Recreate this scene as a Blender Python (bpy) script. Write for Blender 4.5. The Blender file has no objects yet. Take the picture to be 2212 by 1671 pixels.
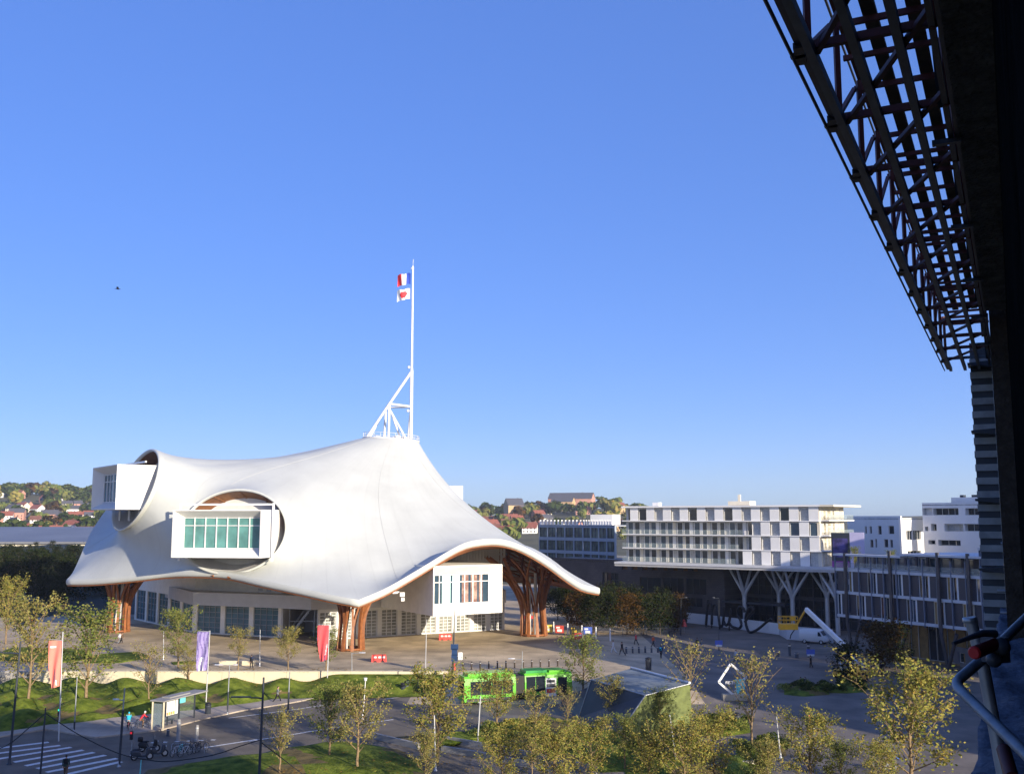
import bpy, math, random
import numpy as np
from mathutils import Vector, Matrix
random.seed(7)
C = bpy.context.scene.collection
R = math.radians
# ---------------------------------------------------------------- camera model used to survey the place
FX, CU, CV, HOR = 2212.0, 1106.0, 835.5, 1118.0
CAMZ = 21.0
TH = math.atan((HOR - CV) / FX); CT, ST = math.cos(TH), math.sin(TH)

def sstep(t):
    t = max(0.0, min(1.0, t)); return t * t * (3 - 2 * t)
def lerp(a, b, t): return a + (b - a) * t

def P(u, v, y):
    """point on the sight line (u,v) of the survey at distance y ahead"""
    k = (CV - v) / FX
    dz = y * (k * CT + ST) / (CT - k * ST)
    zc = y * CT + dz * ST
    return Vector(((u - CU) / FX * zc, y, CAMZ + dz))
def ZV(v, y): return P(CU, v, y).z

def terrain(x, y):
    a = lerp(130.95, 119.0, sstep((x + 12) / 8.0))
    s = sstep((y - a) / (131.0 - a))
    return 2.0 * s * (1 - sstep((x - 12) / 24.0))

def G(u, v, z=None):
    """where the sight line meets the ground (or the level z)"""
    if z is not None:
        lo = P(u, v, 1.0)
        d = Vector((lo.x, lo.y, lo.z - CAMZ))
        t = (z - CAMZ) / d.z
        return Vector((d.x * t, d.y * t, z))
    p1 = G(u, v, 0.0); p2 = G(u, v, 2.0)
    n = 80; prev = None
    for i in range(n + 1):                       # march from near (high) to far (low)
        p = p2.lerp(p1, i / n)
        h = p.z - terrain(p.x, p.y)
        if h <= 1e-4:
            return Vector((p.x, p.y, terrain(p.x, p.y)))
    return p1

# ---------------------------------------------------------------- mesh builder
class MB:
    def __init__(s): s.v = []; s.f = []; s.m = []; s.sm = []
    def add(s, vs, fs, mi=0, sm=False):
        o = len(s.v); s.v.extend([tuple(p) for p in vs])
        for f in fs: s.f.append([o + i for i in f]); s.m.append(mi); s.sm.append(sm)
        return s
    def quad(s, a, b, c, d, mi=0): return s.add([a, b, c, d], [(0, 1, 2, 3)], mi)
    def par(s, o, X, Y, Z, mi=0):
        o, X, Y, Z = map(Vector, (o, X, Y, Z))
        vs = [o, o + X, o + X + Y, o + Y, o + Z, o + X + Z, o + X + Y + Z, o + Y + Z]
        fs = [(0, 3, 2, 1), (4, 5, 6, 7), (0, 1, 5, 4), (1, 2, 6, 5), (2, 3, 7, 6), (3, 0, 4, 7)]
        if X.cross(Y).dot(Z) < 0: fs = [f[::-1] for f in fs]
        return s.add(vs, fs, mi)
    def box(s, c, d, rz=0, mi=0):
        ca, sa = math.cos(rz), math.sin(rz)
        X = Vector((ca, sa, 0)) * d[0]; Y = Vector((-sa, ca, 0)) * d[1]; Z = Vector((0, 0, d[2]))
        return s.par(Vector(c) - (X + Y + Z) / 2, X, Y, Z, mi)
    def beam(s, p, q, w, h, mi=0, up=(0, 0, 1)):
        p, q = Vector(p), Vector(q); d = q - p
        if d.length < 1e-6: return s
        dn = d.normalized(); u = Vector(up)
        if abs(dn.dot(u)) > .98: u = Vector((1, 0, 0))
        X = dn.cross(u).normalized(); Y = X.cross(dn).normalized()
        return s.par(p - X * w / 2 - Y * h / 2, X * w, Y * h, d, mi)
    def tube(s, pts, r, n=8, mi=0, cap=True, closed=False):
        pts = [Vector(p) for p in pts]; k = len(pts)
        rs = r if isinstance(r, (list, tuple)) else [r] * k
        vs = []; ref = None
        for i, p in enumerate(pts):
            if closed: t = pts[(i + 1) % k] - pts[i - 1]
            else: t = pts[min(i + 1, k - 1)] - pts[max(i - 1, 0)]
            t = t.normalized() if t.length > 1e-9 else Vector((0, 0, 1))
            if ref is None: ref = Vector((0, 0, 1)) if abs(t.z) < .9 else Vector((1, 0, 0))
            X = t.cross(ref)
            if X.length < 1e-4: X = t.orthogonal()
            X.normalize(); Y = t.cross(X); ref = Y.cross(t) if False else ref
            for j in range(n):
                a = 2 * math.pi * j / n
                vs.append(p + (X * math.cos(a) + Y * math.sin(a)) * rs[i])
        fs = []
        m = k if closed else k - 1
        for i in range(m):
            i2 = (i + 1) % k
            for j in range(n):
                j2 = (j + 1) % n
                fs.append((i * n + j, i2 * n + j, i2 * n + j2, i * n + j2))
        s.add(vs, fs, mi, n > 4)
        if cap and not closed:
            s.add(vs[:n], [tuple(range(n))], mi); s.add(vs[-n:], [tuple(range(n))[::-1]], mi)
        return s
    def lathe(s, prof, c=(0, 0, 0), n=16, mi=0, sm=True):
        c = Vector(c); vs = []; fs = []
        for (r, z) in prof:
            for j in range(n):
                a = 2 * math.pi * j / n; vs.append(c + Vector((r * math.cos(a), r * math.sin(a), z)))
        for i in range(len(prof) - 1):
            for j in range(n):
                j2 = (j + 1) % n
                fs.append((i * n + j, i * n + j2, (i + 1) * n + j2, (i + 1) * n + j))
        s.add(vs, fs, mi, sm)
        s.add(vs[:n], [tuple(range(n))[::-1]], mi); s.add(vs[-n:], [tuple(range(n))], mi)
        return s
    def ball(s, c, r, n=10, k=7, mi=0, M=None):
        c = Vector(c); r = Vector(r) if hasattr(r, '__len__') else Vector((r, r, r))
        vs = []; fs = []
        for i in range(k + 1):
            th = math.pi * i / k
            for j in range(n):
                a = 2 * math.pi * j / n
                w = Vector((r.x * math.sin(th) * math.cos(a), r.y * math.sin(th) * math.sin(a), r.z * math.cos(th)))
                if M is not None: w = M @ w
                vs.append(c + w)
        for i in range(k):
            for j in range(n):
                j2 = (j + 1) % n
                fs.append((i * n + j, (i + 1) * n + j, (i + 1) * n + j2, i * n + j2))
        return s.add(vs, fs, mi, True)
    def loft(s, secs, mi=0, sm=True, cap=True):
        n = len(secs[0]); vs = [p for q in secs for p in q]; fs = []
        for i in range(len(secs) - 1):
            for j in range(n):
                j2 = (j + 1) % n
                fs.append((i * n + j, i * n + j2, (i + 1) * n + j2, (i + 1) * n + j))
        s.add(vs, fs, mi, sm)
        if cap: s.add(secs[0], [tuple(range(n))[::-1]], mi); s.add(secs[-1], [tuple(range(n))], mi)
        return s
    def prism(s, poly, z0, z1, mi=0, mtop=None):
        n = len(poly)
        ar = sum(poly[i][0] * poly[(i + 1) % n][1] - poly[(i + 1) % n][0] * poly[i][1] for i in range(n))
        if ar < 0: poly = poly[::-1]
        a = [(p[0], p[1], z0) for p in poly]; b = [(p[0], p[1], z1) for p in poly]
        s.add(a + b, [(i, (i + 1) % n, n + (i + 1) % n, n + i) for i in range(n)], mi)
        s.add(b, [tuple(range(n))], mi if mtop is None else mtop); s.add(a, [tuple(range(n))[::-1]], mi)
        return s
    def extr(s, poly, o, X, Y, N, t, mi=0):
        """flat outline (a,b) in plane X,Y at o, thickness t along N"""
        o, X, Y, N = map(Vector, (o, X, Y, N)); n = len(poly)
        a = [o + X * p[0] + Y * p[1] for p in poly]; b = [q + N * t for q in a]
        s.add(a + b, [(i, (i + 1) % n, n + (i + 1) % n, n + i) for i in range(n)], mi)
        s.add(b, [tuple(range(n))], mi); s.add(a, [tuple(range(n))[::-1]], mi)
        return s
    def build(s, name, mats, parent=None, origin=None):
        me = bpy.data.meshes.new(name)
        vs = s.v
        if origin is not None:
            o = Vector(origin); vs = [(p[0] - o.x, p[1] - o.y, p[2] - o.z) for p in vs]
        me.from_pydata(vs, [], s.f)
        if not isinstance(mats, (list, tuple)): mats = [mats]
        for m in mats: me.materials.append(m)
        me.polygons.foreach_set('material_index', s.m)
        me.polygons.foreach_set('use_smooth', s.sm)
        me.update()
        ob = bpy.data.objects.new(name, me); C.objects.link(ob)
        if parent is not None: ob.parent = parent
        elif origin is not None: ob.location = origin
        return ob

def tag(o, label=None, cat=None, group=None, kind=None):
    if label: o['label'] = label
    if cat: o['category'] = cat
    if group: o['group'] = group
    if kind: o['kind'] = kind
    return o
def thing(name, label, cat, loc=(0, 0, 0), rz=0, group=None):
    o = bpy.data.objects.new(name, None); C.objects.link(o); o.empty_display_size = .1
    o.location = loc; o.rotation_euler = (0, 0, rz)
    return tag(o, label, cat, group)
def struct(mb, name, m): return tag(mb.build(name, m), kind='structure')
KIDS = {}
def copy_tree(o, parent=None):
    c = o.copy(); C.objects.link(c)
    if parent is not None: c.parent = parent
    for ch in list(o.children): copy_tree(ch, c)
    return c
def dup(root, loc, rz=0, label=None, group=None, sc=None):
    c = copy_tree(root); c.location = loc; c.rotation_euler = (0, 0, rz)
    if sc is not None: c.scale = (sc, sc, sc) if not hasattr(sc, '__len__') else sc
    if label: c['label'] = label
    if group: c['group'] = group
    return c

# ---------------------------------------------------------------- materials
MATS = {}
def mat(name, col, rough=.7, var=.15, scale=1.0, bump=0.0, bscale=None, metal=0.0, spec=.4, col2=None, emit=None, detail=6, co='pos', thr=None):
    if name in MATS: return MATS[name]
    m = bpy.data.materials.new(name); m.use_nodes = True
    nt = m.node_tree; N = nt.nodes; L = nt.links
    b = N['Principled BSDF']
    b.inputs['Roughness'].default_value = rough; b.inputs['Metallic'].default_value = metal
    b.inputs['Specular IOR Level'].default_value = spec
    c = (*col, 1)
    if co == 'pos': src = N.new('ShaderNodeNewGeometry').outputs['Position']
    else: src = N.new('ShaderNodeTexCoord').outputs['Object']
    if var > 0 or col2:
        nz = N.new('ShaderNodeTexNoise'); nz.inputs['Scale'].default_value = scale; nz.inputs['Detail'].default_value = detail
        nz.inputs['Roughness'].default_value = .62
        L.new(src, nz.inputs['Vector'])
        rp = N.new('ShaderNodeValToRGB')
        e = rp.color_ramp.elements
        lo, hi = (.3, .7) if thr is None else thr
        e[0].position = lo; e[1].position = hi
        e[0].color = tuple(x * (1 - var) for x in col) + (1,)
        e[1].color = (*(col2 if col2 else tuple(min(1, x * (1 + var)) for x in col)), 1)
        L.new(nz.outputs['Fac'], rp.inputs['Fac']); L.new(rp.outputs['Color'], b.inputs['Base Color'])
    else: b.inputs['Base Color'].default_value = c
    if bump > 0:
        n2 = N.new('ShaderNodeTexNoise'); n2.inputs['Scale'].default_value = bscale or scale * 6; n2.inputs['Detail'].default_value = 5
        L.new(src, n2.inputs['Vector'])
        bp = N.new('ShaderNodeBump'); bp.inputs['Strength'].default_value = min(1, bump); bp.inputs['Distance'].default_value = .05 if bump <= 1 else .05 * bump
        L.new(n2.outputs['Fac'], bp.inputs['Height']); L.new(bp.outputs['Normal'], b.inputs['Normal'])
    if emit:
        b.inputs['Emission Color'].default_value = c; b.inputs['Emission Strength'].default_value = emit
    MATS[name] = m
    return m

def brick_mat(name, c1, c2, mortar, sx, sy, vertical=True, rough=.8, msize=.02):
    """bricks/panels/pavers of real size sx x sy metres (vertical: on walls, u along x+y)"""
    m = bpy.data.materials.new(name); m.use_nodes = True
    nt = m.node_tree; N = nt.nodes; L = nt.links; b = N['Principled BSDF']; b.inputs['Roughness'].default_value = rough
    g = N.new('ShaderNodeNewGeometry'); sp = N.new('ShaderNodeSeparateXYZ'); L.new(g.outputs['Position'], sp.inputs[0])
    cb = N.new('ShaderNodeCombineXYZ')
    if vertical:
        ad = N.new('ShaderNodeMath'); ad.operation = 'SUBTRACT'; L.new(sp.outputs['X'], ad.inputs[0]); L.new(sp.outputs['Y'], ad.inputs[1])
        L.new(ad.outputs[0], cb.inputs['X']); L.new(sp.outputs['Z'], cb.inputs['Y'])
    else:
        L.new(sp.outputs['X'], cb.inputs['X']); L.new(sp.outputs['Y'], cb.inputs['Y'])
    t = N.new('ShaderNodeTexBrick'); t.inputs['Scale'].default_value = 1
    t.inputs['Brick Width'].default_value = sx; t.inputs['Row Height'].default_value = sy
    t.inputs['Mortar Size'].default_value = msize
    t.inputs['Color1'].default_value = (*c1, 1); t.inputs['Color2'].default_value = (*c2, 1); t.inputs['Mortar'].default_value = (*mortar, 1)
    L.new(cb.outputs[0], t.inputs['Vector'])
    nz = N.new('ShaderNodeTexNoise'); nz.inputs['Scale'].default_value = .22; nz.inputs['Detail'].default_value = 8; L.new(g.outputs['Position'], nz.inputs['Vector'])
    mp = N.new('ShaderNodeMapRange'); mp.inputs['From Min'].default_value = .3; mp.inputs['From Max'].default_value = .7
    mp.inputs['To Min'].default_value = .58; mp.inputs['To Max'].default_value = 1.28; L.new(nz.outputs['Fac'], mp.inputs['Value'])
    mx = N.new('ShaderNodeVectorMath'); mx.operation = 'SCALE'; L.new(t.outputs['Color'], mx.inputs[0]); L.new(mp.outputs[0], mx.inputs['Scale'])
    L.new(mx.outputs[0], b.inputs['Base Color'])
    MATS[name] = m
    return m

def leaf_mat(name, cols, trans=.35):
    m = bpy.data.materials.new(name); m.use_nodes = True
    nt = m.node_tree; N = nt.nodes; L = nt.links
    N.remove(N['Principled BSDF']); out = N['Material Output']
    g = N.new('ShaderNodeNewGeometry'); rp = N.new('ShaderNodeValToRGB'); rp.color_ramp.interpolation = 'LINEAR'
    el = rp.color_ramp.elements
    while len(el) < len(cols): el.new(.5)
    for i, c in enumerate(cols): el[i].position = i / (len(cols) - 1); el[i].color = (*c, 1)
    L.new(g.outputs['Random Per Island'], rp.inputs['Fac'])
    d = N.new('ShaderNodeBsdfDiffuse'); t = N.new('ShaderNodeBsdfTranslucent'); mx = N.new('ShaderNodeMixShader'); mx.inputs[0].default_value = trans
    L.new(rp.outputs['Color'], d.inputs['Color']); L.new(rp.outputs['Color'], t.inputs['Color'])
    L.new(d.outputs[0], mx.inputs[1]); L.new(t.outputs[0], mx.inputs[2]); L.new(mx.outputs[0], out.inputs['Surface'])
    MATS[name] = m
    return m

def glass_mat(name, col, rough=.06, var=.3, scale=.35, spec=.6):
    return mat(name, col, rough=rough, var=var, scale=scale, spec=spec, detail=3)

M = {}
M['membrane'] = mat('white_membrane', (.49, .505, .475), rough=.55, var=.07, scale=.16, bump=.12, bscale=1.6, spec=.3)
M['seam'] = mat('membrane_seam', (.46, .46, .44), rough=.6, var=.05)
M['white'] = mat('white_paint', (.66, .655, .635), rough=.5, var=.04, scale=.6)
M['whitebeam'] = mat('white_steel', (.72, .72, .71), rough=.35, var=.03)
M['cream'] = mat('cream_panel', (.86, .82, .72), rough=.6, var=.07, scale=.8)
M['greypanel'] = mat('grey_panel', (.52, .51, .49), rough=.6, var=.08, scale=.7)
M['wood'] = mat('larch_timber', (.25, .09, .030), rough=.55, var=.3, scale=2.2)
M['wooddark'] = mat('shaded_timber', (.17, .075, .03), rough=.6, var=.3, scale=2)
M['glassgreen'] = glass_mat('green_glass', (.10, .25, .23), rough=.12)
M['glassteal'] = glass_mat('teal_glass', (.07, .16, .20), rough=.1)
M['glasslight'] = mat('light_glass', (.16, .19, .18), rough=.15, var=.7, scale=.5, col2=(.42, .42, .38))  # lit interior behind the panes is put into this pale mottled colour
M['framegrey'] = mat('grey_frame', (.30, .33, .35), rough=.5, var=.05)
M['glassdark'] = glass_mat('dark_glass', (.018, .024, .032))
M['glassblue'] = glass_mat('blue_glass', (.04, .07, .10), rough=.05)
M['alu'] = mat('pale_aluminium', (.55, .56, .57), rough=.4, var=.06, metal=.4)
M['steel'] = mat('galvanised_steel', (.36, .38, .40), rough=.42, var=.18, scale=6, metal=.6)
M['darksteel'] = mat('dark_painted_steel', (.035, .042, .055), rough=.45, var=.15)
M['black'] = mat('black_plastic', (.012, .012, .014), rough=.5, var=.1)
M['rubber'] = mat('tyre_rubber', (.02, .02, .021), rough=.85, var=.15)
M['concrete'] = mat('pale_concrete', (.42, .385, .31), rough=.85, var=.16, scale=.5, bump=.25, bscale=6)
M['wallbeige'] = mat('beige_concrete', (.62, .54, .38), rough=.85, var=.12, scale=.35, bump=.2, bscale=5)
M['greyconc'] = mat('grey_concrete', (.27, .265, .255), rough=.9, var=.2, scale=.5, bump=.3, bscale=6)
M['shadewall'] = mat('shade_black_wall', (.006, .006, .006), spec=0, rough=1, var=.5, scale=2, bump=1, bscale=10)  # wall's deep shade is put into a near-black base colour
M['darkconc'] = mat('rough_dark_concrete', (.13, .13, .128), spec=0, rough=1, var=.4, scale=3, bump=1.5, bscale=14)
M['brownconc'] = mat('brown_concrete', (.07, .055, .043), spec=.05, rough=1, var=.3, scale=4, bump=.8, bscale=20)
M['asphalt'] = mat('asphalt', (.14, .118, .09), rough=.92, var=.32, scale=.28, bump=.25, bscale=18, detail=10)
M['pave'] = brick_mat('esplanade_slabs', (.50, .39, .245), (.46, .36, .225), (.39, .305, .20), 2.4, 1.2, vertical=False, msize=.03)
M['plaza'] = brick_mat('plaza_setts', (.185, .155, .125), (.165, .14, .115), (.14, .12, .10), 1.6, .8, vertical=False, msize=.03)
M['sidewalk'] = brick_mat('pavement_slabs', (.38, .32, .25), (.35, .295, .235), (.28, .24, .20), 1.5, 1.5, vertical=False, msize=.03)
M['mark'] = mat('road_paint', (.62, .62, .60), rough=.8, var=.22, scale=2.5)
M['grass'] = mat('lawn_grass', (.105, .165, .018), rough=.95, var=.55, scale=.7, bump=2.2, bscale=5, thr=(.36, .66), col2=(.19, .23, .032), spec=.1)
M['soil'] = mat('leaf_strewn_earth', (.075, .065, .022), rough=1, var=.45, scale=.8, bump=.6, bscale=9, col2=(.21, .15, .045))
M['fieldgreen'] = mat('far_ground', (.07, .075, .035), rough=1, var=.4, scale=.02, col2=(.13, .12, .06))
M['brickdark'] = brick_mat('dark_brick', (.085, .078, .082), (.062, .058, .066), (.04, .04, .044), .9, .42)
M['panelgrey'] = mat('anthracite_panel', (.052, .052, .066), rough=.5, var=.12, scale=.5)
M['lightband'] = mat('pale_grey_band', (.60, .61, .63), rough=.6, var=.06)
M['whitewall'] = mat('white_render', (.80, .79, .76), rough=.8, var=.05, scale=.3)
M['creamwall'] = mat('cream_render', (.72, .66, .52), rough=.8, var=.07)
M['beigewood'] = mat('ochre_screen', (.30, .19, .07), rough=.7, var=.35, scale=1.2)
M['curtain'] = mat('grey_curtain', (.50, .49, .45), rough=.9, var=.2, scale=3)
M['redplastic'] = mat('red_plastic', (.62, .07, .06), rough=.5, var=.12, scale=2)
M['bannercoral'] = mat('coral_cloth', (.85, .24, .18), rough=.8, var=.05)
M['bannerpurple'] = mat('violet_cloth', (.30, .25, .48), rough=.8, var=.08, scale=3)
M['bannerred'] = mat('crimson_cloth', (.70, .09, .10), rough=.8, var=.08, scale=2)
M['cloth_white'] = mat('white_cloth', (.8, .8, .8), rough=.8, var=.03)
M['cloth_blue'] = mat('flag_blue', (.03, .07, .42), rough=.8, var=.03)
M['cloth_red'] = mat('flag_red', (.80, .04, .05), rough=.8, var=.03)
M['green'] = mat('lime_green_paint', (.12, .46, .028), rough=.3, var=.05, spec=.6)
M['greendark'] = mat('deep_green_paint', (.025, .30, .06), rough=.3, var=.08, spec=.6)
M['yellow'] = mat('yellow_machine_paint', (.78, .40, .02), rough=.4, var=.12, scale=2)
M['teal'] = mat('turquoise_panel', (.16, .62, .66), rough=.45, var=.1, scale=1.5)
M['bark'] = mat('pale_bark', (.22, .155, .085), rough=.95, var=.35, scale=5)
M['barkdark'] = mat('dark_bark', (.075, .055, .038), rough=.95, var=.35, scale=5)
M['leaf_tan'] = leaf_mat('tan_autumn_leaves', [(0.172, 0.176, 0.048), (0.258, 0.245, 0.076), (0.344, 0.304, 0.095), (0.292, 0.216, 0.062)], .3)
M['leaf_gold'] = leaf_mat('gold_autumn_leaves', [(0.146, 0.181, 0.038), (0.241, 0.245, 0.057), (0.344, 0.304, 0.081), (0.310, 0.216, 0.052)], .3)
M['leaf_olive'] = leaf_mat('olive_leaves', [(0.086, 0.127, 0.028), (0.155, 0.196, 0.048), (0.258, 0.265, 0.067), (0.198, 0.196, 0.057)], .3)
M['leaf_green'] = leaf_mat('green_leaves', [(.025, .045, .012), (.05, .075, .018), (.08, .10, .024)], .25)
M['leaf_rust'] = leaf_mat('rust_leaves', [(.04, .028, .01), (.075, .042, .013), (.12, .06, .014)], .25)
M['leaf_dark'] = leaf_mat('dark_green_leaves', [(.011, .019, .007), (.02, .03, .01), (.036, .04, .013)], .2)  # shade of the bank and grove is put into the leaf colour
M['leaf_fallen'] = leaf_mat('fallen_leaf_mix', [(.12, .07, .02), (.26, .16, .04), (.34, .24, .06), (.20, .09, .025)], .1)

# roof skin: same membrane with welded panel seams and faint run-off streaks that follow its cutting pattern
m = M['membrane'].copy(); m.name = 'roof_membrane'; nt = m.node_tree; N = nt.nodes; L = nt.links
uv = N.new('ShaderNodeUVMap'); sp = N.new('ShaderNodeSeparateXYZ'); L.new(uv.outputs[0], sp.inputs[0])
def mth(op, a, b=None):
    n = N.new('ShaderNodeMath'); n.operation = op
    for i, x in enumerate((a, b)):
        if x is None: continue
        if isinstance(x, (int, float)): n.inputs[i].default_value = x
        else: L.new(x, n.inputs[i])
    return n.outputs[0]
lu = mth('GREATER_THAN', mth('ABSOLUTE', mth('SUBTRACT', mth('FRACT', sp.outputs['X']), .5)), .478)
lv = mth('GREATER_THAN', mth('ABSOLUTE', mth('SUBTRACT', mth('FRACT', mth('MULTIPLY', sp.outputs['Y'], .5)), .5)), .488)
ln = mth('MAXIMUM', lu, lv)
cb = N.new('ShaderNodeCombineXYZ'); L.new(mth('MULTIPLY', sp.outputs['X'], 2.6), cb.inputs[0]); L.new(mth('MULTIPLY', sp.outputs['Y'], .16), cb.inputs[1])
nz = N.new('ShaderNodeTexNoise'); nz.inputs['Scale'].default_value = 1.0; nz.inputs['Detail'].default_value = 5; L.new(cb.outputs[0], nz.inputs['Vector'])
k = mth('SUBTRACT', mth('ADD', mth('MULTIPLY', nz.outputs['Fac'], .12), .94), mth('MULTIPLY', ln, .05))
vm = N.new('ShaderNodeVectorMath'); vm.operation = 'SCALE'; bs_ = N['Principled BSDF']; src = bs_.inputs['Base Color'].links[0].from_socket
L.new(src, vm.inputs[0]); L.new(k, vm.inputs['Scale']); L.new(vm.outputs[0], bs_.inputs['Base Color'])
M['roofskin'] = m
# ================================================================ MUSEUM
museum = thing('museum', 'huge white tent-roofed museum with hexagonal membrane roof, timber columns and tall mast', 'museum', (-23, 190, 2))
def mpart(mb, name, mats, parent=None):
    o = mb.build(name, mats)
    if parent is None:
        o.parent = museum; o.matrix_parent_inverse = Matrix.Translation((-23, 190, 2)).inverted()
    else: o.parent = parent
    return o

# ---- outer edge of the roof, surveyed corner by corner: (u, v, distance)
side_FR = [(775,1310,143),(829,1286.7,145.5),(879,1258.6,147.5),(928,1229,149.5),(965,1206,151),(1004,1186,152),(1044,1178,153),(1083,1178,154),(1126,1191,155),(1176,1219,156),(1225,1255,156.7),(1258,1275,157)]
side_RBR = [(1295,1283,157.5),(1284,1281,162),(1262,1276,168),(1228,1268,175),(1185,1260,183),(1140,1256,190),(1095,1254,196)]
side_BRB = [(1050,1240,201),(1010,1190,210),(985,1150,222),(950,1160,234)]
side_BBL = [(905,1215,243),(820,1165,242),(700,1130,240),(560,1150,234)]
side_BLL = [(400,1220,226),(330,1175,219),(285,1125,210),(256,1104,201),(236,1104,195),(202,1150,188),(187,1180,184),(170,1220,179),(156,1249,175)]
side_LF = [(143.7,1263,172),(205,1262,168),(294,1254,163.5),(354,1247,161),(414,1245,158),(489,1249,155),(564,1266,151),(653,1285,147),(720,1300,144.5)]
LIP = 0.95
def resample(ctrl, nxt, n):
    pts = [P(*c) for c in ctrl] + [P(*nxt)]
    pts = [Vector((p.x, p.y, p.z)) for p in pts]
    def cr(k, t):
        a = pts[max(k - 1, 0)]; b = pts[k]; c = pts[k + 1]; d = pts[min(k + 2, len(pts) - 1)]
        return .5 * ((2 * b) + (c - a) * t + (2 * a - 5 * b + 4 * c - d) * t * t + (3 * b - a - 3 * c + d) * t ** 3)
    dense = [cr(k, i / 12) for k in range(len(pts) - 1) for i in range(12)] + [pts[-1]]
    acc = [0]
    for i in range(1, len(dense)): acc.append(acc[-1] + (dense[i] - dense[i - 1]).length)
    out = []
    for i in range(n):
        s = acc[-1] * i / n
        k = max(j for j in range(len(acc)) if acc[j] <= s + 1e-9); k = min(k, len(acc) - 2)
        t = (s - acc[k]) / max(1e-9, acc[k + 1] - acc[k]); out.append(dense[k].lerp(dense[k + 1], t))
    return out
NS, NI = 42, 66
NJ = NS * 6
sides = [side_FR, side_RBR, side_BRB, side_BBL, side_BLL, side_LF]
edge = []
for i, sd in enumerate(sides): edge += resample(sd, sides[(i + 1) % 6][0], NS)
RC = P(845, 950, 197); RR = 5.3
ang = np.unwrap([math.atan2(e.y - RC.y, e.x - RC.x) for e in edge])
ang0, ang1 = ang[0], ang[0] + 2 * math.pi
ringp = []
for j in range(NJ):
    a = .5 * ang[j] + .5 * (ang0 + 2 * math.pi * j / NJ)
    ringp.append(Vector((RC.x + RR * math.cos(a), RC.y + RR * math.sin(a), RC.z - .35 * math.cos(a))))
V = np.zeros((NI + 1, NJ, 3))
E = np.array([[e.x, e.y, e.z + LIP] for e in edge]); Rg = np.array([list(p) for p in ringp])
for i in range(NI + 1):
    t = i / NI
    V[i] = Rg * (1 - t) + E * t
    V[i, :, 2] = E[:, 2] + (Rg[:, 2] - E[:, 2]) * (1 - t) ** 2.2
fixed = np.zeros((NI + 1, NJ), bool); fixed[0] = fixed[NI] = True
dead = np.zeros((NI + 1, NJ), bool)

# ---- gallery tubes -------------------------------------------------
class Gal: pass
def gal(cx, cy, ax, ay, w, z0, z1, length):
    g = Gal(); g.c = Vector((cx, cy, 0)); g.a = Vector((ax, ay, 0)).normalized()
    g.h = Vector((-g.a.y, g.a.x, 0)); g.w = w; g.z0 = z0; g.z1 = z1; g.len = length      # h points right when one looks at the window
    return g
gA = gal(-65.9, 166.0, -.81, -.58, 15, 22.3, 29.3, 27)
gB = gal(-43.4, 151.7, -.178, -.984, 14, 15.2, 22.2, 56)
gC = gal(-6.4, 153, .52, -.85, 11.6, 7.0, 14.1, 40)

def rim(center, h, hw, up, n=64):
    return [center + h * hw * math.cos(2 * math.pi * k / n) + up * math.sin(2 * math.pi * k / n) for k in range(n)]
rims = []
for g, back, zc, hw, vh, tilt, ti, jw, tw in ((gA, 5.5, 25.6, 10.0, 6.6, 2.2, .60, 8.0, .17), (gB, 6.0, 19.0, 8.6, 6.35, 1.6, .66, 8.5, .17)):
    c = g.c - g.a * back; c.z = zc
    up = -g.a * tilt + Vector((0, 0, vh)); h = g.h
    # direction from the ring to this rim -> grid column
    th = math.atan2(c.y - RC.y, c.x - RC.x)
    while th < ang[0]: th += 2 * math.pi
    jc = int(np.argmin(np.abs(ang - th)))
    ic = ti * NI; iw = tw * NI
    rr = Gal(); rr.c, rr.h, rr.up, rr.hw, rr.jc, rr.ic, rr.a = c, h, up, hw, jc, ic, g.a
    rims.append(rr)
    own = set()
    for i in range(NI + 1):
        for j in range(NJ):
            dj = (j - jc + NJ // 2) % NJ - NJ // 2
            if (dj / jw) ** 2 + ((i - ic) / iw) ** 2 < 1: dead[i, j] = True; own.add((i, j))
    for i in range(1, NI):
        for j in range(NJ):
            if (i, j) not in own: continue
            nb = [(i - 1, j), (i + 1, j), (i, (j - 1) % NJ), (i, (j + 1) % NJ)]
            nb += [(i - 1, (j - 1) % NJ), (i - 1, (j + 1) % NJ), (i + 1, (j - 1) % NJ), (i + 1, (j + 1) % NJ)]
            if any(not dead[q] for q in nb):       # rim vertex of the hole
                dj = (j - jc + NJ // 2) % NJ - NJ // 2
                a = math.atan2(-(i - ic) / iw, dj / jw)
                q = c + h * hw * math.cos(a) + up * math.sin(a)
                V[i, j] = list(q); fixed[i, j] = True
dead_in = dead & ~fixed
# ---- soft pins: ridge from the ring to the upper gallery, seen against the sky
pins = {}
ra = rims[0]
i_end = int(ra.ic - .17 * NI)
rs = Vector(ringp[ra.jc]); re = ra.c + ra.up
sil = [(785,945),(740,956),(700,968),(640,984),(560,990),(480,989),(400,984),(345,979)]
def silv(u):
    for (u1, v1), (u2, v2) in zip(sil, sil[1:]):
        if u <= u1 and u >= u2: return v1 + (v2 - v1) * (u1 - u) / (u1 - u2)
    return 945 if u > 785 else 978
for i in range(3, i_end):
    t = i / i_end
    x = rs.x + (re.x - rs.x) * t; y = rs.y + (re.y - rs.y) * t
    u = CU + FX * x / y
    z = ZV(silv(u), y)
    wid = lerp(2.5, ra.hw * .97, t ** 1.4); drop = 6.2 * t ** 2.2 + .8 * t
    K = 7
    for dj in range(-K, K + 1):
        al = math.radians(90 - dj / K * 78)
        if abs(dj) > 3 + 4 * t: continue
        pins[(i, (ra.jc + dj) % NJ)] = (x + ra.h.x * wid * math.cos(al), y + ra.h.y * wid * math.cos(al), z - drop * (1 - math.sin(al)))
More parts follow.
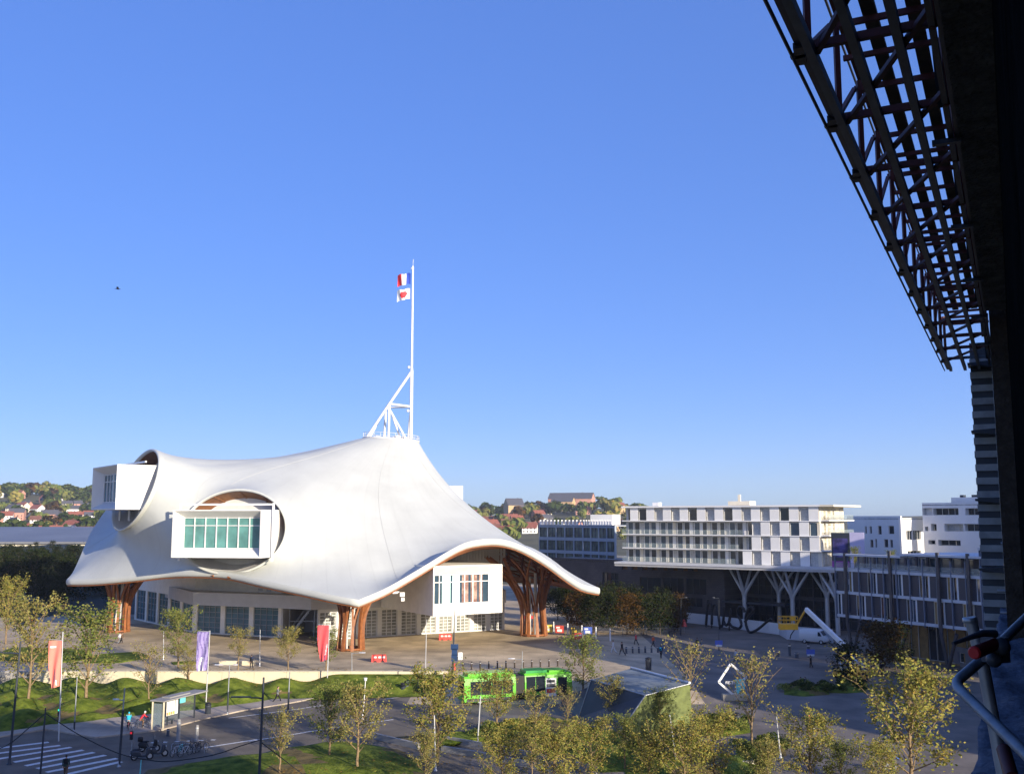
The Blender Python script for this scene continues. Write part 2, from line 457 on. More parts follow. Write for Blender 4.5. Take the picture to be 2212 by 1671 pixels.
for j in range(3, NS - 2):
    t = j / NS
    dip = 2.1 * math.sin(math.pi * min(1, t / .52)) if t < .52 else 0
    if dip <= 0.05: continue
    for i, k in ((NI - 10, 1.0), (NI - 8, .97), (NI - 6, .82), (NI - 4, .55), (NI - 2, .26)):
        e = V[NI, j]; q = V[0, j]; f = (NI - i) / NI * .95
        pins[(i, j)] = (e[0] + (q[0] - e[0]) * f, e[1] + (q[1] - e[1]) * f, e[2] - dip * k + f * 3.0)
RID = [(.50, 1150, 1170, 174), (.62, 1176, 1173, 171.5), (.74, 1200, 1184, 168.5), (.88, 1236, 1224, 164.5), (.96, 1263, 1259, 161)]
for j in range(int(.54 * NS), int(.97 * NS)):
    t = j / NS
    for r0_, r1_ in zip(RID, RID[1:]):
        if r0_[0] <= t <= r1_[0]:
            k = (t - r0_[0]) / (r1_[0] - r0_[0]); q = P(*[lerp(r0_[m], r1_[m], k) for m in (1, 2, 3)]); e = Vector(V[NI, j])
            for di in (3, 6, 9):
                f = di / 9; c_ = e.lerp(q, f); pins[(NI - di, j)] = (c_.x, c_.y, c_.z + .5 * math.sin(math.pi * f))
def relax(n, pin_w):
    global V
    pi = np.array([k[0] for k in pins]); pj = np.array([k[1] for k in pins]); pv = np.array(list(pins.values()))
    mv = ~(fixed | dead_in)
    for it in range(n):
        A = np.zeros_like(V); W = np.zeros((NI + 1, NJ, 1))
        for sh, ax in ((1, 0), (-1, 0), (1, 1), (-1, 1)):
            nb = np.roll(V, sh, ax); ok = ~np.roll(dead_in, sh, ax)
            if ax == 0:
                ok = ok.copy(); ok[0 if sh == 1 else -1] = False
            w = ok[..., None] * (1.0 if ax == 0 else .8)
            A += nb * w; W += w
        new = A / np.maximum(W, 1e-6)
        V = np.where(mv[..., None], V + (new - V) * .95, V)
        if pin_w > 0: 
            ok = mv[pi, pj]
            V[pi[ok], pj[ok]] += (pv[ok] - V[pi[ok], pj[ok]]) * pin_w
relax(5000, .35); relax(160, .03)
roof = MB(); uvs = []
idx = -np.ones((NI + 1, NJ), int); k = 0
for i in range(NI + 1):
    for j in range(NJ):
        if not dead_in[i, j]: idx[i, j] = k; k += 1; roof.v.append(tuple(V[i, j]))
for i in range(NI):
    for j in range(NJ):
        j2 = (j + 1) % NJ
        q = [idx[i, j], idx[i + 1, j], idx[i + 1, j2], idx[i, j2]]
        cell = [(i, j), (i + 1, j), (i + 1, j2), (i, j2)]
        if all(dead[c] for c in cell): continue
        q = [a for a in q if a >= 0]
        if len(q) >= 3:
            roof.f.append(q); roof.m.append(0); roof.sm.append(True)
            uvs.extend([((j + (1 if c_[1] == j2 else 0)) / NJ * 72, c_[0] / NI * 26) for c_, a_ in zip(cell, [idx[c2] for c2 in cell]) if a_ >= 0])
# rolled white lip round the edge
edge_in = []
n = len(edge)
secs = []
for j in range(n):
    e = edge[j]; d = Vector((RC.x - e.x, RC.y - e.y, 0)).normalized()
    secs.append([e + Vector((0, 0, LIP)), e + Vector((0, 0, LIP * .72)) - d * .12, e + Vector((0, 0, LIP * .3)) - d * .1, e + d * .02, e + d * .45 + Vector((0, 0, .02))])
vs = [p for s in secs for p in s]; fs = []
for j in range(n):
    j2 = (j + 1) % n
    for q in range(4): fs.append((j * 5 + q, j * 5 + q + 1, j2 * 5 + q + 1, j2 * 5 + q))
roof.add(vs, fs, 0, True)
# seams of the membrane as slim welded strips
def roofpt(i, j): return Vector(V[i, j % NJ])
seams = MB()
def nrm(i, j):
    a = Vector(V[min(i + 1, NI), j % NJ]) - Vector(V[max(i - 1, 0), j % NJ]); b = Vector(V[i, (j + 1) % NJ]) - Vector(V[i, (j - 1) % NJ])
    q = a.cross(b); q.normalize()
    return q
for j in range(7, NJ, 28):
    run = []
    for i in range(1, NI):
        if dead[i, j] or (i > 0 and any(dead[i2, (j + d) % NJ] for i2 in (i, min(i + 1, NI)) for d in (-1, 1))):
            if len(run) > 3: seams.tube(run, .022, 4)
            run = []
        else: run.append(roofpt(i, j) + nrm(i, j) * .01)
    if len(run) > 3: seams.tube(run, .022, 4)
roof_o = mpart(roof, 'membrane_roof', M['roofskin'])
ul = roof_o.data.uv_layers.new(name='UVMap'); n_l = len(ul.data)
uvs += [(.5, .5)] * (n_l - len(uvs)); ul.data.foreach_set('uv', [c_ for q in uvs for c_ in q])
seam_o = mpart(seams, 'membrane_seam', M['seam'], roof_o)
# timber under the edge
wood = MB()
ring_in = [e + Vector((RC.x - e.x, RC.y - e.y, 0)).normalized() * .22 + Vector((0, 0, -.10)) for e in edge]
wood.tube(ring_in, .13, 6, closed=True)
for j in range(NJ):
    j2 = (j + 1) % NJ; q = []
    for jj in (j, j2):
        e = edge[jj]; d = Vector((RC.x - e.x, RC.y - e.y, 0)).normalized(); q += [e + d * .42 + Vector((0, 0, .0)), roofpt(NI - 2, jj) - Vector((0, 0, 1.05))]
    wood.add(q, [(0, 1, 3, 2)])
for i in (NI - 3, NI - 8, NI - 13, NI - 18):
    run = []
    for j in list(range(NJ)) + [0]:
        if any(dead[max(0, i - a_), (j + b_) % NJ] for a_ in (0, 2, 4, 6, 9) for b_ in (-6, -3, 0, 3, 6)):
            if len(run) > 2: wood.tube(run, .2, 4)
            run = []
        else: run.append(roofpt(i, j) - nrm(i, j) * .75)
    if len(run) > 2: wood.tube(run, .2, 4)
for s_ in (1, -1):
    for j0 in range(0, NJ, 6):
        run = []
        for q in range(0, 30):
            i = NI - q; j = (j0 + s_ * q) % NJ
            if any(dead[max(0, i - a_), (j + b_) % NJ] for a_ in (0, 1, 2, 4, 7) for b_ in (-6, -3, 0, 3, 6)): break
            
            if q: run.append(roofpt(i, j) - nrm(min(i, NI - 1), j) * .7)
        if len(run) > 2: wood.tube(run, .2, 4)
mpart(wood, 'timber_lattice', M['wood'])
# ---- rims: flared white collars and timber throats
for rr in rims:
    col = MB(); nR = 72; secs = []
    for k_ in range(nR):
        a = 2 * math.pi * k_ / nR
        e = rr.h * rr.hw * math.cos(a) + rr.up * math.sin(a)
        o = e.normalized(); p = rr.c + e
        secs.append([p - o * .05 - rr.a * .3, p + o * .12 + rr.a * .3, p + o * .14 + rr.a * .6, p - o * .04 + rr.a * .7, p - o * .22 + rr.a * .6, p - o * .30 + rr.a * .05])
    m_ = len(secs[0]); vs = [p for s in secs for p in s]
    fs = [(k_ * m_ + q, k_ * m_ + q + 1, ((k_ + 1) % nR) * m_ + q + 1, ((k_ + 1) % nR) * m_ + q) for k_ in range(nR) for q in range(m_ - 1)]
    col.add(vs, fs, 0, True)
    co = mpart(col, 'roof_collar', M['membrane'])
    th = MB(); secs = []
    for k_ in range(nR):
        a = 2 * math.pi * k_ / nR
        e = rr.h * rr.hw * math.cos(a) + rr.up * math.sin(a); o = e.normalized(); p = rr.c + e - o * .32
        secs.append([p + rr.a * .1, p - rr.a * 1.2 - o * .35, p - rr.a * 2.6 - o * 1.0])
    vs = [p for s in secs for p in s]
    th.add(vs, [(k_ * 3 + q, k_ * 3 + q + 1, ((k_ + 1) % nR) * 3 + q + 1, ((k_ + 1) % nR) * 3 + q) for k_ in range(nR // 2) for q in range(2)], 0, True)
    th.add(vs, [(k_ * 3 + q, k_ * 3 + q + 1, ((k_ + 1) % nR) * 3 + q + 1, ((k_ + 1) % nR) * 3 + q) for k_ in range(nR // 2, nR) for q in range(2)], 1, True)
    for k_ in range(0, nR // 2 + 1, 6): th.tube([Vector(secs[k_][0]), Vector(secs[k_][1]), Vector(secs[k_][2])], .16, 4)
    th.add([s[2] for s in secs], [tuple(range(nR))], 1)
    mpart(th, 'timber_throat', [M['wooddark'], M['greypanel']], co)
# ---- galleries
def gallery(g, cols, glass, mull_h=.28, recess=1.6, frame=(1.6, 1.5, 1.5, 1.6), shell=None):
    """frame: left, right, bottom, top widths of the splayed surround"""
    fl, fr, fb, ft = frame
    H = g.z1 - g.z0; o = g.c - g.h * g.w / 2 + Vector((0, 0, g.z0)); X = g.h; Z = Vector((0, 0, 1)); A = g.a
    b = MB(); w = g.w
    p = lambda x, z, d: o + X * x + Z * z - A * d
    T = .18
    b.quad(p(0, 0, 0), p(0, 0, g.len), p(0, H, g.len), p(0, H, 0)); b.quad(p(w, 0, 0), p(w, H, 0), p(w, H, g.len), p(w, 0, g.len))
    b.quad(p(0, H, 0), p(0, H, g.len), p(w, H, g.len), p(w, H, 0)); b.quad(p(0, 0, 0), p(w, 0, 0), p(w, 0, g.len), p(0, 0, g.len))
    b.quad(p(0, 0, g.len), p(w, 0, g.len), p(w, H, g.len), p(0, H, g.len))
    so = [(0, 0), (w, 0), (w, H), (0, H)]; s1 = [(T, T), (w - T, T), (w - T, H - T), (T, H - T)]; s2 = [(fl, fb), (w - fr, fb), (w - fr, H - ft), (fl, H - ft)]
    for k_ in range(4):
        k2 = (k_ + 1) % 4
        b.quad(p(*so[k_], 0), p(*so[k2], 0), p(*s1[k2], 0), p(*s1[k_], 0))
        b.quad(p(*s1[k_], 0), p(*s1[k2], 0), p(*s2[k2], recess), p(*s2[k_], recess))
    # panel joints on the side faces
    box = mpart(b, 'gallery_box', shell or M['white'])
    win = MB(); x0, x1, z0, z1 = fl, w - fr, fb, H - ft
    mw = .14
    for k_ in range(cols + 1):
        x = x0 + (x1 - x0) * k_ / cols
        xa = min(max(x - mw / 2, x0), x1 - mw)
        win.par(p(xa, z0, recess - .02), X * mw, Z * (z1 - z0), A * .12)
    for zz in (z0, z0 + (z1 - z0) * (1 - mull_h), z1 - mw):
        win.par(p(x0 + mw, zz, recess - .018), X * (x1 - x0 - 2 * mw), Z * mw * .8, A * .09)
    wf = mpart(win, 'window', M['whitebeam'], box)
    gl = MB(); gl.quad(p(x0, z0, recess + .02), p(x1, z0, recess + .02), p(x1, z1, recess + .02), p(x0, z1, recess + .02))
    gl.quad(p(x0, z0, recess + 2.5), p(x1, z0, recess + 2.5), p(x1, z1, recess + 2.5), p(x0, z1, recess + 2.5))
    mpart(gl, 'pane', glass, box)
    return box
boxA = gallery(gA, 6, M['glassteal'], frame=(1.7, 1.7, 1.2, 1.2))
boxB = gallery(gB, 7, M['glassgreen'], frame=(1.1, .7, 1.3, 1.1), recess=1.5)
boxC = gallery(gC, 7, M['glassblue'], frame=(.2, 1.6, 1.5, 1.3), recess=1.3, shell=M['cream'])
# pictures / blinds seen behind the lower gallery glazing
pn = MB(); o = gC.c - gC.h * gC.w / 2; 
for x, w_, mi in ((2.1, 1.4, 0), (3.8, 1.25, 0), (5.4, 1.1, 1), (6.9, 1.1, 1), (8.3, .6, 1)):
    q = o + gC.h * x - gC.a * 1.286; q.z = 8.65
    pn.par(q, gC.h * w_, Vector((0, 0, 3.95)), -gC.a * .03, mi)
mpart(pn, 'blind', [mat('mint_blind', (.45, .66, .62), var=.1, scale=1), mat('printed_red_blind', (.28, .07, .05), var=.6, scale=1.1, col2=(.42, .30, .24))], boxC)
# frame of steel struts round the middle gallery
st = MB()
h = gB.h; c = gB.c - gB.a * 3.2
for sx in (-.5, .5):
    q = c + h * (gB.w + .9) * sx; st.beam((q.x, q.y, 14.6), (q.x, q.y, 23.2), .28, .28)
q1 = c - h * (gB.w + .9) / 2; q2 = c + h * (gB.w + .9) / 2
st.beam((q1.x, q1.y, 23.0), (q2.x, q2.y, 23.0), .26, .26)
mpart(st, 'gallery_frame', M['whitebeam'], boxB)
st = MB()
c = gA.c - gA.a * 4.2; q1 = c - gA.h * 8; q2 = c + gA.h * 8
st.beam((q1.x, q1.y, 29.8), (q2.x, q2.y, 29.8), .26, .26); mpart(st, 'gallery_frame', M['whitebeam'], boxA)
for t in (.15, .5, .85):
    st = MB(); q = q1.lerp(q2, t); st.beam((q.x, q.y, 20.5), (q.x, q.y, 22.2), .3, .3); mpart(st, 'gallery_prop', M['whitebeam'], boxA)
# far gallery end that shows over the right shoulder of the roof
b = MB(); b.box((-15.2, 213, 23.9), (9, 12, 7.0), R(8)); mpart(b, 'gallery_box', M['white'])

# ---- crown ring and mast
rg = MB(); 
pr = [Vector((RC.x + (RR + .06) * math.cos(a), RC.y + (RR + .06) * math.sin(a), RC.z - .35 * math.cos(a))) for a in [2 * math.pi * k_ / 48 for k_ in range(48)]]
rg.tube(pr, .16, 6, closed=True)
rg.tube([p + Vector((0, 0, 1.0)) for p in pr], .04, 4, closed=True)
rg.tube([p + Vector((0, 0, .5)) for p in pr], .03, 4, closed=True)
for k_ in range(0, 48, 2): rg.tube([pr[k_], pr[k_] + Vector((0, 0, 1.0))], .035, 4)
rg.add([p - Vector((0, 0, .5)) for p in pr], [tuple(range(48))], 0)
for a, r_, s_ in ((.4, 2.5, .9), (2.0, 3, 1.1), (3.6, 2.8, .8), (5.2, 3.2, 1.0), (1.2, 1.2, .7)): rg.box((RC.x + r_ * math.cos(a), RC.y + r_ * math.sin(a), RC.z + .1), (s_, s_ * .8, 1.1), a)
mpart(rg, 'roof_ring', M['white'])
ms = MB(); MD = 197
top = P(892, 575, MD); foot = P(887.5, 947, MD)
foot.z -= .8
ms.tube([foot, foot.lerp(top, .4), foot.lerp(top, .42), top], [.33, .33, .24, .17], 10)
ms.tube([top, P(892.8, 560, MD)], .035, 5)
ms.ball(P(891, 580, MD), .3)
nA = P(841, 872, MD); nA2 = P(834, 880, MD + 2.5)
tip = P(888.2, 803, MD)
def Q(u, v, d=MD): return P(u, v, d)
low = lambda u, d=MD: (lambda q: Vector((q.x, q.y, RC.z - .4)))(P(u, 945, d))
ms.tube([low(786), nA, tip], .27, 8); ms.tube([low(792, MD + 3.5), nA2, tip], .2, 8)
ms.tube([low(839), nA], .24, 8); ms.tube([low(829, MD + 3), nA2], .24, 8)
ms.tube([nA, Q(887.3, 878)], .24, 8); ms.tube([nA2, Q(887.3, 879)], .16, 8)
ms.tube([Q(842, 885), low(881)], .2, 8); ms.tube([Q(845, 890, MD + 2), low(869, MD + 4)], .2, 8)
ms.tube([Q(887, 885), low(880, MD + 3.5)], .18, 8); ms.tube([nA, nA2], .18, 8)
for (u, v) in ((883, 793), (881, 887)): ms.ball(P(u, v, MD - .3), .28)
mpart(ms, 'mast', M['whitebeam'])

def roof_zd(x, y):
    d = (V[..., 0] - x) ** 2 + (V[..., 1] - y) ** 2
    d[dead_in] = 1e9
    i, j = np.unravel_index(np.argmin(d), d.shape); return V[i, j, 2], math.sqrt(d[i, j]) * (1 if i >= NI - 1 else 0)
def roof_z(x, y):
    d = (V[..., 0] - x) ** 2 + (V[..., 1] - y) ** 2
    d[dead_in] = 1e9
    i, j = np.unravel_index(np.argmin(d), d.shape); return V[i, j, 2]
# ---- timber column cones
def column(base, r0, zt, rt, n=11, lean=(0, 0)):
    b = MB(); base = Vector(base)
    hgt = zt - base.z
    for fam in (1, -1):
        for k_ in range(n):
            pts = []
            for q in range(15):
                t = q / 14
                r = r0 * (1 - .10 * math.sin(math.pi * min(1, t * 1.6))) + (rt - r0) * max(0, (t - .26) / .74) ** 2.0
                a = 2 * math.pi * (k_ + (.25 if fam < 0 else 0)) / n + fam * (.04 + .75 * max(0, t - .12) ** 1.2)
                q_ = base + Vector((r * math.cos(a) + lean[0] * t * t, r * math.sin(a) + lean[1] * t * t, hgt * t ** .93))
                if t > .4:
                    zr, dr = roof_zd(q_.x, q_.y); q_.z = min(q_.z, zr - .75)
                    if dr > 1.3: break
                pts.append(q_)
            for p0, p1 in zip(pts, pts[1:]): 
                b.beam(p0, p0 + (p1 - p0) * 1.04, .28, .42, up=(p0 - base - Vector((0, 0, p0.z - base.z))).normalized())
    for t, rr_ in ((.02, r0),):
        b.tube([base + Vector((rr_ * math.cos(a) + lean[0] * t * t, rr_ * math.sin(a) + lean[1] * t * t, hgt * t)) for a in [2 * math.pi * k_ / 28 for k_ in range(28)]], .17, 5, closed=True)
    b.lathe([(.26, 0), (.26, hgt * .8)], base + Vector((.3, .2, 0)), 8, 1)
    b.lathe([(.16, 0), (.16, hgt * .75)], base + Vector((-.6, .3, 0)), 8, 1)
    return b
for (u, v), r0, rt, lean, lab in (((255, 1364), 1.75, 6.6, (.5, 2), None), ((757, 1403), 1.9, 5.4, (1.0, 3), None), ((1153, 1372), 2.1, 6.6, (-1.5, 3), None)):
    g_ = G(u, v); zt = roof_z(g_.x + lean[0], g_.y + lean[1]) - .8
    mpart(column(g_, r0, min(zt, 14.5), rt, 9, lean), 'timber_column', [M['wood'], M['greypanel']])
mpart(column((-10, 226, 2), 2.1, 10, 6, 10), 'timber_column', [M['wood'], M['greypanel']])

# ---- lower building under the roof
def wallrun(p, q, z0, z1, opens, m, inset=.3, thick=.5, name='wall', glassm=None, grid=(3, 5), framem=None, door=False, parent=None, pp=mpart, winname='window'):
    """wall from p to q (outside on the right-hand side of p->q ... towards the camera), opens = (a0,a1,h0,h1) in metres"""
    p = Vector((p[0], p[1], 0)); q = Vector((q[0], q[1], 0)); X = (q - p).normalized(); W = (q - p).length; N_ = Vector((X.y, -X.x, 0)); Z = Vector((0, 0, 1)); Hh = z1 - z0
    o = p + Z * z0; b = MB()
    As = sorted({0, W} | {a for t in opens for a in t[:2]}); Hs = sorted({0, Hh} | {h_ for t in opens for h_ in t[2:4]})
    f = lambda a, h_, d=0: o + X * a + Z * h_ - N_ * d
    for a0, a1 in zip(As, As[1:]):
        run0 = None
        for h0, h1 in zip(Hs, Hs[1:]):
            ca, ch = (a0 + a1) / 2, (h0 + h1) / 2
            if any(t[0] < ca < t[1] and t[2] < ch < t[3] for t in opens): continue
            b.quad(f(a0, h0), f(a1, h0), f(a1, h1), f(a0, h1))
    for t in opens:
        a0, a1, h0, h1 = t[:4]
        b.quad(f(a0, h0), f(a0, h1), f(a0, h1, inset), f(a0, h0, inset)); b.quad(f(a1, h1), f(a1, h0), f(a1, h0, inset), f(a1, h1, inset))
        b.quad(f(a0, h1), f(a1, h1), f(a1, h1, inset), f(a0, h1, inset)); b.quad(f(a1, h0), f(a0, h0), f(a0, h0, inset), f(a1, h0, inset))
    b.quad(f(0, Hh), f(W, Hh), f(W, Hh, thick), f(0, Hh, thick)); b.quad(f(0, 0), f(0, Hh), f(0, Hh, thick), f(0, 0, thick)); b.quad(f(W, Hh), f(W, 0), f(W, 0, thick), f(W, Hh, thick))
    wo = pp(b, name, m) if parent is None else pp(b, name, m, parent)
    for t in opens:
        a0, a1, h0, h1 = t[:4]; wb = MB(); nx, nz = t[4] if len(t) > 4 else grid; fw = .10
        for k_ in range(nx + 1):
            a = a0 + (a1 - a0 - fw) * k_ / nx; wb.par(f(a, h0, inset + .0), X * fw, Z * (h1 - h0), N_ * .1)
        for k_ in range(nz + 1):
            hh = h0 + (h1 - h0 - fw) * k_ / nz; wb.par(f(a0 + .004, hh, inset + .003), X * (a1 - a0 - .008), Z * fw * .8, N_ * .08)
        wo_ = pp(wb, winname, framem or M['whitebeam'], wo)
        gb = MB(); gb.quad(f(a0, h0, inset + .03), f(a1, h0, inset + .03), f(a1, h1, inset + .03), f(a0, h1, inset + .03))
        pp(gb, 'pane', (t[5] if len(t) > 5 else None) or glassm or M['glassteal'], wo_)
    return wo
bays = lambda W, n, m0, gap, h0, h1, g=(3, 5): [(m0 + (W - 2 * m0 + gap) / n * k_, m0 + (W - 2 * m0 + gap) / n * (k_ + 1) - gap, h0, h1, g) for k_ in range(n)]
pl0, pl1, pl2 = G(290, 1337), G(418, 1366), G(606, 1377)
W1 = (pl1 - pl0).length; W2 = (pl2 - pl1).length
wtop = lambda a_, b_: min(roof_z(a_.x + (b_.x - a_.x) * k_ / 8, a_.y + (b_.y - a_.y) * k_ / 8) for k_ in range(9)) - .7
wallrun(pl0, pl1, 2, wtop(pl0, pl1), bays(W1, 5, .8, 1.0, .2, 5.6), M['cream'], glassm=M['glassteal'], framem=M['framegrey'])
wallrun(pl1, pl2, 2, wtop(pl1, pl2), bays(W2, 3, .6, .9, .15, 5.2, (4, 6)), M['cream'], glassm=M['glassteal'], framem=M['framegrey'])
vz = MB()
X_ = (pl2 - pl1).normalized(); N_ = Vector((X_.y, -X_.x, 0))
for a in (W2 - 4.7, W2 - 3.0, W2 - 1.3):
    vz = MB(); vz.par(pl1 + X_ * a + N_ * .0 + Vector((0, 0, 7.2)), X_ * .9, Vector((0, 0, .45)), N_ * .05); mpart(vz, 'vent', M['greypanel'])
# dark recess with the outside stair
pr0 = pl2; pr1 = Vector((-31, 166, 0)); pr2 = Vector((-30.2, 160.2, 0))
b = MB(); b.par((pl2.x, pl2.y, 2), (.3, 0, 0), (2.5, 12, 0), (0, 0, 10)); b.par((pl2.x + 1, pl2.y + 9, 2), (9, -2, 0), (0, .4, 0), (0, 0, 10)); mpart(b, 'wall', M['greypanel'])
sb = MB()
for k_ in range(14):
    sb.box((pl2.x + 1.2 + .28 * k_, pl2.y + 3.2, 2.3 + .38 * k_), (.34, 1.6, .08))
for dy in (2.4, 4.0):
    sb.beam((pl2.x + 1.0, pl2.y + dy, 2.1), (pl2.x + 5.1, pl2.y + dy, 7.6), .1, .35); sb.beam((pl2.x + 1.0, pl2.y + dy, 3.2), (pl2.x + 5.1, pl2.y + dy, 8.7), .06, .06)
sb.box((pl2.x + 5.6, pl2.y + 3.2, 7.6), (1.6, 2.0, .12))
for x_, y_ in ((.9, 2.3), (4.9, 2.3), (6.3, 2.3), (6.3, 4.1)): sb.beam((pl2.x + x_, pl2.y + y_, 2), (pl2.x + x_, pl2.y + y_, 11), .14, .14)
for zz in (4.4, 6.6, 8.8): sb.beam((pl2.x + .9, pl2.y + 2.3, zz), (pl2.x + 6.3, pl2.y + 2.3, zz), .1, .1)
mpart(sb, 'outside_stair', M['steel'])
# entrance front
pe0, pe1, pe2 = G(686, 1383), G(945, 1367.5), G(1090, 1359)
pe1.z = pe2.z = 2
We = (pe1 - pe0).length; Wf = (pe2 - pe1).length
wallrun(pe0, pe1, 2, 6.9, bays(We, 6, .3, .75, .1, 4.3, (3, 8)), M['white'], glassm=M['glasslight'])
wallrun(pe1, pe2, 2, 6.9, bays(Wf, 4, .3, .8, .1, 4.3, (3, 8)), M['white'], glassm=M['glasslight'])
# upper block behind and above the entrance
mb = MB()
b0 = pe0 + Vector((0, .45, 0)); 
wallrun(b0 + Vector((4, 3, 0)), pe2 + Vector((-1, 3, 0)), 6.9, 15.5, [], M['greypanel'])
b = MB(); b.prism([(-31, 161), (-12, 169), (-1, 174.5), (-6, 205), (-50, 215), (-68, 196), (-52, 170), (-37, 164)], 6.95, 9.0); mpart(b, 'inner_floor', M['greypanel'])
# canopy light and cameras by the side wall
b = MB(); q = P(868, 1283, 150); b.box(q, (.7, .5, .6), .4); b.box(q + Vector((-.9, .2, .25)), (1.0, .3, .3), .4); b.box(q + Vector((.1, 0, -.7)), (.5, .4, .5), .4); mpart(b, 'floodlight', M['white'])
# right return beside the lower gallery, ribbed cladding up under the arch
b = MB(); q0 = pe2; 
for k_ in range(22):
    p_ = P(950 + 6.5 * k_, 1240, 170); b.par((p_.x, 170 + .12 * k_, 13), (.36, .04, 0), (0, .2, 0), (0, 0, 4.2))
mpart(b, 'ribbed_cladding', M['greypanel'])

# ---- flags on the mast
def flag(name, u, v, wpx, hpx, mats, cols, label, disc=False):
    b = MB(); nx, nz = 18, 10; o = P(u, v, MD); w = wpx / FX * MD; h_ = hpx / FX * MD
    def pt(a, c_): 
        return o + Vector((-w * a, .45 * math.sin(a * 7 + c_ * 1.5) * a ** .6, -h_ * c_ - .55 * a * a + .12 * math.sin(a * 9)))
    for i in range(nx):
        for j in range(nz):
            a0, a1, c0, c1 = i / nx, (i + 1) / nx, j / nz, (j + 1) / nz
            mi = cols(( a0 + a1) / 2, (c0 + c1) / 2)
            b.add([pt(a0, c0), pt(a0, c1), pt(a1, c1), pt(a1, c0)], [(0, 1, 2, 3)], mi, True)
    o_ = b.build(name, mats, origin=(o.x, o.y, o.z))
    return tag(o_, label, 'flag', 'flags on the mast')
flag('flag', 887, 590, 29, 25, [M['cloth_blue'], M['cloth_white'], M['cloth_red']], lambda a, c_: 0 if a < .34 else (1 if a < .67 else 2), 'blue, white and red striped flag flying highest on the mast')
flag('flag', 886, 623, 29, 24, [M['cloth_white'], M['cloth_red']], lambda a, c_: 1 if ((a - .5) * 1.2) ** 2 + (c_ - .5) ** 2 < .095 else 0, 'white flag with a red disc flying below the striped flag')
# ================================================================ GROUND
def grid_sheet(name, xs, ys, zf, m, dz=0.0, inside=None):
    b = MB(); nx, ny = len(xs), len(ys)
    b.v = [(x, y, zf(x, y) + dz) for y in ys for x in xs]
    for j in range(ny - 1):
        for i in range(nx - 1):
            if inside and not inside((xs[i] + xs[i + 1]) / 2, (ys[j] + ys[j + 1]) / 2): continue
            b.f.append([j * nx + i, j * nx + i + 1, (j + 1) * nx + i + 1, (j + 1) * nx + i]); b.m.append(0); b.sm.append(True)
    return struct(b, name, m)
def frange(a, b, s):
    n = int(round((b - a) / s)); return [a + (b - a) * i / n for i in range(n + 1)]
def in_poly(x, y, poly):
    c = False; n = len(poly)
    for i in range(n):
        x1, y1 = poly[i][:2]; x2, y2 = poly[i - 1][:2]
        if (y1 > y) != (y2 > y) and x < (x2 - x1) * (y - y1) / (y2 - y1) + x1: c = not c
    return c
def far_h(x, y):
    """the land: valley floor, wooded embankment far left, hills at the back"""
    z = -.12
    u = CU + FX * x / max(y, 1)
    if y > 620:
        t = sstep((y - 620) / 900)
        if u < 700: hh = 52 + 9 * math.sin(x * .006 + 1) + 5 * math.sin(x * .017)
        elif u < 1340: hh = 27 + 8 * math.sin(x * .011) + lerp(16, 0, sstep((u - 700) / 300))
        else: hh = 20 + 5 * math.sin(x * .01)
        z += hh * t
    return z
ys = [-160, 20, 60, 100, 180, 260, 330, 420, 520, 620] + frange(660, 1900, 40)
xs = frange(-1520, 1520, 40)
grid_sheet('ground', xs, ys, far_h, M['fieldgreen'])
# the paved level: street at 0, esplanade at 2, ramp between them on the right
ys = frange(38, 130, 2) + [130.94, 131.0] + frange(133, 300, 3)
xs = frange(-150, -12, 3) + frange(-11, 40, 1.5) + frange(43, 130, 3)
esp = lambda x, y: y > 130.97
grid_sheet('esplanade', xs, ys, terrain, M['pave'], 0, lambda x, y: y > 119 and x < 22 and not (x < -12 and y < 130.97) and not (x < -66 and y > 212 + .35 * (x + 66)))
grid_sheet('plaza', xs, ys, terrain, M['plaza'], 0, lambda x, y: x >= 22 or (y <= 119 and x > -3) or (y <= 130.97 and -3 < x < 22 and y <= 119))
grid_sheet('street', xs, ys, terrain, M['asphalt'], 0, lambda x, y: (y <= 119 and x <= -3) or (x < -12 and y < 130.97))
def patch(name, uv, m, dz, th=None, zf=terrain, step=None):
    """flat sheet (or slab with a kerb of height th) laid on the ground inside the surveyed outline"""
    poly = [G(u, v) for u, v in uv]
    b = MB()
    if th: b.prism([(p.x, p.y) for p in poly], -.05, th)
    else: b.add([(p.x, p.y, zf(p.x, p.y) + dz) for p in poly], [tuple(range(len(poly)))])
    return struct(b, name, m), poly
# pavement beside the bus stop, with a real kerb
walk, _ = patch('sidewalk', [(-60,1592),(0,1573),(161,1553),(239,1541),(345,1531),(472,1516),(614,1500),(733,1491),(745,1497),(620,1520),(520,1536),(430,1556),(345,1578),(206,1594),(100,1576),(-60,1602)], M['sidewalk'], 0, .13)
# white lines and the crossing
def stripe(u0, v0, u1, v1, w, name='lane_line', half=None):
    a, b_ = G(u0, v0, 0), G(u1, v1, 0); d = (b_ - a).normalized(); n_ = Vector((-d.y, d.x, 0)) * w / 2
    m_ = MB(); m_.add([a - n_ + Vector((0, 0, .008)), b_ - n_ + Vector((0, 0, .008)), b_ + n_ + Vector((0, 0, .008)), a + n_ + Vector((0, 0, .008))], [(0, 1, 2, 3)])
    return struct(m_, name, M['mark'])
L0 = [(-20,1617),(-20,1628),(-10,1639),(30,1645),(55,1653),(80,1659),(100,1667),(124,1676)]
L1 = [(105,1602),(130,1609),(154,1613),(180,1619),(203,1624),(228,1630),(253,1637),(262,1644)]
for (a, b_) in zip(L0, L1): stripe(*a, *b_, .6, 'crossing_stripe')
stripe(494,1550,640,1531,.22); stripe(640,1531,700,1522,.2); stripe(440,1614,556,1596,.3); stripe(538,1600,660,1581,.25); stripe(649,1582,735,1569,.25); stripe(780,1563,850,1553,.25)
stripe(830,1509,880,1503,.2)
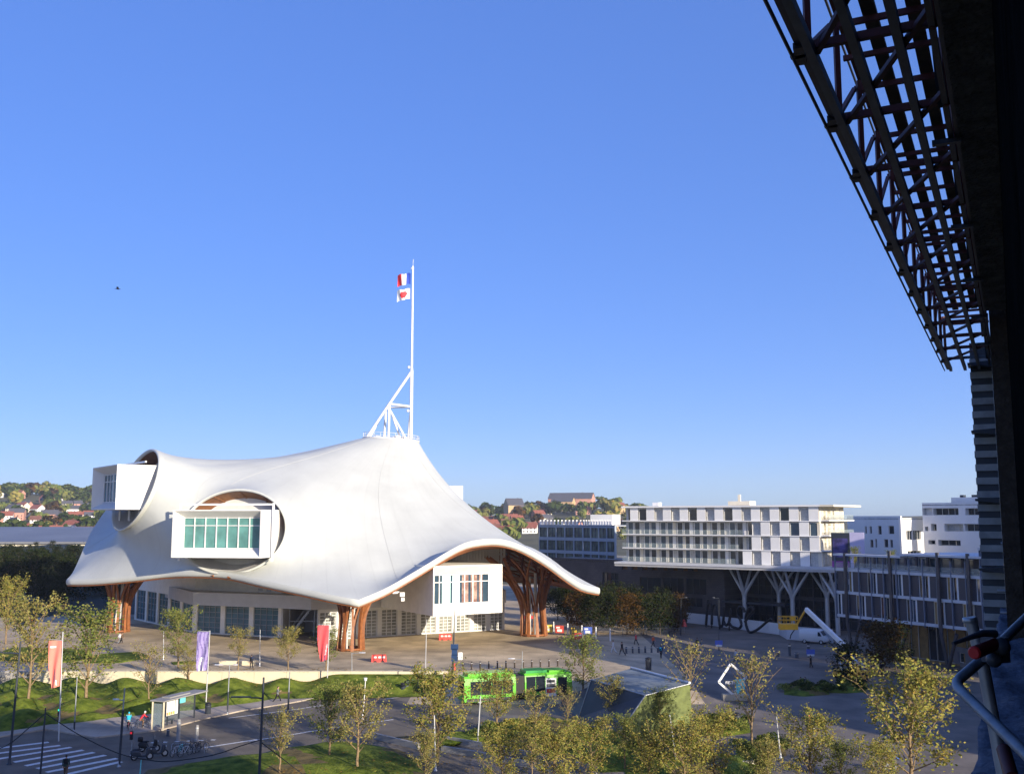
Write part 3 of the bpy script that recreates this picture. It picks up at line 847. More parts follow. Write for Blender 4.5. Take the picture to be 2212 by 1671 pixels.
for k_ in range(7): stripe(300 + 26 * k_, 1604 - 1.2 * k_, 309 + 26 * k_, 1604.5 - 1.2 * k_, .35, 'lane_mark')
# ---------------------------------------------------------------- lawns
def mound(x, y):
    """rolling turf between street and esplanade wall"""
    yb = mound_edge(x)
    t = sstep((y - yb) / 5.0)
    base = .25 * t + .35 * sstep((y - yb) / (131 - yb))
    fl = sstep((x + 27) / 6)                 # smooth ramp of lawn on the right
    ph = 2 * math.pi * (x + 47.2) / 6.45
    w = 0
    for k, yr in enumerate((128.0, 121.6, 115.2, 109)):
        w = max(w, (.5 + .5 * math.cos(ph + (math.pi if k % 2 else 0))) ** .9 * math.exp(-((y - yr) / 3.0) ** 2))
    return max(base, lerp(base + 1.12 * w * t, 1.75 * sstep((y - yb) / (131 - yb)) + .05, fl))
EDGE = [(-80, 96), (-51, 102), (-46, 107), (-43, 109.5), (-33.5, 116), (-27, 121.6), (-20.5, 123), (-15, 124.2), (-9, 125)]
def mound_edge(x):
    for (a, b_), (c_, d_) in zip(EDGE, EDGE[1:]):
        if x <= c_: return b_ + (d_ - b_) * (x - a) / (c_ - a)
    return 125
b = MB(); xs = frange(-80, -8.5, .55); n_ = 44
for x in xs:
    y0 = mound_edge(x)
    for k in range(n_ + 1):
        y = lerp(y0, 130.55, k / n_); b.v.append((x, y, mound(x, y) + .02))
for i in range(len(xs) - 1):
    for k in range(n_): 
        q = i * (n_ + 1) + k; b.f.append([q, q + n_ + 1, q + n_ + 2, q + 1])
        cx, cy, cz = [sum(b.v[t][d] for t in b.f[-1]) / 4 for d in range(3)]
        low = cz < .62 and cy > mound_edge(cx) + 3 and cx < -24 
        b.m.append(1 if (low and math.sin(cx * 1.3 + cy * .9) > -.2) else 0); b.sm.append(True)
struct(b, 'lawn', [M['grass'], M['soil']])
ISLES = []
def isle(uv, hgt, rough=.25, name='lawn', mats=None, soil=0.0):
    poly = [G(u, v, 0) for u, v in uv]; cx = sum(p.x for p in poly) / len(poly); cy = sum(p.y for p in poly) / len(poly)
    ISLES.append([(p.x, p.y) for p in poly]); b = MB(); K = 12; n = []
    pts = []
    for i in range(len(poly)):
        a, c_ = poly[i], poly[(i + 1) % len(poly)]
        for q in range(5): pts.append(a.lerp(c_, q / 5))
    for k in range(K + 1):
        t = k / K
        for p in pts:
            x, y = lerp(p.x, cx, t), lerp(p.y, cy, t)
            z = .02 + hgt * sstep(t * 2.2) * (1 + rough * math.sin(x * .9) * math.cos(y * .8)); b.v.append((x, y, z))
    m_ = len(pts)
    for k in range(K):
        for i in range(m_):
            i2 = (i + 1) % m_; b.f.append([k * m_ + i, k * m_ + i2, (k + 1) * m_ + i2, (k + 1) * m_ + i])
            mx = sum(b.v[t][0] for t in b.f[-1]) / 4; my = sum(b.v[t][1] for t in b.f[-1]) / 4
            b.m.append(1 if soil and math.sin(mx * .55 + 1.3 * math.sin(my * .4)) > 1 - 2 * soil else 0); b.sm.append(True)
    return struct(b, name, mats or [M['grass'], M['soil']])
isle([(290,1690),(320,1662),(390,1653),(472,1640),(538,1634),(610,1622),(672,1611),(735,1600),(800,1608),(860,1618),(905,1640),(925,1690)], .5, soil=.08)
isle([(820,1592),(900,1603),(1000,1581),(1040,1566),(1100,1556),(1180,1545),(1260,1566),(1330,1580),(1420,1590),(1480,1600),(1540,1620),(1440,1662),(1300,1668),(1160,1642),(1010,1607),(900,1618)], .55, soil=.18)
isle([(1340,1650),(1450,1632),(1560,1626),(1660,1640),(1640,1690),(1360,1690)], .5, soil=.2)
isle([(1536,1556),(1590,1553),(1618,1560),(1622,1582),(1570,1590),(1500,1588)], .35, soil=.3)
isle([(1590,1608),(1640,1600),(1690,1606),(1700,1632),(1640,1640),(1590,1630)], .35, soil=.3)
isle([(1690,1486),(1740,1480),(1790,1482),(1792,1500),(1740,1504),(1688,1502)], .4, soil=.1)
isle([(1790,1482),(1830,1476),(1870,1478),(1872,1494),(1830,1497),(1792,1496)], .4, soil=.1)
# grass strips of the esplanade planting beds
for uv in ([(-40,1424),(30,1398),(100,1400),(190,1405),(200,1424),(120,1432)], [(180,1420),(230,1412),(300,1408),(325,1420),(260,1431),(180,1432)], [(370,1431),(410,1428),(430,1433),(375,1435)]):
    poly = [G(u, v, 2.0) for u, v in uv]; b = MB(); b.prism([(p.x, p.y) for p in poly], 1.9, 2.12); struct(b, 'lawn', M['grass'])
# ---------------------------------------------------------------- walls
t = thing('retaining_wall', 'long low pale concrete wall holding up the esplanade behind the grassy mounds', 'wall', (-35, 130.8, 0))
b = MB(); xs_ = [-60 + 52.0 * k / 13 for k in range(14)]
for a, c_ in zip(xs_, xs_[1:]): b.box(((a + c_) / 2, 130.75, 1.04), (c_ - a - .03, .4, 2.12))
o = b.build('wall_face', M['wallbeige']); o.parent = t; o.matrix_parent_inverse = Matrix.Translation((-35, 130.8, 0)).inverted()
b = MB(); b.box((-34, 130.76, 2.14), (52.1, .52, .09)); o = b.build('coping', M['concrete']); o.parent = t; o.matrix_parent_inverse = Matrix.Translation((-35, 130.8, 0)).inverted()
b = MB(); rnd = random.Random(3)
for row in range(6):
    x = -84 + rnd.random() * .5
    while x < -60.2:
        w_ = rnd.uniform(.45, .95); b.box((x + w_ / 2, 130.6 + rnd.uniform(-.12, .1), .2 + row * .36), (w_ * .94, .7, .35), rnd.uniform(-.05, .05)); x += w_
tag(b.build('rubble_wall', mat('rubble_stone', (.33, .31, .28), var=.35, scale=.9, bump=.6)), 'rough grey rubble stone wall at the far left end of the esplanade', 'wall')
for k, (u0, v0, u1, v1, lab) in enumerate(((470,1438,546,1438,'long pale concrete bench block on top of the esplanade wall, dark figure beside it'),)):
    a, c_ = G(u0, v0, 2.0), G(u1, v1, 2.0); b = MB(); b.box(((a.x + c_.x) / 2, a.y + 1.0, 2.28), ((c_.x - a.x), .7, .55)); tag(b.build('concrete_bench', M['wallbeige']), lab, 'bench')
def lowwall(uvs, h, label, m=M['greyconc'], w=.3):
    b = MB(); pts = [G(u, v, 0) for u, v in uvs]
    for a, c_ in zip(pts, pts[1:]): b.beam((a.x, a.y, h / 2), (c_.x, c_.y, h / 2), w, h)
    return tag(b.build('low_wall', m), label, 'wall')
lowwall([(806,1594),(860,1607),(905,1618)], .55, 'short low concrete wall climbing from the road to the left of the tree clump')
lowwall([(960,1603),(1030,1615),(1100,1628),(1160,1641),(1220,1655),(1290,1670)], .6, 'long low concrete wall along the near edge of the planted island')
lowwall([(955,1622),(1030,1634),(1100,1648),(1160,1660),(1230,1676)], .5, 'lower concrete wall running beside the sunken dark lane')
patch('path', [(958,1610),(1160,1650),(1220,1664),(1160,1656),(1030,1630),(955,1618)], M['soil'], .03)
lowwall([(1640,1652),(1560,1661),(1480,1672)], .5, 'straight pale kerb wall at the bottom edge between tree crowns', M['concrete'])

# ---------------------------------------------------------------- plant makers
def tree_mesh(seed, h, cw, cb, nl, lm, bm, leaf=.3, dense=.5, vase=.6, limbs=16, droop=0.0):
    r = random.Random(seed); tr = MB(); cr = MB()
    tp = [Vector((0, 0, 0))]; x = y = 0
    nseg = 7; top = h * .86
    for i in range(1, nseg + 1):
        x += r.uniform(-.012, .012) * h; y += r.uniform(-.012, .012) * h; tp.append(Vector((x, y, top * i / nseg)))
    r0 = .012 * h + .035
    tr.tube(tp, [r0 * (1 - .86 * i / nseg) for i in range(nseg + 1)], 6)
    def on_trunk(z): 
        t = min(.999, z / top) * nseg; i = int(t); return tp[i].lerp(tp[i + 1], t - i)
    ends = []
    for k in range(limbs):
        f = (k + r.random()) / limbs; z0 = lerp(cb, .86, f) * h; o = on_trunk(z0)
        a = k * 2.4 + r.uniform(-.5, .5)
        env = cw * .5 * math.sin(math.pi * (.24 + .66 * f)) ** .8 * r.uniform(.72, 1.18)
        rise = env * vase * lerp(.8, 1.5, f) * r.uniform(.8, 1.3); rise = min(rise, h * 1.02 - z0)
        e = o + Vector((env * math.cos(a), env * math.sin(a), rise)); mid = o.lerp(e, .5) + Vector((r.uniform(-.1, .1), r.uniform(-.1, .1), .02)) * env
        pts = [o, o.lerp(mid, .5), mid, mid.lerp(e, .5) + Vector((0, 0, .03 * env)), e]
        tr.tube(pts, [r0 * .36, r0 * .3, r0 * .22, r0 * .15, r0 * .06], 4, cap=False)
        for q in range(r.randint(4, 6)):
            b0 = pts[r.choice((1, 2, 2, 3, 3, 4))]; d = Vector((r.uniform(-1, 1), r.uniform(-1, 1), r.uniform(-.1, 1.2))).normalized() * max(.5, env) * r.uniform(.28, .55)
            e2 = b0 + d; tr.tube([b0, b0 + d * .5 + Vector((0, 0, .03)), e2], [r0 * .12, r0 * .08, r0 * .03], 3, cap=False); ends.append((b0, e2))
        ends.append((o.lerp(mid, .6), e))
    ends.append((tp[-2], tp[-1] + Vector((0, 0, h * .12))))
    n = 0
    while n < nl:
        a, e = r.choice(ends); t = r.uniform(.05, 1.08); p = a.lerp(e, t) + Vector((r.gauss(0, 1), r.gauss(0, 1), r.gauss(0, 1))) * leaf * lerp(1.1, .55, dense)
        s = leaf * r.uniform(.45, 1.0)
        X = Vector((r.gauss(0, 1), r.gauss(0, 1), r.gauss(0, .6))).normalized(); Y = X.cross(Vector((r.gauss(0, 1), r.gauss(0, 1), r.gauss(0, 1)))).normalized()
        cr.add([p - X * s * .5, p - Y * s * .32 + X * s * .05, p + X * s * .5, p + Y * s * .32 + X * s * .05], [(0, 1, 2, 3)]); n += 1
    return tr, cr, bm, lm
TREES = {}
def plant(kind, loc, label, cat='tree', group=None, sc=1, rz=None, name='young_tree'):
    tr, bm, cr, lm = TREES[kind]
    t = thing(name, label, cat, loc, random.random() * 6.28 if rz is None else rz, group); t.scale = (sc, sc, sc) if not hasattr(sc, '__len__') else sc
    for nm, me in (('trunk', tr), ('crown', cr)):
        o = bpy.data.objects.new(nm, me); C.objects.link(o); o.parent = t
    return t
def deftree(kind, *a, **k):
    tr, cr, bm, lm = tree_mesh(*a, **k)
    out = []
    for b, m in ((tr, bm), (cr, lm)):
        me = bpy.data.meshes.new(kind); me.from_pydata(b.v, [], b.f); me.materials.append(m); me.polygons.foreach_set('use_smooth', b.sm); me.update(); out.append(me)
    TREES[kind] = (out[0], bm, out[1], lm)
# unit height 6 m young trees of the square, in several habits
deftree('tan1', 1, 6, 3.7, .20, 2900, M['leaf_tan'], M['bark'], leaf=.21, vase=1.1)
deftree('tan2', 2, 6, 3.5, .24, 2000, M['leaf_tan'], M['bark'], leaf=.215, vase=1.3)
deftree('gold1', 3, 6, 4.9, .15, 4800, M['leaf_gold'], M['bark'], leaf=.215, vase=.9, limbs=20)
deftree('gold2', 4, 6, 5.6, .10, 5600, M['leaf_gold'], M['bark'], leaf=.215, vase=.8, limbs=22)
deftree('olive1', 5, 6, 4.1, .18, 3600, M['leaf_olive'], M['bark'], leaf=.21, vase=1.0, limbs=20)
deftree('olive2', 6, 6, 3.6, .18, 3200, M['leaf_olive'], M['bark'], leaf=.215, vase=1.4, limbs=18)
deftree('sparse', 8, 6, 3.8, .25, 900, M['leaf_tan'], M['bark'], leaf=.22, vase=1.2, limbs=20)
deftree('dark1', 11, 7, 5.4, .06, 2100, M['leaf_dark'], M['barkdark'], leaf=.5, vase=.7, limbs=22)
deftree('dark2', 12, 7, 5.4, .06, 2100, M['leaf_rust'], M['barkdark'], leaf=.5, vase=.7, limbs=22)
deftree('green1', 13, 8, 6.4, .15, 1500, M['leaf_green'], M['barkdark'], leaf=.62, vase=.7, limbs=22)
deftree('oliveL', 14, 8, 6.6, .12, 1300, M['leaf_olive'], M['barkdark'], leaf=.66, vase=.7, limbs=22)
# (kind, base u, v, crown top v, label, dx) : surveyed trunks
TL = [
 ('gold1', 12, 1390, 1255, 'bushy yellow green tree cut by the left edge of the photo'),
 ('tan1', 62, 1536, 1296, 'tall tan tree left of the coral banner, on the grassy mounds'),
 ('olive2', 185, 1530, 1314, 'olive tan tree just right of the coral banner, on the mounds'),
 ('sparse', 322, 1531, 1398, 'thin bare-looking tree on the mound behind the bus shelter roof end'),
 ('olive1', 385, 1442, 1318, 'yellow olive tree in front of the left glazed wall, beside the violet banner'),
 ('tan2', 407, 1488, 1400, 'small pale trunked tree on the mound crest below the violet banner'),
 ('tan2', 513, 1468, 1360, 'small tan tree in front of the three big windows'),
 ('tan1', 621, 1468, 1355, 'tan tree against the stair recess of the museum'),
 ('olive2', 703, 1472, 1360, 'tan tree half hidden behind the crimson banner'),
 ('tan2', 605, 1676, 1542, 'tan tree right of the dark lamp post at the bottom lawn'),
 ('olive1', 711, 1640, 1483, 'olive tan tree on the bottom lawn, left of the globe topped lamp'),
 ('tan1', 773, 1667, 1478, 'tan tree on the bottom lawn, leaves around the globe topped lamp'),
 ('gold1', 944, 1652, 1454, 'large round golden tree left of the bus'),
 ('tan1', 918, 1705, 1580, 'leafy tan tree at the bottom edge below the large golden tree'),
 ('gold1', 1074, 1575, 1455, 'golden tree in front of the rear half of the bus'),
 ('tan2', 1159, 1626, 1498, 'tan tree in front of the bus driver end'),
 ('olive1', 1259, 1507, 1374, 'tall olive tree standing right of the bus'),
 ('sparse', 1228, 1590, 1490, 'loose tan tree at the left corner of the angular pavilion'),
 ('tan1', 1324, 1564, 1461, 'tan tree against the dark slope of the angular pavilion'),
 ('gold2', 1275, 1700, 1560, 'broad golden tree below the angular pavilion, cut by the bottom edge'),
 ('olive1', 1425, 1578, 1488, 'small olive tree before the green end of the angular pavilion'),
 ('sparse', 1494, 1569, 1394, 'tall tan tree at the right end of the angular pavilion'),
 ('gold1', 1545, 1705, 1540, 'broad golden tree at the bottom edge below the white diamond sign'),
 ('sparse', 1626, 1622, 1421, 'tan tree with long pale trunk just right of the white diamond sign'),
 ('gold2', 1750, 1712, 1545, 'golden tree at the bottom edge under the person in the red top'),
 ('gold2', 1968, 1712, 1447, 'largest foreground tree, wide golden crown by the scaffold rail'),
 ('tan2', 1150, 1690, 1590, 'low tan tree at the bottom edge beside the sunken lane'),
 ('gold1', 1405, 1712, 1575, 'golden tree at the bottom edge left of the leaning pale post'),
 ('gold1', 1905, 1740, 1610, 'low golden tree at the bottom edge beside the crouching cyclists'),
 ('olive1', 1640, 1730, 1625, 'low olive tree at the bottom edge among the planting beds'),
 ('gold2', 1085, 1720, 1585, 'bushy golden tree at the bottom edge below the sunken lane end'),
 ('gold1', 1195, 1735, 1575, 'golden tree at the bottom edge between the lane and the broad golden tree'),
 ('olive1', 1350, 1660, 1545, 'olive tree at the foot of the green pavilion end, before the leaning post'),
 ('gold1', 1480, 1725, 1560, 'golden tree at the bottom edge between the two leaning posts'),
 ('olive2', 1820, 1725, 1600, 'olive tree at the bottom edge left of the largest foreground tree'),
 ('tan1', 1660, 1735, 1600, 'tan tree at the bottom edge right of the pale trunked tree'),
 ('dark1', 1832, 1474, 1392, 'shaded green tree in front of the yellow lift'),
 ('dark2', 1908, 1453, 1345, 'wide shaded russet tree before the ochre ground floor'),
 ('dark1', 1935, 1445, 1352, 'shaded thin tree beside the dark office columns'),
]
for kind, u, v, vt, lab in TL:
    p = G(u, v); zt = ZV(vt, p.y); s = (zt - p.z) / 6.1
    if kind.startswith('dark'): s = (zt - p.z) / 7.1
    wsc = {'sparse': 1.0}.get(kind, 1.12)
    if u < 100: wsc = .85
    if u > 1900 and kind == 'gold2' and v < 1720: wsc = 1.15
    plant(kind, p, lab, 'tree', 'young autumn trees on the square', (s * wsc, s * wsc, s))
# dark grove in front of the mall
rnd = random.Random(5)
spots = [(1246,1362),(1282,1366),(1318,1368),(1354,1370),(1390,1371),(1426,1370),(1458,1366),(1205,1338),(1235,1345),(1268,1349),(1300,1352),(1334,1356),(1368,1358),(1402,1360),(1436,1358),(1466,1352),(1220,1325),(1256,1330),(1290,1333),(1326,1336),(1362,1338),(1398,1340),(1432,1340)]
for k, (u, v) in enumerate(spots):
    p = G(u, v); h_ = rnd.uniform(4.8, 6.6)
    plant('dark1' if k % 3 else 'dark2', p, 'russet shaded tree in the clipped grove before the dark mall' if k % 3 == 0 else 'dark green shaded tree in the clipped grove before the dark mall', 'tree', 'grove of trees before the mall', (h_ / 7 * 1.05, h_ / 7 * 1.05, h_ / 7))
# shrubs on the beds
def shrub_mesh(seed, lm, n=260):
    r = random.Random(seed); b = MB()
    for k in range(n):
        a = r.random() * 6.28; q = r.random() ** .6; p = Vector((q * .7 * math.cos(a), q * .7 * math.sin(a), r.random() * .75 * (1 - .5 * q * q) + .03)); s = r.uniform(.12, .26)
        X = Vector((r.gauss(0, 1), r.gauss(0, 1), r.gauss(0, .8))).normalized(); Y = X.orthogonal().normalized()
        b.add([p - X * s * .5, p - Y * s * .3, p + X * s * .5, p + Y * s * .3], [(0, 1, 2, 3)])
    me = bpy.data.meshes.new('shrub'); me.from_pydata(b.v, [], b.f); me.materials.append(lm); return me
SH = [shrub_mesh(1, M['leaf_green']), shrub_mesh(2, M['leaf_olive']), shrub_mesh(3, M['leaf_gold'])]
def shrubs(uvs, n, lab, grp, kinds=(0, 1, 2), seed=1, s0=.8):
    r = random.Random(seed); poly = [G(u, v, 0) for u, v in uvs]; x0, x1 = min(p.x for p in poly), max(p.x for p in poly); y0, y1 = min(p.y for p in poly), max(p.y for p in poly); c = 0; g = 0
    while c < n and g < 4000:
        g += 1; x, y = r.uniform(x0, x1), r.uniform(y0, y1)
        if not in_poly(x, y, [(p.x, p.y) for p in poly]): continue
        o = bpy.data.objects.new('shrub', SH[r.choice(kinds)]); C.objects.link(o); o.location = (x, y, .3); s = r.uniform(.7, 1.5) * s0; o.scale = (s, s, s * r.uniform(.7, 1.1)); o.rotation_euler.z = r.random() * 6; c += 1
        tag(o, lab, 'shrub', grp)
shrubs([(1690,1486),(1740,1480),(1790,1482),(1792,1500),(1688,1502)], 26, 'shaded green shrub in the left plaza bed near the yellow lift', 'shrubs in the left plaza bed', (0, 0, 1), 1)
shrubs([(1790,1482),(1830,1476),(1870,1478),(1872,1494),(1792,1496)], 22, 'shaded green shrub in the right plaza bed near the yellow lift', 'shrubs in the right plaza bed', (0, 0, 1), 2)
shrubs([(1536,1556),(1590,1553),(1618,1560),(1622,1582),(1500,1588)], 26, 'sunlit green shrub in the bed under the white diamond sign', 'shrubs under the diamond sign', (0, 1, 1), 3)
shrubs([(1590,1608),(1640,1600),(1690,1606),(1700,1632),(1590,1630)], 26, 'green shrub in the bed round the pale trunked tan tree', 'shrubs round the pale trunk', (0, 1, 2), 4)
shrubs([(1020,1600),(1060,1572),(1180,1560),(1260,1580),(1240,1640),(1160,1635)], 46, 'low golden shrub on the island lawn below the bus', 'shrubs on the island lawn', (1, 2, 2), 5, .9)
shrubs([(1340,1600),(1480,1604),(1530,1620),(1440,1655),(1330,1650)], 36, 'low golden shrub on the lawn below the pavilion', 'shrubs below the pavilion', (1, 2, 0), 6, .9)
shrubs([(560,1468),(620,1470),(720,1478),(700,1486),(600,1482)], 18, 'small russet shrub in a hollow between the mounds', 'shrubs between the mounds', (1, 2), 7, .6)

# fallen leaves under the trees: nobody could count them
b = MB(); r = random.Random(77)
for o in [o for o in C.objects if o.name.startswith('young_tree')]:
    sp_ = 3.2 * o.scale[0]
    for k in range(170):
        a = r.random() * 6.28; d = sp_ * r.random() ** .6 * 1.3; x = o.location.x + d * math.cos(a); y = o.location.y + d * math.sin(a)
        if y > 130.4 and x < -8: z = 2.0
        elif x < -8.5 and mound_edge(x) < y < 130.5: z = mound(x, y) + .02
        else: z = terrain(x, y) + .02
        if not (y > 130.4 and x < -8) and any(in_poly(x, y, q) for q in ISLES): z += .42
        s_ = r.uniform(.06, .15); t = r.random() * 6.28; c_, n_ = math.cos(t) * s_, math.sin(t) * s_
        b.add([(x - c_, y - n_, z + .02), (x + n_ * .6, y - c_ * .6, z + .05), (x + c_, y + n_, z + .03), (x - n_ * .6, y + c_ * .6, z + .02)], [(0, 1, 2, 3)])
tag(b.build('fallen_leaves', M['leaf_fallen']), 'scattered fallen autumn leaves on lawns and paving', 'leaves', kind='stuff')
# ================================================================ BUILDINGS ROUND THE SQUARE
def rooted(root):
    loc = Vector(root.location)
    def f(mb, name, mats, parent=None):
        o = mb.build(name, mats); o.parent = parent or root
        if parent is None: o.matrix_parent_inverse = Matrix.Translation(loc).inverted()
        return o
    return f
M['balglass'] = (lambda m: m)(mat('balustrade_glass', (.30, .36, .36), rough=.08, var=.1, scale=.5))
bs = M['balglass'].node_tree.nodes['Principled BSDF']; bs.inputs['Alpha'].default_value = .45
def au(p, X, u):
    """metres along p + a X at which the sight column u meets the wall"""
    k = (u - CU) / FX; k *= (CT)          # distant points: camera depth is close to y cos
    return (k * p.y - p.x) / (X.x - k * X.y)
def opn(p, X, z0, u0, v0, u1, v1):
    a0, a1 = au(p, X, u0), au(p, X, u1); y = (p + X * (a0 + a1) / 2).y
    return (a0, a1, ZV(v1, y) - z0, ZV(v0, y) - z0)
Z3 = Vector((0, 0, 1))
# ---------------------------------------------------------------- mall
mall = thing('mall_building', 'dark brick shopping mall with pale branching columns under the apartments', 'mall', (41, 207, 0)); mp = rooted(mall)
m0, m1, m2 = Vector((6, 243, 0)), Vector((41.9, 207.1, 0)), Vector((61, 188, 0)); X = (m1 - m0).normalized(); Nn = Vector((X.y, -X.x, 0))
ops = [opn(m0, X, 0, 1380, 1246, 1425, 1281) + ((3, 1),), opn(m0, X, 0, 1429, 1247, 1474, 1282) + ((3, 1),), opn(m0, X, 0, 1478, 1249, 1522, 1284) + ((3, 1),), opn(m0, X, 0, 1300, 1236, 1334, 1268) + ((4, 2),)]
ops += [opn(m0, X, 0, 1342 + 21.5 * k, 1209 + .55 * k, 1354 + 21.5 * k, 1229 + .7 * k) + ((1, 1), M['amber'] if k % 3 else None) for k in range(0)]
M['amber'] = mat('amber_glass', (.16, .075, .02), rough=.2, var=.4, scale=.6)  # plain amber brown base colour
ops += [opn(m0, X, 0, 1342 + 21.5 * k, 1211 + .5 * k, 1354 + 21.5 * k, 1230 + .6 * k) + ((1, 1), M['amber']) for k in range(8)]
ops += [opn(m0, X, 0, 1380 + 46 * k, 1290, 1421 + 46 * k, 1310) + ((3, 1), M['glassteal'] if k < 2 else M['glassdark']) for k in range(3)]
wallrun(m0, m1, 0, 11.6, ops, M['brickdark'], pp=mp, glassm=M['glassdark'], framem=M['darksteel'], thick=.6)
b = MB(); b.prism([(m0.x, m0.y), (m1.x, m1.y), (m1.x + 20, m1.y + 20), (m0.x + 20, m0.y + 20)], 11.3, 11.6); mp(b, 'roof', M['greyconc'])
# recessed glazed front behind the columns
r0 = m1 - Nn * 7; r1 = m2 - Nn * 7 + X * 10
wallrun(r0, r1, 0, 11.4, [(1 + 3.0 * k, 3.7 + 3.0 * k, .2, 5.2, (2, 3)) for k in range(10)] + [(1 + 3.0 * k, 3.7 + 3.0 * k, 5.8, 11, (2, 3)) for k in range(10)], M['panelgrey'], pp=mp, glassm=M['glassdark'], framem=M['darksteel'])
b = MB(); b.par(m1, -Nn * 7, X * .4, Z3 * 11.4); mp(b, 'side_wall', M['brickdark'])
b = MB(); b.par(m1 + Nn * .5 + Z3 * 4.4, -Nn * 4, X * 14, Z3 * .4); mp(b, 'canopy', M['darksteel'])
# slab with ribbed underside
XM, NM = X, Nn; sR = m1 - X * 24.5 + X * 53; X = Vector((math.cos(R(-36)), math.sin(R(-36)), 0)); Nn = Vector((X.y, -X.x, 0))
LS = -au(sR, X, 1334); b = MB(); s0 = sR - X * LS; b.par(s0 + Nn * 1.6 + Z3 * 11.62, -Nn * 20, X * LS, Z3 * .42); mp(b, 'terrace_slab', M['lightband'])
b = MB()
for k in range(int(LS / 1.1)): b.par(s0 + X * (1.1 * k + .2) + Nn * 1.2 + Z3 * 11.15, -Nn * 2.5, X * .25, Z3 * .46)
b.par(s0 + Nn * 1.45 + Z3 * 11.18, -Nn * .25, X * LS, Z3 * .43); mp(b, 'slab_rib', M['greypanel'])
# branching columns
XA, NA = X, Nn; X, Nn = XM, NM
def ycol(x, y, zt, split, spread, r=.42):
    b = MB(); f = Vector((x, y, 0)); s = f + Z3 * split
    b.tube([f, s], r, 10)
    for a in (0, 1.6, 3.3, 4.8): 
        e = s + Vector((0, 0, zt - split)) + X * spread * math.cos(a) + Nn * spread * .6 * math.sin(a)
        b.tube([s - Z3 * .4, s.lerp(e, .1), e], [r, r * .8, r * .55], 8)
    return b
for k, a in enumerate((5.2, 10.5, 15.6, 20.6, 24.6)):
    q = m1 + X * (a) + Nn * (.4 if k % 2 == 0 else -3.4)
    mp(ycol(q.x, q.y, 11.2, 6.2 if k % 2 == 0 else 6.6, 3.6), 'branching_column', M['alu'])
# ---------------------------------------------------------------- apartments on the mall
X, Nn = XA, NA
apt = thing('apartment_building', 'long white apartment block with chequered panels and glass balconies on top of the mall', 'apartment block', (41, 207, 12)); ap = rooted(apt)
a0 = s0 + X * .8 - Nn * .6; LA = LS - 53 + 45.4; FH = 2.78
b = MB(); b.par(a0 - Nn * 1.6 + Z3 * 12.06, X * LA, -Nn * 12.5, Z3 * (4 * FH)); ap(b, 'wall', M['curtain'])
for f in range(1, 5):
    b = MB(); b.par(a0 + Nn * (.2 if f < 4 else .5) + Z3 * (12.06 + f * FH - .11), X * (LA + (.1 if f < 4 else .4)), -Nn * (1.9 if f < 4 else 15), Z3 * (.2 if f < 4 else .34)); ap(b, 'floor_slab' if f < 4 else 'roof_slab', M['whitewall'])
rn = random.Random(21); nb = 22; bw = LA / nb
wb = [MB() for _ in range(4)]
for f in range(4):
    z = 12.08 + f * FH
    for k in range(nb):
        t = k / nb; o = a0 + X * (bw * k) + Z3 * z; chk = (k + f) % 2 == 0
        right = t > (.62 + .02 * f if f < 3 else .0)
        if right and chk:
            p_ = MB(); p_.par(o + Nn * .05, X * (bw - .04), -Nn * .08, Z3 * (FH - .14)); ap(p_, 'sliding_panel', M['whitewall'])
        else:
            w_ = MB(); dd = 1.45 if not right else .3; g_ = MB()
            ww = bw * (.62 if not right else .96); xo = bw * (.1 if k % 2 else .28) if not right else .02
            w_.par(o + X * xo - Nn * dd, X * .08, -Nn * .1, Z3 * (FH - .25)); w_.par(o + X * (xo + ww) - Nn * dd, X * .08, -Nn * .1, Z3 * (FH - .25)); w_.par(o + X * (xo + .082) - Nn * dd + Z3 * (FH - .36), X * (ww - .086), -Nn * .1, Z3 * .1)
            wo = ap(w_, 'window', M['whitewall'])
            q = o + X * (xo + .08) - Nn * (dd + .06); g_.quad(q, q + X * (ww - .1), q + X * (ww - .1) + Z3 * (FH - .36), q + Z3 * (FH - .36))
            gm_ = M['curtain'] if (right and rn.random() < .75) else (M['glassdark'] if rn.random() < .6 else M['glassblue'])
            ap(g_, 'pane', gm_, wo)
            if not right and rn.random() < .55:
                c_ = MB(); c_.par(o + X * (xo + ww + .1) - Nn * 1.5, X * (bw - ww - .15), -Nn * .06, Z3 * (FH - .2)); ap(c_, 'wall_panel', M['creamwall'] if rn.random() < .6 else M['whitewall'])
    if f < 3:
        b = MB(); q = a0 + Nn * .12 + Z3 * z; b.quad(q, q + X * LA * (.6 + .02 * f), q + X * LA * (.6 + .02 * f) + Z3 * 1.05, q + Z3 * 1.05); ap(b, 'balustrade', M['balglass'])
# lit end of the block with its balconies
e0 = a0 + X * LA; Y = -Nn
wallrun(e0 + Y * .3, e0 + Y * 14, 12.06, 12.06 + 4 * FH - .12, [(a, a + .95, .35 + FH * f, 2.35 + FH * f, (1, 1)) for f in range(4) for a in (1.2, 3.4, 6.4, 8.2, 11)], M['creamwall'], pp=ap, glassm=M['glassdark'], framem=M['curtain'])
for f in (1, 2, 3):
    b = MB(); q = e0 + Y * .6 + X * .01 + Z3 * (12.06 + FH * f); b.par(q, X * 1.7, Y * 14.5, Z3 * .22); 
    ap(b, 'balcony', M['whitewall'])
    b = MB(); q = q + X * 1.6 + Z3 * .22; b.quad(q, q + Y * 14.3, q + Y * 14.3 + Z3 * .95, q + Z3 * .95); ap(b, 'balustrade', M['balglass'])
b = MB(); b.par(e0 + Nn * .5 + X * .41 + Z3 * (12.06 + 4 * FH - .1), X * 2.6, Y * 16, Z3 * .34); ap(b, 'roof_overhang', M['creamwall'])
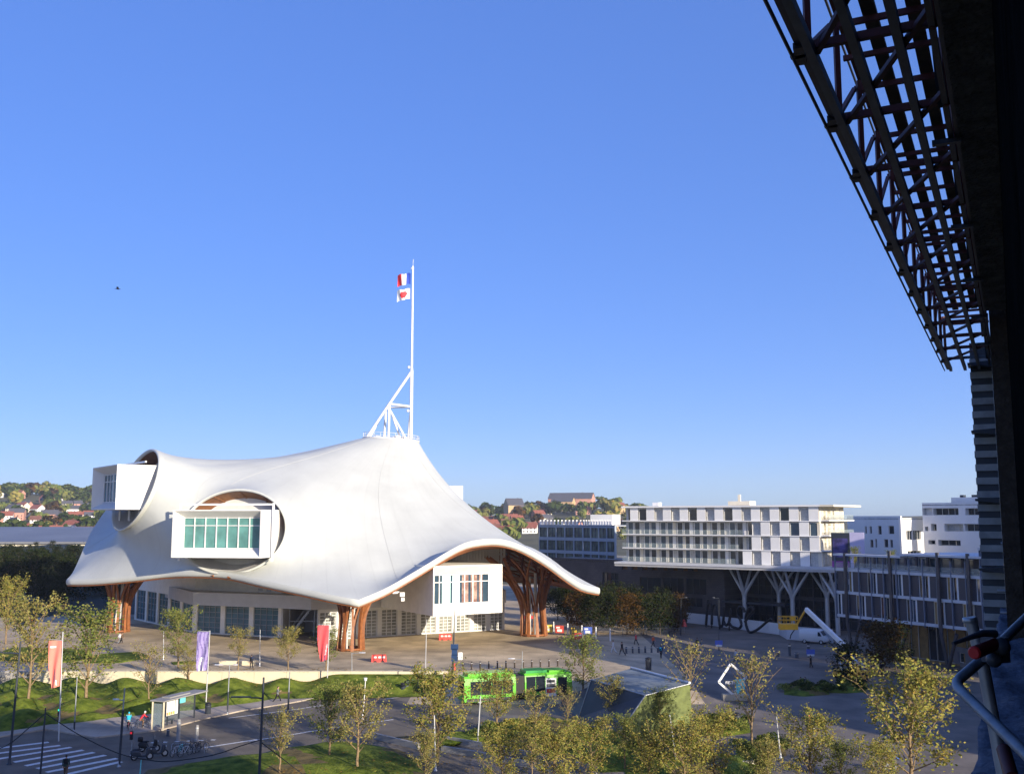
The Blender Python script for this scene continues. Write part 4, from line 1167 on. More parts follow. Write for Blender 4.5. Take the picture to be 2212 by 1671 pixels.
b = MB(); q = a0 + X * 22 - Nn * 4 + Z3 * 23.5; b.par(q, X * 4.6, Y * 3, Z3 * .8); b.par(q + X * 1.9 + Y * .5 + Z3 * .8, X * .5, Y * .4, Z3 * 1.3); ap(b, 'roof_plant', M['creamwall'])
b = MB(); q = a0 + X * 5 - Nn * 4 + Z3 * 23.5; b.par(q, X * 1.4, Y * 1.4, Z3 * .7); ap(b, 'roof_vent', M['whitewall'])
# big printed banner at the end of the block
b = MB(); q = e0 + X * 2.2 + Nn * .2 + Z3 * 11.9; b.par(q, X * 3.4, Y * .12, Z3 * 6.4, 0); b.par(q + X * 3.4 + Z3 * .2, X * 2.6, Y * .12, Z3 * 6.3, 1); b.par(q + Nn * .02 + Z3 * .2, X * 3.2, Y * .02, Z3 * 1.1, 2); b.par(q + Nn * .02 + Z3 * 2.0 + X * .3, X * 2.7, Y * .02, Z3 * 3.4, 3)
tag(b.build('advertising_banner', [M['darksteel'], mat('pale_lilac', (.55, .52, .72), var=.05), mat('magenta_strip', (.28, .05, .28), var=.1), mat('night_picture', (.02, .03, .12), var=.8, scale=.7, col2=(.12, .10, .35))]), 'dark and lilac advertising banner beside the lit end of the apartments', 'banner')
# ---------------------------------------------------------------- glass office block at the left of the mall
M['glassoff'] = mat('office_glass', (.05, .07, .075), rough=.08, var=.8, scale=.45, col2=(.20, .24, .20), spec=.6)
off = thing('glass_office_block', 'blue grey glazed office block left of the white apartments', 'office block', (20, 240, 11)); gp = rooted(off)
g1 = Vector((17.6, 247, 0)); g0 = g1 + Vector((-.93, .36, 0)) * 11.4; g2 = g1 + Vector((.74, -.67, 0)) * 8.5
g0, g1, g2 = [Vector((P(u, 1150, d).x, d, 0)) for u, d in ((1164, 262), (1259, 250), (1328, 240))]
for (p_, q_, n_) in ((g0, g1, 5), (g1, g2, 4)):
    W_ = (q_ - p_).length
    wallrun(p_, q_, 9.6, 19.3, [(.15 + (W_ - .1) / n_ * k, (W_ - .1) / n_ * (k + 1) - .15,   .35 + 3.15 * f, 2.75 + 3.15 * f, (2, 1)) for k in range(n_) for f in range(3)], mat('slate_blue_cladding', (.30, .35, .40), var=.08), pp=gp, glassm=M['glassoff'], framem=mat('slate_frame', (.10, .12, .15), var=.1))
b = MB(); b.prism([(g0.x, g0.y), (g1.x, g1.y), (g2.x, g2.y), (g2.x + 6, g2.y + 12), (g0.x + 6, g0.y + 14)], 19.0, 19.25); gp(b, 'roof', M['alu'])
b = MB()
for (p_, q_) in ((g0, g1), (g1, g2)):
    n_ = 12
    for k in range(n_): 
        t = p_.lerp(q_, (k + .5) / n_); b.box((t.x, t.y + .6, 19.9), (.35, .12, 1.2))
gp(b, 'roof_fence', M['whitewall'])
b = MB(); b.box((22.5, 249, 20.6), (6, 4, 2.4), -.6); gp(b, 'penthouse', M['whitewall'])
b = MB(); b.prism([(g0.x, g0.y + .3), (g1.x, g1.y + .3), (g2.x + .5, g2.y + .3), (g2.x + 6, g2.y + 12), (g0.x + 6, g0.y + 14)], 0, 9.6); gp(b, 'brick_base', M['brickdark'])
b = MB(); X5 = (g2 - g1).normalized(); N5 = Vector((X5.y, -X5.x, 0)); q = Vector((P(1207, 1228, 256.2).x, 256.0, ZV(1231, 256)))
xo = 0
for w_ in (.9, .5, .8, .9, .4, .8, .9, .7): b.par(q + Vector((xo, -.1 * xo, 0)), (w_ * .7, -.05, 0), (0, .1, 0), (0, 0, .9)); xo += w_ * 1.05
gp(b, 'sign_letters', M['whitewall'])
# ---------------------------------------------------------------- dark panelled office on legs
pan = thing('panelled_office', 'grey panelled office building on tall legs with pale floor bands, right of the mall', 'office building', (58, 152, 0)); pp_ = rooted(pan)
o0, o1 = Vector((51.5, 165, 0)), Vector((73.5, 125.5, 0)); X6 = (o1 - o0).normalized(); N6 = Vector((X6.y, -X6.x, 0)); LO = (o1 - o0).length; Y6 = -N6
ZB = [5.6, 9.2, 12.7]
for z in ZB: b = MB(); b.par(o0 + N6 * .25 + Z3 * z, X6 * LO, Y6 * 14, Z3 * .42); pp_(b, 'floor_band', M['lightband'])
nb6 = 19; bw6 = LO / nb6; rn = random.Random(4)
b = MB(); b.par(o0 + Y6 * 3.2 + Z3 * 6.02, X6 * LO, Y6 * 10, Z3 * 6.6); pp_(b, 'inner_wall', mat('office_interior', (.10, .075, .05), var=.6, scale=.5))
for f in range(3):
    z = ZB[f] + .42; hh = 3.17 if f < 2 else 3.5
    for k in range(nb6):
        if f == 2 and k < 11: continue
        o = o0 + X6 * (bw6 * k) + Z3 * z; sft = 0
        pw = 1.3; xo = .1 if (k + f) % 2 else bw6 - pw - .12
        if not (f == 2 and (k % 3 == 0)):
            p_ = MB(); p_.par(o + X6 * xo, X6 * pw, Y6 * .12, Z3 * hh); pp_(p_, 'cladding_panel', M['panelgrey'])
            x1, ww = (xo + pw + .05, bw6 - pw - .3) if (k + f) % 2 else (.12, bw6 - pw - .3)
        else: x1, ww = .12, bw6 - .25
        w_ = MB(); fw = .07
        w_.par(o + X6 * x1 + Y6 * .03, X6 * fw, Y6 * .12, Z3 * hh); w_.par(o + X6 * (x1 + ww - fw - .2) + Y6 * .03, X6 * (fw + .2), Y6 * .12, Z3 * hh)
        w_.par(o + X6 * (x1 + fw) + Y6 * .03 + Z3 * (hh - .12), X6 * (ww - 2 * fw - .2), Y6 * .1, Z3 * .11)
        wo = pp_(w_, 'window', M['whitewall'] if rn.random() < .75 else M['creamwall'])
        g_ = MB(); q = o + X6 * (x1 + fw) + Y6 * .1; wg = ww - 2 * fw - .2; g_.quad(q, q + X6 * wg, q + X6 * wg + Z3 * hh, q + Z3 * hh)
        pp_(g_, 'pane', rn.choice((M['glassdark'], M['glassblue'], M['beigewood'], M['glassdark'], M['glassdark'])), wo)
m_ = MB()
for k in range(nb6 + 1):
    q = o0 + X6 * (bw6 * k) + N6 * .34
    p_ = MB(); p_.par(q + Z3 * 5.4 - X6 * .07, X6 * .14, -N6 * .3, Z3 * (9.6 if k < 11 else 11.2)); pp_(p_, 'mullion', mat('blue_grey_metal', (.16, .19, .25), rough=.45, var=.1))
# terrace level: glass parapet, recessed rooms, thin roof
b = MB(); q = o0 + N6 * .3 + Z3 * 13.12; b.quad(q, q + X6 * bw6 * 11, q + X6 * bw6 * 11 + Z3 * .95, q + Z3 * .95); pp_(b, 'balustrade', M['balglass'])
wallrun(o0 + Y6 * 4, o0 + Y6 * 4 + X6 * bw6 * 11, 13.12, 15.3, [(.3 + 2 * k, 1.9 + 2 * k, .1, 2.0, (1, 1)) for k in range(11)], M['panelgrey'], pp=pp_, glassm=M['glassblue'], framem=M['alu'])
b = MB(); b.par(o0 + N6 * .6 + Z3 * 15.1, X6 * bw6 * 5.5, Y6 * 1.6, Z3 * .3); b.par(o0 + X6 * bw6 * 5.5 + N6 * .6 + Z3 * 15.45, X6 * bw6 * 6, Y6 * 12, Z3 * .32); pp_(b, 'roof_edge', M['lightband'])
b = MB(); b.par(o0 + X6 * bw6 * 11 + N6 * .6 + Z3 * 16.62, X6 * (LO - bw6 * 11), Y6 * 12, Z3 * .34); pp_(b, 'roof', M['lightband'])
b = MB(); q = o0 + X6 * bw6 * 10.5 + Y6 * 3; b.add([q + Z3 * 16.96, q + X6 * 18 + Z3 * 16.96, q + X6 * 18 + Y6 * 6 + Z3 * 20.2, q + Y6 * 6 + Z3 * 17.6, q + X6 * 18 + Y6 * 6 + Z3 * 16.9, q + Y6 * 6 + Z3 * 16.9], [(0, 1, 2, 3), (3, 2, 4, 5), (0, 3, 5), (1, 4, 2)]); pp_(b, 'sloping_roof', M['panelgrey'])
for u in (1826, 1922, 2025, 2090):
    a = au(o0, X6, u); q = o0 + X6 * a + N6 * .62
    b = MB(); b.par(q + Z3 * 4.9 - X6 * .22, X6 * .44, -N6 * .26, Z3 * (10.6 if u < 1900 else 11.2))
    f = q - N6 * .1
    for s_ in (0, 1): b.tube([f + Z3 * 5.0 + X6 * (2.6 if s_ else 0), f + X6 * (.9) + Z3 * .0], .26, 8)
    pp_(b, 'leg', mat('bronze_metal', (.065, .06, .065), rough=.5, var=.2))
wallrun(o0 + Y6 * 3.4 + X6 * 4, o1 + Y6 * 3.4, 0, 5.6, [(.4 + 3.2 * k, 3.2 + 3.2 * k, .3, 5.2, (2, 1), M['beigewood'] if k % 3 else M['glassdark']) for k in range(12)], M['beigewood'], pp=pp_, glassm=M['beigewood'], framem=M['alu'])
# podium wall with a doorway facing the square
pq0 = G(1880, 1399); pq1 = o0 + X6 * LO + N6 * 3.2; pq0.z = 0; pq1.z = 0
W_ = (pq1 - pq0).length; q = (pq1 - pq0).normalized(); ad = au(pq0, q, 2014); 
pod = thing('podium_wall', 'plain grey terrace wall with a small doorway below the panelled office', 'wall', (pq0.x, pq0.y, 0)); po = rooted(pod)
wallrun(pq0, pq1, -.02, 2.7, [(ad, ad + 1.5, .02, 2.25, (1, 1)), (ad + 4.2, ad + 5.6, .6, 2.0, (1, 1))], mat('plum_grey_render', (.20, .19, .20), var=.12), pp=po, glassm=M['glassdark'], framem=M['whitewall'], winname='doorway')
b = MB(); s_ = pq0 + q * (ad - .2); b.par(s_ + Vector((q.y, -q.x, 0)) * .03 + Z3 * 2.3, q * 1.9, Vector((q.y, -q.x, 0)) * .15, Z3 * .5, 0); b.par(s_ + Vector((q.y, -q.x, 0)) * .19 + Z3 * 2.5 + q * .4, q * 1.0, Vector((q.y, -q.x, 0)) * .02, Z3 * .14, 1)
po(b, 'door_sign', [mat('pink_sign', (.62, .16, .45), var=.1), M['whitewall']])
# small trees on the office terrace
for u, s_ in ((1826, .42), (1905, .36)):
    a = au(o0, X6, u); q = o0 + X6 * a + Y6 * 1.6 + Z3 * 13.1; plant('olive2', q, 'small olive tree on the roof terrace, %s of the two' % ('left' if u < 1850 else 'right'), 'tree', 'small trees on the roof terrace', s_ + .12, name='potted_tree')
# ---------------------------------------------------------------- white blocks behind
for nm, uL, uR, d, top, base, oplist, lab in (
  ('white_block', 1852, 1939, 224, 21.4, 0, None, 'low white apartment cube between the long apartments and the taller white block'),):
    t = thing('white_block', lab, 'apartment block', (80, 222, 0)); wp = rooted(t)
    k1 = Vector((82.8, 220, 0)); X7 = Vector((.62, -.785, 0)); k0 = k1 - X7 * 13
    wallrun(k0, k1, 0, 21.4, [opn(k0, X7, 0, *q) + ((1, 1),) for q in ((1867,1136,1871,1152),(1877,1136,1882,1152),(1895,1135,1903,1154),(1918,1135,1930,1153),(1877,1165,1884,1182),(1907,1164,1916,1182),(1920,1165,1926,1182),(1888,1163,1892,1182))], M['whitewall'], pp=wp, glassm=M['glassdark'], framem=M['greypanel'], inset=.35)
    Y7 = Vector((.74, .67, 0)); wallrun(k1, k1 + Y7 * 16, 0, 21.0, [(2.2, 5.0, 16.3, 18.3, (3, 1)), (5.2, 8.8, 16.3, 18.3, (3, 1)), (2.4, 8.6, 12.6, 14.0, (4, 1))], M['whitewall'], pp=wp, glassm=M['glassdark'], framem=M['greypanel'], inset=.35)
    b = MB(); k3 = k1 + Y7 * 16; b.prism([(k0.x, k0.y), (k1.x, k1.y), (k3.x, k3.y), (k0.x + 12, k0.y + 11)], 20.7, 20.9); wp(b, 'roof', M['greyconc'])
t = thing('white_block', 'taller white apartment block with wide dark loggias at the right, beside the striped pilaster', 'apartment block', (95, 215, 0)); wp = rooted(t)
k0 = Vector((88.3, 222, 0)); X8 = Vector((.6, -.8, 0)); k1 = k0 + X8 * 20
wallrun(k0, k1, 0, 24.2, [opn(k0, X8, 0, *q) + (n_, gm_) for q, n_, gm_ in (((1993,1097,2015,1112),(1,1),M['whitewall']),((2016,1097,2071,1112),(4,1),None),((2086,1097,2126,1112),(3,1),None),((1997,1137,2004,1146),(1,1),None),((2010,1131,2022,1146),(1,1),None),((2039,1131,2080,1147),(3,1),M['curtain']),((2082,1131,2126,1147),(3,1),None),((2003,1166,2018,1175),(2,1),None),((2024,1166,2072,1178),(3,1),None))], M['whitewall'], pp=wp, glassm=M['glassdark'], framem=M['curtain'], inset=1.3, thick=1.6)
b = MB(); k3 = k1 + Vector((.8, .6, 0)) * 14; k4 = k0 + Vector((.8, .6, 0)) * 14; b.prism([(k0.x, k0.y), (k1.x, k1.y), (k3.x, k3.y), (k4.x, k4.y)], 23.6, 23.8); wp(b, 'roof', M['greyconc'])
b = MB(); q = k0 + X8 * 5 + Vector((.8, .6, 0)) * 3 + Z3 * 23.8; b.par(q, X8 * 13, Vector((.8, .6, 0)) * 6, Z3 * 1.5); wp(b, 'penthouse', M['whitewall'])
b = MB(); 
for a, s_ in ((2, .8), (4.6, 1.4), (8.6, .7)): b.par(q + X8 * a + Z3 * 1.5, X8 * s_, Vector((.8, .6, 0)) * 1, Z3 * .5)
wp(b, 'roof_vent', M['darksteel'])
plant('green1', k0 + X8 * 15.6 + Vector((.8, .6, 0)) * 2 + Z3 * 23.8, 'small round green tree on the roof of the taller white block', 'tree', None, .34, name='roof_tree')
# unseen neighbour whose roof line throws the long shade over the right of the square
nbk = thing('corner_building', 'office block beyond the right edge of the photo', 'building', (80, 75, 0)); nk = rooted(nbk)
e1, e0_ = Vector((98, 28, 0)), Vector((51, 100, 0))
wallrun(e0_, e1, 0, 22.4, [(2 + 4 * k, 4.6 + 4 * k, 1.0 + 3.5 * f, 3.0 + 3.5 * f, (2, 1)) for k in range(16) for f in range(6)], M['greyconc'], pp=nk, glassm=M['glassdark'])
b = MB(); b.prism([(e0_.x + .6, e0_.y + .4), (e1.x + .6, e1.y + .4), (e1.x + 26, e1.y + 16), (e0_.x + 26, e0_.y + 16)], 0, 22.3); nk(b, 'body', M['greyconc'])
tw = thing('shade_block', 'tall unseen block added right of the view to shade the mall', 'building', (110, 130, 0)); tk = rooted(tw)  # unseen block, added only to cast shade over the mall front
wallrun(Vector((92, 152, 0)), Vector((92, 112, 0)), 0, 28.5, [(1.5 + 4 * k, 4.2 + 4 * k, 1 + 3.4 * f, 3 + 3.4 * f, (2, 1)) for k in range(9) for f in range(8)], M['greyconc'], pp=tk, glassm=M['glassdark'])
b = MB(); b.prism([(92.6, 112.1), (138, 112.1), (138, 151.9), (92.6, 151.9)], 0, 28.3); tk(b, 'body', M['greyconc'])
# ---------------------------------------------------------------- rail shed, embankment, hill towns
t = thing('rail_shed', 'long low grey roofed shed at the far left below the hillside houses', 'shed', (-185, 430, 0)); rp = rooted(t)
b = MB(); b.add([(-330, 385, 12.2), (-118, 385, 12.2), (-118, 470, 17), (-330, 470, 17), (-330, 385, 11.4), (-118, 385, 11.4)], [(0, 1, 2, 3), (4, 5, 1, 0)]); rp(b, 'roof', mat('grey_sheet_roof', (.17, .175, .19), rough=.5, var=.15, scale=.05))
b = MB(); b.par((-330, 386, 0), (211, 0, 0), (0, 70, 0), (0, 0, 11.4)); rp(b, 'wall', M['creamwall'])
b = MB(); b.box((-205, 400, 13.6), (5, 4, 2)); rp(b, 'roof_vent', M['whitewall'])
b = MB(); xs_ = frange(-300, -45, 5); ys_ = frange(196, 372, 4)
bank = lambda x, y: 2.2 * sstep((y - 200 + .3 * (x + 66)) / 10) - .3 + 9.3 * sstep((y - 262 - 5 * math.sin(x * .05)) / 85)
b.v = [(x, y, bank(x, y) + .4 * math.sin(x * .21 + y * .13) * sstep((y - 215) / 20)) for y in ys_ for x in xs_]
for j in range(len(ys_) - 1):
    for i in range(len(xs_) - 1):
        if ys_[j] < 214 and xs_[i] > -70: continue
        q = j * len(xs_) + i; b.f.append([q, q + 1, q + 1 + len(xs_), q + len(xs_)]); b.m.append(0); b.sm.append(True)
struct(b, 'embankment', mat('shade_dark_bank', (.022, .028, .012), var=.5, scale=.12, bump=.8, bscale=2))  # ground colour darkened to stand in for shade over the bank
b = MB(); b.par((-260, 352, 6), (200, 0, 0), (0, 1, 0), (0, 0, 5.0)); tag(b.build('railway_wall', mat('shade_dark_stone', (.11, .10, .095), var=.35, scale=.3)), 'long dark stone railway wall behind the trees left of the museum', 'wall')  # stone darkened like the bank, shade put into its colour
rn = random.Random(9)
deftree('green2', 17, 8, 6.6, .06, 1500, M['leaf_dark'], M['barkdark'], leaf=.6, vase=.7, limbs=22)
for k in range(120):
    y = rn.uniform(222, 335); x = rn.uniform(-.58, -.37) * y; z = bank(x, y); h_ = max(.35, min(rn.uniform(.6, 1.5), (ZV(1176, y) - z) / 8.3))
    plant(('green2', 'dark1', 'dark1', 'green2')[k % 4], (x, y, z - .2), ('dark green tree on the shaded bank left of the museum', 'dark low tree on the shaded bank left of the museum', 'dark low tree on the shaded bank left of the museum', 'dark green tree on the shaded bank left of the museum')[k % 4], 'tree', 'trees on the shaded bank', h_, name='bank_tree')
# far trees: cheap crowns, one thing each
def far_tree(seed, lm):
    r = random.Random(seed); c = MB(); t = MB()
    lobes = [(Vector((r.uniform(-.55, .55), r.uniform(-.55, .55), r.uniform(.5, 1.15))), r.uniform(.35, .6)) for _ in range(6)]
    for k in range(170):
        o, s = r.choice(lobes); d = Vector((r.gauss(0, 1), r.gauss(0, 1), r.gauss(0, 1))).normalized() * s * r.uniform(.7, 1.05); p = o + d
        X_ = d.normalized().orthogonal().normalized(); X_ = (X_ + Vector((r.gauss(0, .5), r.gauss(0, .5), r.gauss(0, .5)))).normalized(); Y_ = X_.cross(d).normalized(); q = r.uniform(.12, .3)
        c.add([p - X_ * q, p - Y_ * q, p + X_ * q, p + Y_ * q], [(0, 1, 2, 3)])
    t.tube([(0, 0, -.3), (0, 0, .8)], [.08, .05], 5)
    me = []
    for b_, m_ in ((t, M['barkdark']), (c, lm)):
        q = bpy.data.meshes.new('far_tree'); q.from_pydata(b_.v, [], b_.f); q.materials.append(m_); me.append(q)
    return me[0], None, me[1], None
for nm, lm, sd in (('f_green', M['leaf_green'], 1), ('f_olive', M['leaf_olive'], 2), ('f_gold', M['leaf_gold'], 3), ('f_rust', M['leaf_rust'], 4)): TREES[nm] = far_tree(sd, lm)
FT = {'f_green': 'green', 'f_olive': 'olive', 'f_gold': 'golden', 'f_rust': 'russet'}
def hill_pt(u, y): 
    x = (u - CU) / FX * y; return Vector((x, y, far_h(x, y)))
for k in range(230):
    left = k < 140
    u = rn.uniform(-60, 300) if left else rn.uniform(985, 1420)
    y = rn.uniform(760, 1560) if rn.random() < .55 else rn.uniform(1280, 1560)
    kd = rn.choice(('f_green', 'f_green', 'f_olive', 'f_olive', 'f_gold', 'f_rust')); p = hill_pt(u, y); s = rn.uniform(5.5, 10.5) * (1 if y < 1200 else 1.15)
    if 1170 < u < 1296 and y > 1250: y = 1250 + (y - 1250) * .3; p = hill_pt(u, y); s *= .7
    plant(kd, p, 'tiny %s tree on the distant %s hillside' % (FT[kd], 'left' if left else 'right'), 'tree', 'trees on the %s hillside' % ('left' if left else 'right'), (s * rn.uniform(.9, 1.3), s, s), name='hill_tree')
WM = {'white': M['whitewall'], 'cream': M['creamwall'], 'ochre': mat('ochre_wall', (.50, .34, .18), var=.1), 'pink': mat('pink_wall', (.52, .27, .20), var=.1)}
RM = {'red': mat('red_tiles', (.25, .085, .055), var=.25, scale=.5), 'slate': mat('slate_roof', (.085, .085, .10), var=.2, scale=.5), 'brown': mat('brown_tiles', (.17, .075, .05), var=.25, scale=.5)}
HB = {}
def house(wc, rc, p, sx, sy, h, rz, label, group, flat=False):
    t = thing('house', label, 'house', p, rz, group)
    b = MB(); b.par((-sx / 2, -sy / 2, -3), (sx, 0, 0), (0, sy, 0), (0, 0, h + 3)); b.add([(-sx / 2, -sy / 2, h), (-sx / 2, sy / 2, h), (-sx / 2, 0, h + sy * .38)], [(0, 2, 1)]); b.add([(sx / 2, -sy / 2, h), (sx / 2, sy / 2, h), (sx / 2, 0, h + sy * .38)], [(0, 1, 2)])
    o = b.build('wall', WM[wc]); o.parent = t
    b = MB(); e = .5; rh = sy * .42
    for s_ in (1, -1): b.add([(-sx / 2 - e, s_ * (sy / 2 + e), h - .3), (sx / 2 + e, s_ * (sy / 2 + e), h - .3), (sx / 2 + e, 0, h + rh), (-sx / 2 - e, 0, h + rh)], [(0, 1, 2, 3) if s_ < 0 else (3, 2, 1, 0)])
    b.box((sx * .25, .3, h + rh), (.9, .9, 1.6)); o = b.build('roof', RM[rc]); o.parent = t
    for fl in range(2 if h > 4.5 else 1):
        for q in range(max(2, int(sx / 3.2))):
            x = -sx / 2 + sx * (q + .5) / max(2, int(sx / 3.2)); b = MB(); b.par((x - .5, -sy / 2 - .06, .9 + 2.7 * fl), (1, 0, 0), (0, .12, 0), (0, 0, 1.4)); o = b.build('window', M['glassdark']); o.parent = t
    return t
for k in range(78):
    left = k < 50
    u = rn.uniform(-30, 240) if left else rn.uniform(1000, 1345)
    y = rn.uniform(720, 1330) if left else rn.uniform(760, 1300)
    wc = rn.choice(('white', 'cream', 'white', 'ochre', 'pink')); rc = rn.choice(('red', 'red', 'brown', 'slate')); p = hill_pt(u, y)
    house(wc, rc, p, rn.uniform(9, 18), rn.uniform(8, 11), rn.uniform(4.5, 8), rn.uniform(-.7, .7), 'tiny %s house with a %s roof on the distant %s hillside' % (wc, rc, 'left' if left else 'right'), 'houses on the %s hillside' % ('left' if left else 'right'))
p = hill_pt(1234, 1420); house('pink', 'slate', p, 62, 20, 15, -.35, 'long pinkish barrack like building with a slate roof on the right hilltop', None)
p = hill_pt(1216, 1400); house('ochre', 'slate', p, 30, 16, 12, -.35, 'ochre wing with a dark roof left of the hilltop barracks', None)
p = hill_pt(1110, 1250); house('ochre', 'slate', p, 20, 20, 15, .3, 'square ochre villa with a steep dark roof on the right hillside', None)
p = hill_pt(1128, 1240); house('ochre', 'slate', p, 16, 12, 9, .3, 'smaller ochre wing beside the square villa on the right hillside', None)
for u, y, lab in ((30, 640, 'long pale warehouse at the left foot of the hill'), (130, 650, 'low white warehouse above the shed roof near the museum'), (60, 700, 'pale flat warehouse in the middle of the valley houses')):
    p = hill_pt(u, y); t = thing('warehouse', lab, 'warehouse', p, .1); b = MB(); b.par((-13, -8, -2), (26, 0, 0), (0, 16, 0), (0, 0, 10)); o = b.build('wall', M['creamwall']); o.parent = t
    b = MB(); b.par((-13.3, -8.3, 8), (26.6, 0, 0), (0, 16.6, 0), (0, 0, .5)); o = b.build('roof', M['alu']); o.parent = t
# ================================================================ OUR OWN BUILDING AND ITS SCAFFOLD (upper right)
dv = P(2195, 1118, 1.0); AL = math.atan2(dv.x, dv.y); SA, CA = math.sin(AL), math.cos(AL)
def WP(s, p, z): return Vector((s * SA - p * CA, s * CA + p * SA, CAMZ + z))      # s along the wall, p out from it, z above the eye
SV, PV = Vector((SA, CA, 0)), Vector((-CA, SA, 0))
cb = thing('scaffolded_building', 'dark concrete building at the right edge, the wall our view runs along', 'building', tuple(WP(10, -3, -21))); cp = rooted(cb)
def wb(b, s0, s1, p0, p1, z0, z1, mi=0): return b.par(WP(s0, p0, z0), SV * (s1 - s0), PV * (p1 - p0), Z3 * (z1 - z0), mi)
b = MB(); wb(b, -30, 35.0, -22, -.06, -21, 6.2); cp(b, 'wall', M['shadewall'])
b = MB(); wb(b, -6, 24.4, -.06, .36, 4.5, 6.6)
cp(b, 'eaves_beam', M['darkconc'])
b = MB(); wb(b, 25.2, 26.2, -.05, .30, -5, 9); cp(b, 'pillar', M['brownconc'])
b = MB(); wb(b, 33.95, 35.2, -.05, 1.0, -21, 5.3); pil = cp(b, 'pilaster', mat('slate_pilaster', (.07, .075, .085), var=.2))
for k in range(48):
    z = -14.2 + .40 * k
    b = MB(); wb(b, 33.89, 33.95, .30, 1.022, z, z + .20); wb(b, 33.95, 35.2, 1.0, 1.022, z, z + .20); cp(b, 'facing_board', M['alu'] if k % 2 == 0 else M['panelgrey'], pil) if False else cp(b, 'facing_board', mat('pale_board', (.36, .36, .35), var=.3, scale=1.5), pil)
for z in (-1.62, .4, 2.42, 4.45):
    b = MB(); b.add([WP(33.3, .15, z), WP(33.3, 1.06, z + .10), WP(33.3, 1.06, z + .16), WP(33.3, .1, z + .22), WP(33.3, .1, z - .5), WP(34.12, .15, z), WP(34.12, 1.06, z + .10), WP(34.12, 1.06, z + .16), WP(34.12, .1, z + .22), WP(34.12, .1, z - .5)], [(0, 1, 2, 3), (4, 0, 3), (8, 7, 6, 5), (9, 8, 5), (0, 5, 6, 1), (1, 6, 7, 2), (2, 7, 8, 3), (4, 9, 5, 0)]); cp(b, 'bracket', M['darksteel'])
b = MB(); xs_ = frange(1.2, 33.5, .22); ps_ = [-.06, .08, .18, .28, .38, .47, .55, .56, .55]; rn = random.Random(2)
fz = lambda s, p: -2.6 + .022 * math.sin(s * 3.1 + p * 5) + .03 * math.sin(s * 1.3 - p * 9) + .012 * math.sin(s * 7.7 + p * 21)
for s in xs_:
    for q, p in enumerate(ps_): b.v.append(WP(s, p + (.02 * math.sin(s * 2.3) if q > 5 else 0), fz(s, p) if q < 7 else (-2.72 if q == 7 else -3.3)))
n_ = len(ps_)
for i in range(len(xs_) - 1):
    for q in range(n_ - 1): t_ = i * n_ + q; b.f.append([t_, t_ + n_, t_ + n_ + 1, t_ + 1]); b.m.append(0); b.sm.append(True)
cp(b, 'ledge', mat('weathered_lead', (.085, .10, .135), spec=.15, rough=.8, var=.35, scale=5, bump=1.0, bscale=9))
b = MB(); wb(b, 1.2, 33.4, -.05, .5, -21, -2.75); cp(b, 'lower_wall', M['greyconc'])
for p, z0, z1 in ((.34, -3.2, 4.4), (.24, -3.2, 4.4)):
    b = MB(); b.tube([WP(29.5 + p * 9, p, z0), WP(29.5 + p * 9, p, z1)], .055, 8); cp(b, 'downpipe', M['steel'])
b = MB()
for z, p0 in ((-1.7, .5), (-2.2, .45), (-.6, .36)): b.tube([WP(27, .0, z), WP(27, p0, z)], .04, 6)
cp(b, 'rail_stub', M['steel'])
# ---- overhead lattice of the scaffold
sf = thing('scaffold', 'dark steel scaffold deck overhead, open lattice of beams and red braces along the eaves', 'scaffold', tuple(WP(15, 1.2, 4.5))); sp_ = rooted(sf)
M['chord'] = mat('blue_grey_beam', (.085, .105, .125), rough=.5, var=.25, scale=3, metal=.2); M['redbrace'] = mat('rust_red_paint', (.085, .016, .012), rough=.6, var=.35, scale=5); M['plankw'] = mat('scaffold_plank', (.075, .055, .036), rough=.9, var=.35, scale=4)
ZL, ZU, S0, S1, BAY = 4.5, 5.7, 1.8, 33.8, 2.0
for p in (1.54, 1.14, .75): b = MB(); b.beam(WP(S0, p, ZL), WP(S1, p, ZL), .082, .11); sp_(b, 'chord', M['chord'])
for p in (1.63, .45, .37): b = MB(); b.beam(WP(S0, p, ZL + .05), WP(S1 - (0 if p > 1 else .6), p, ZL + .05), .06, .09); sp_(b, 'ledger', M['darksteel'])
for p in (1.56, 1.22, .74, .42): b = MB(); b.beam(WP(S0, p, ZU + .2), WP(S1 - 2.5, p, ZU + .2), .16 if p in (1.22, .74) else .08, .06); sp_(b, 'plank', M['plankw'] if p in (1.22, .74) else M['redbrace'])
for p, z in ((1.72, ZL - .02), (1.77, ZL + .12), (1.75, ZU + .6)): b = MB(); b.tube([WP(S0, p, z), WP(S1, p, z)], .018, 6); sp_(b, 'guard_tube', M['darksteel'])
k = 0; s = S0
nby = int((S1 - S0) / BAY)
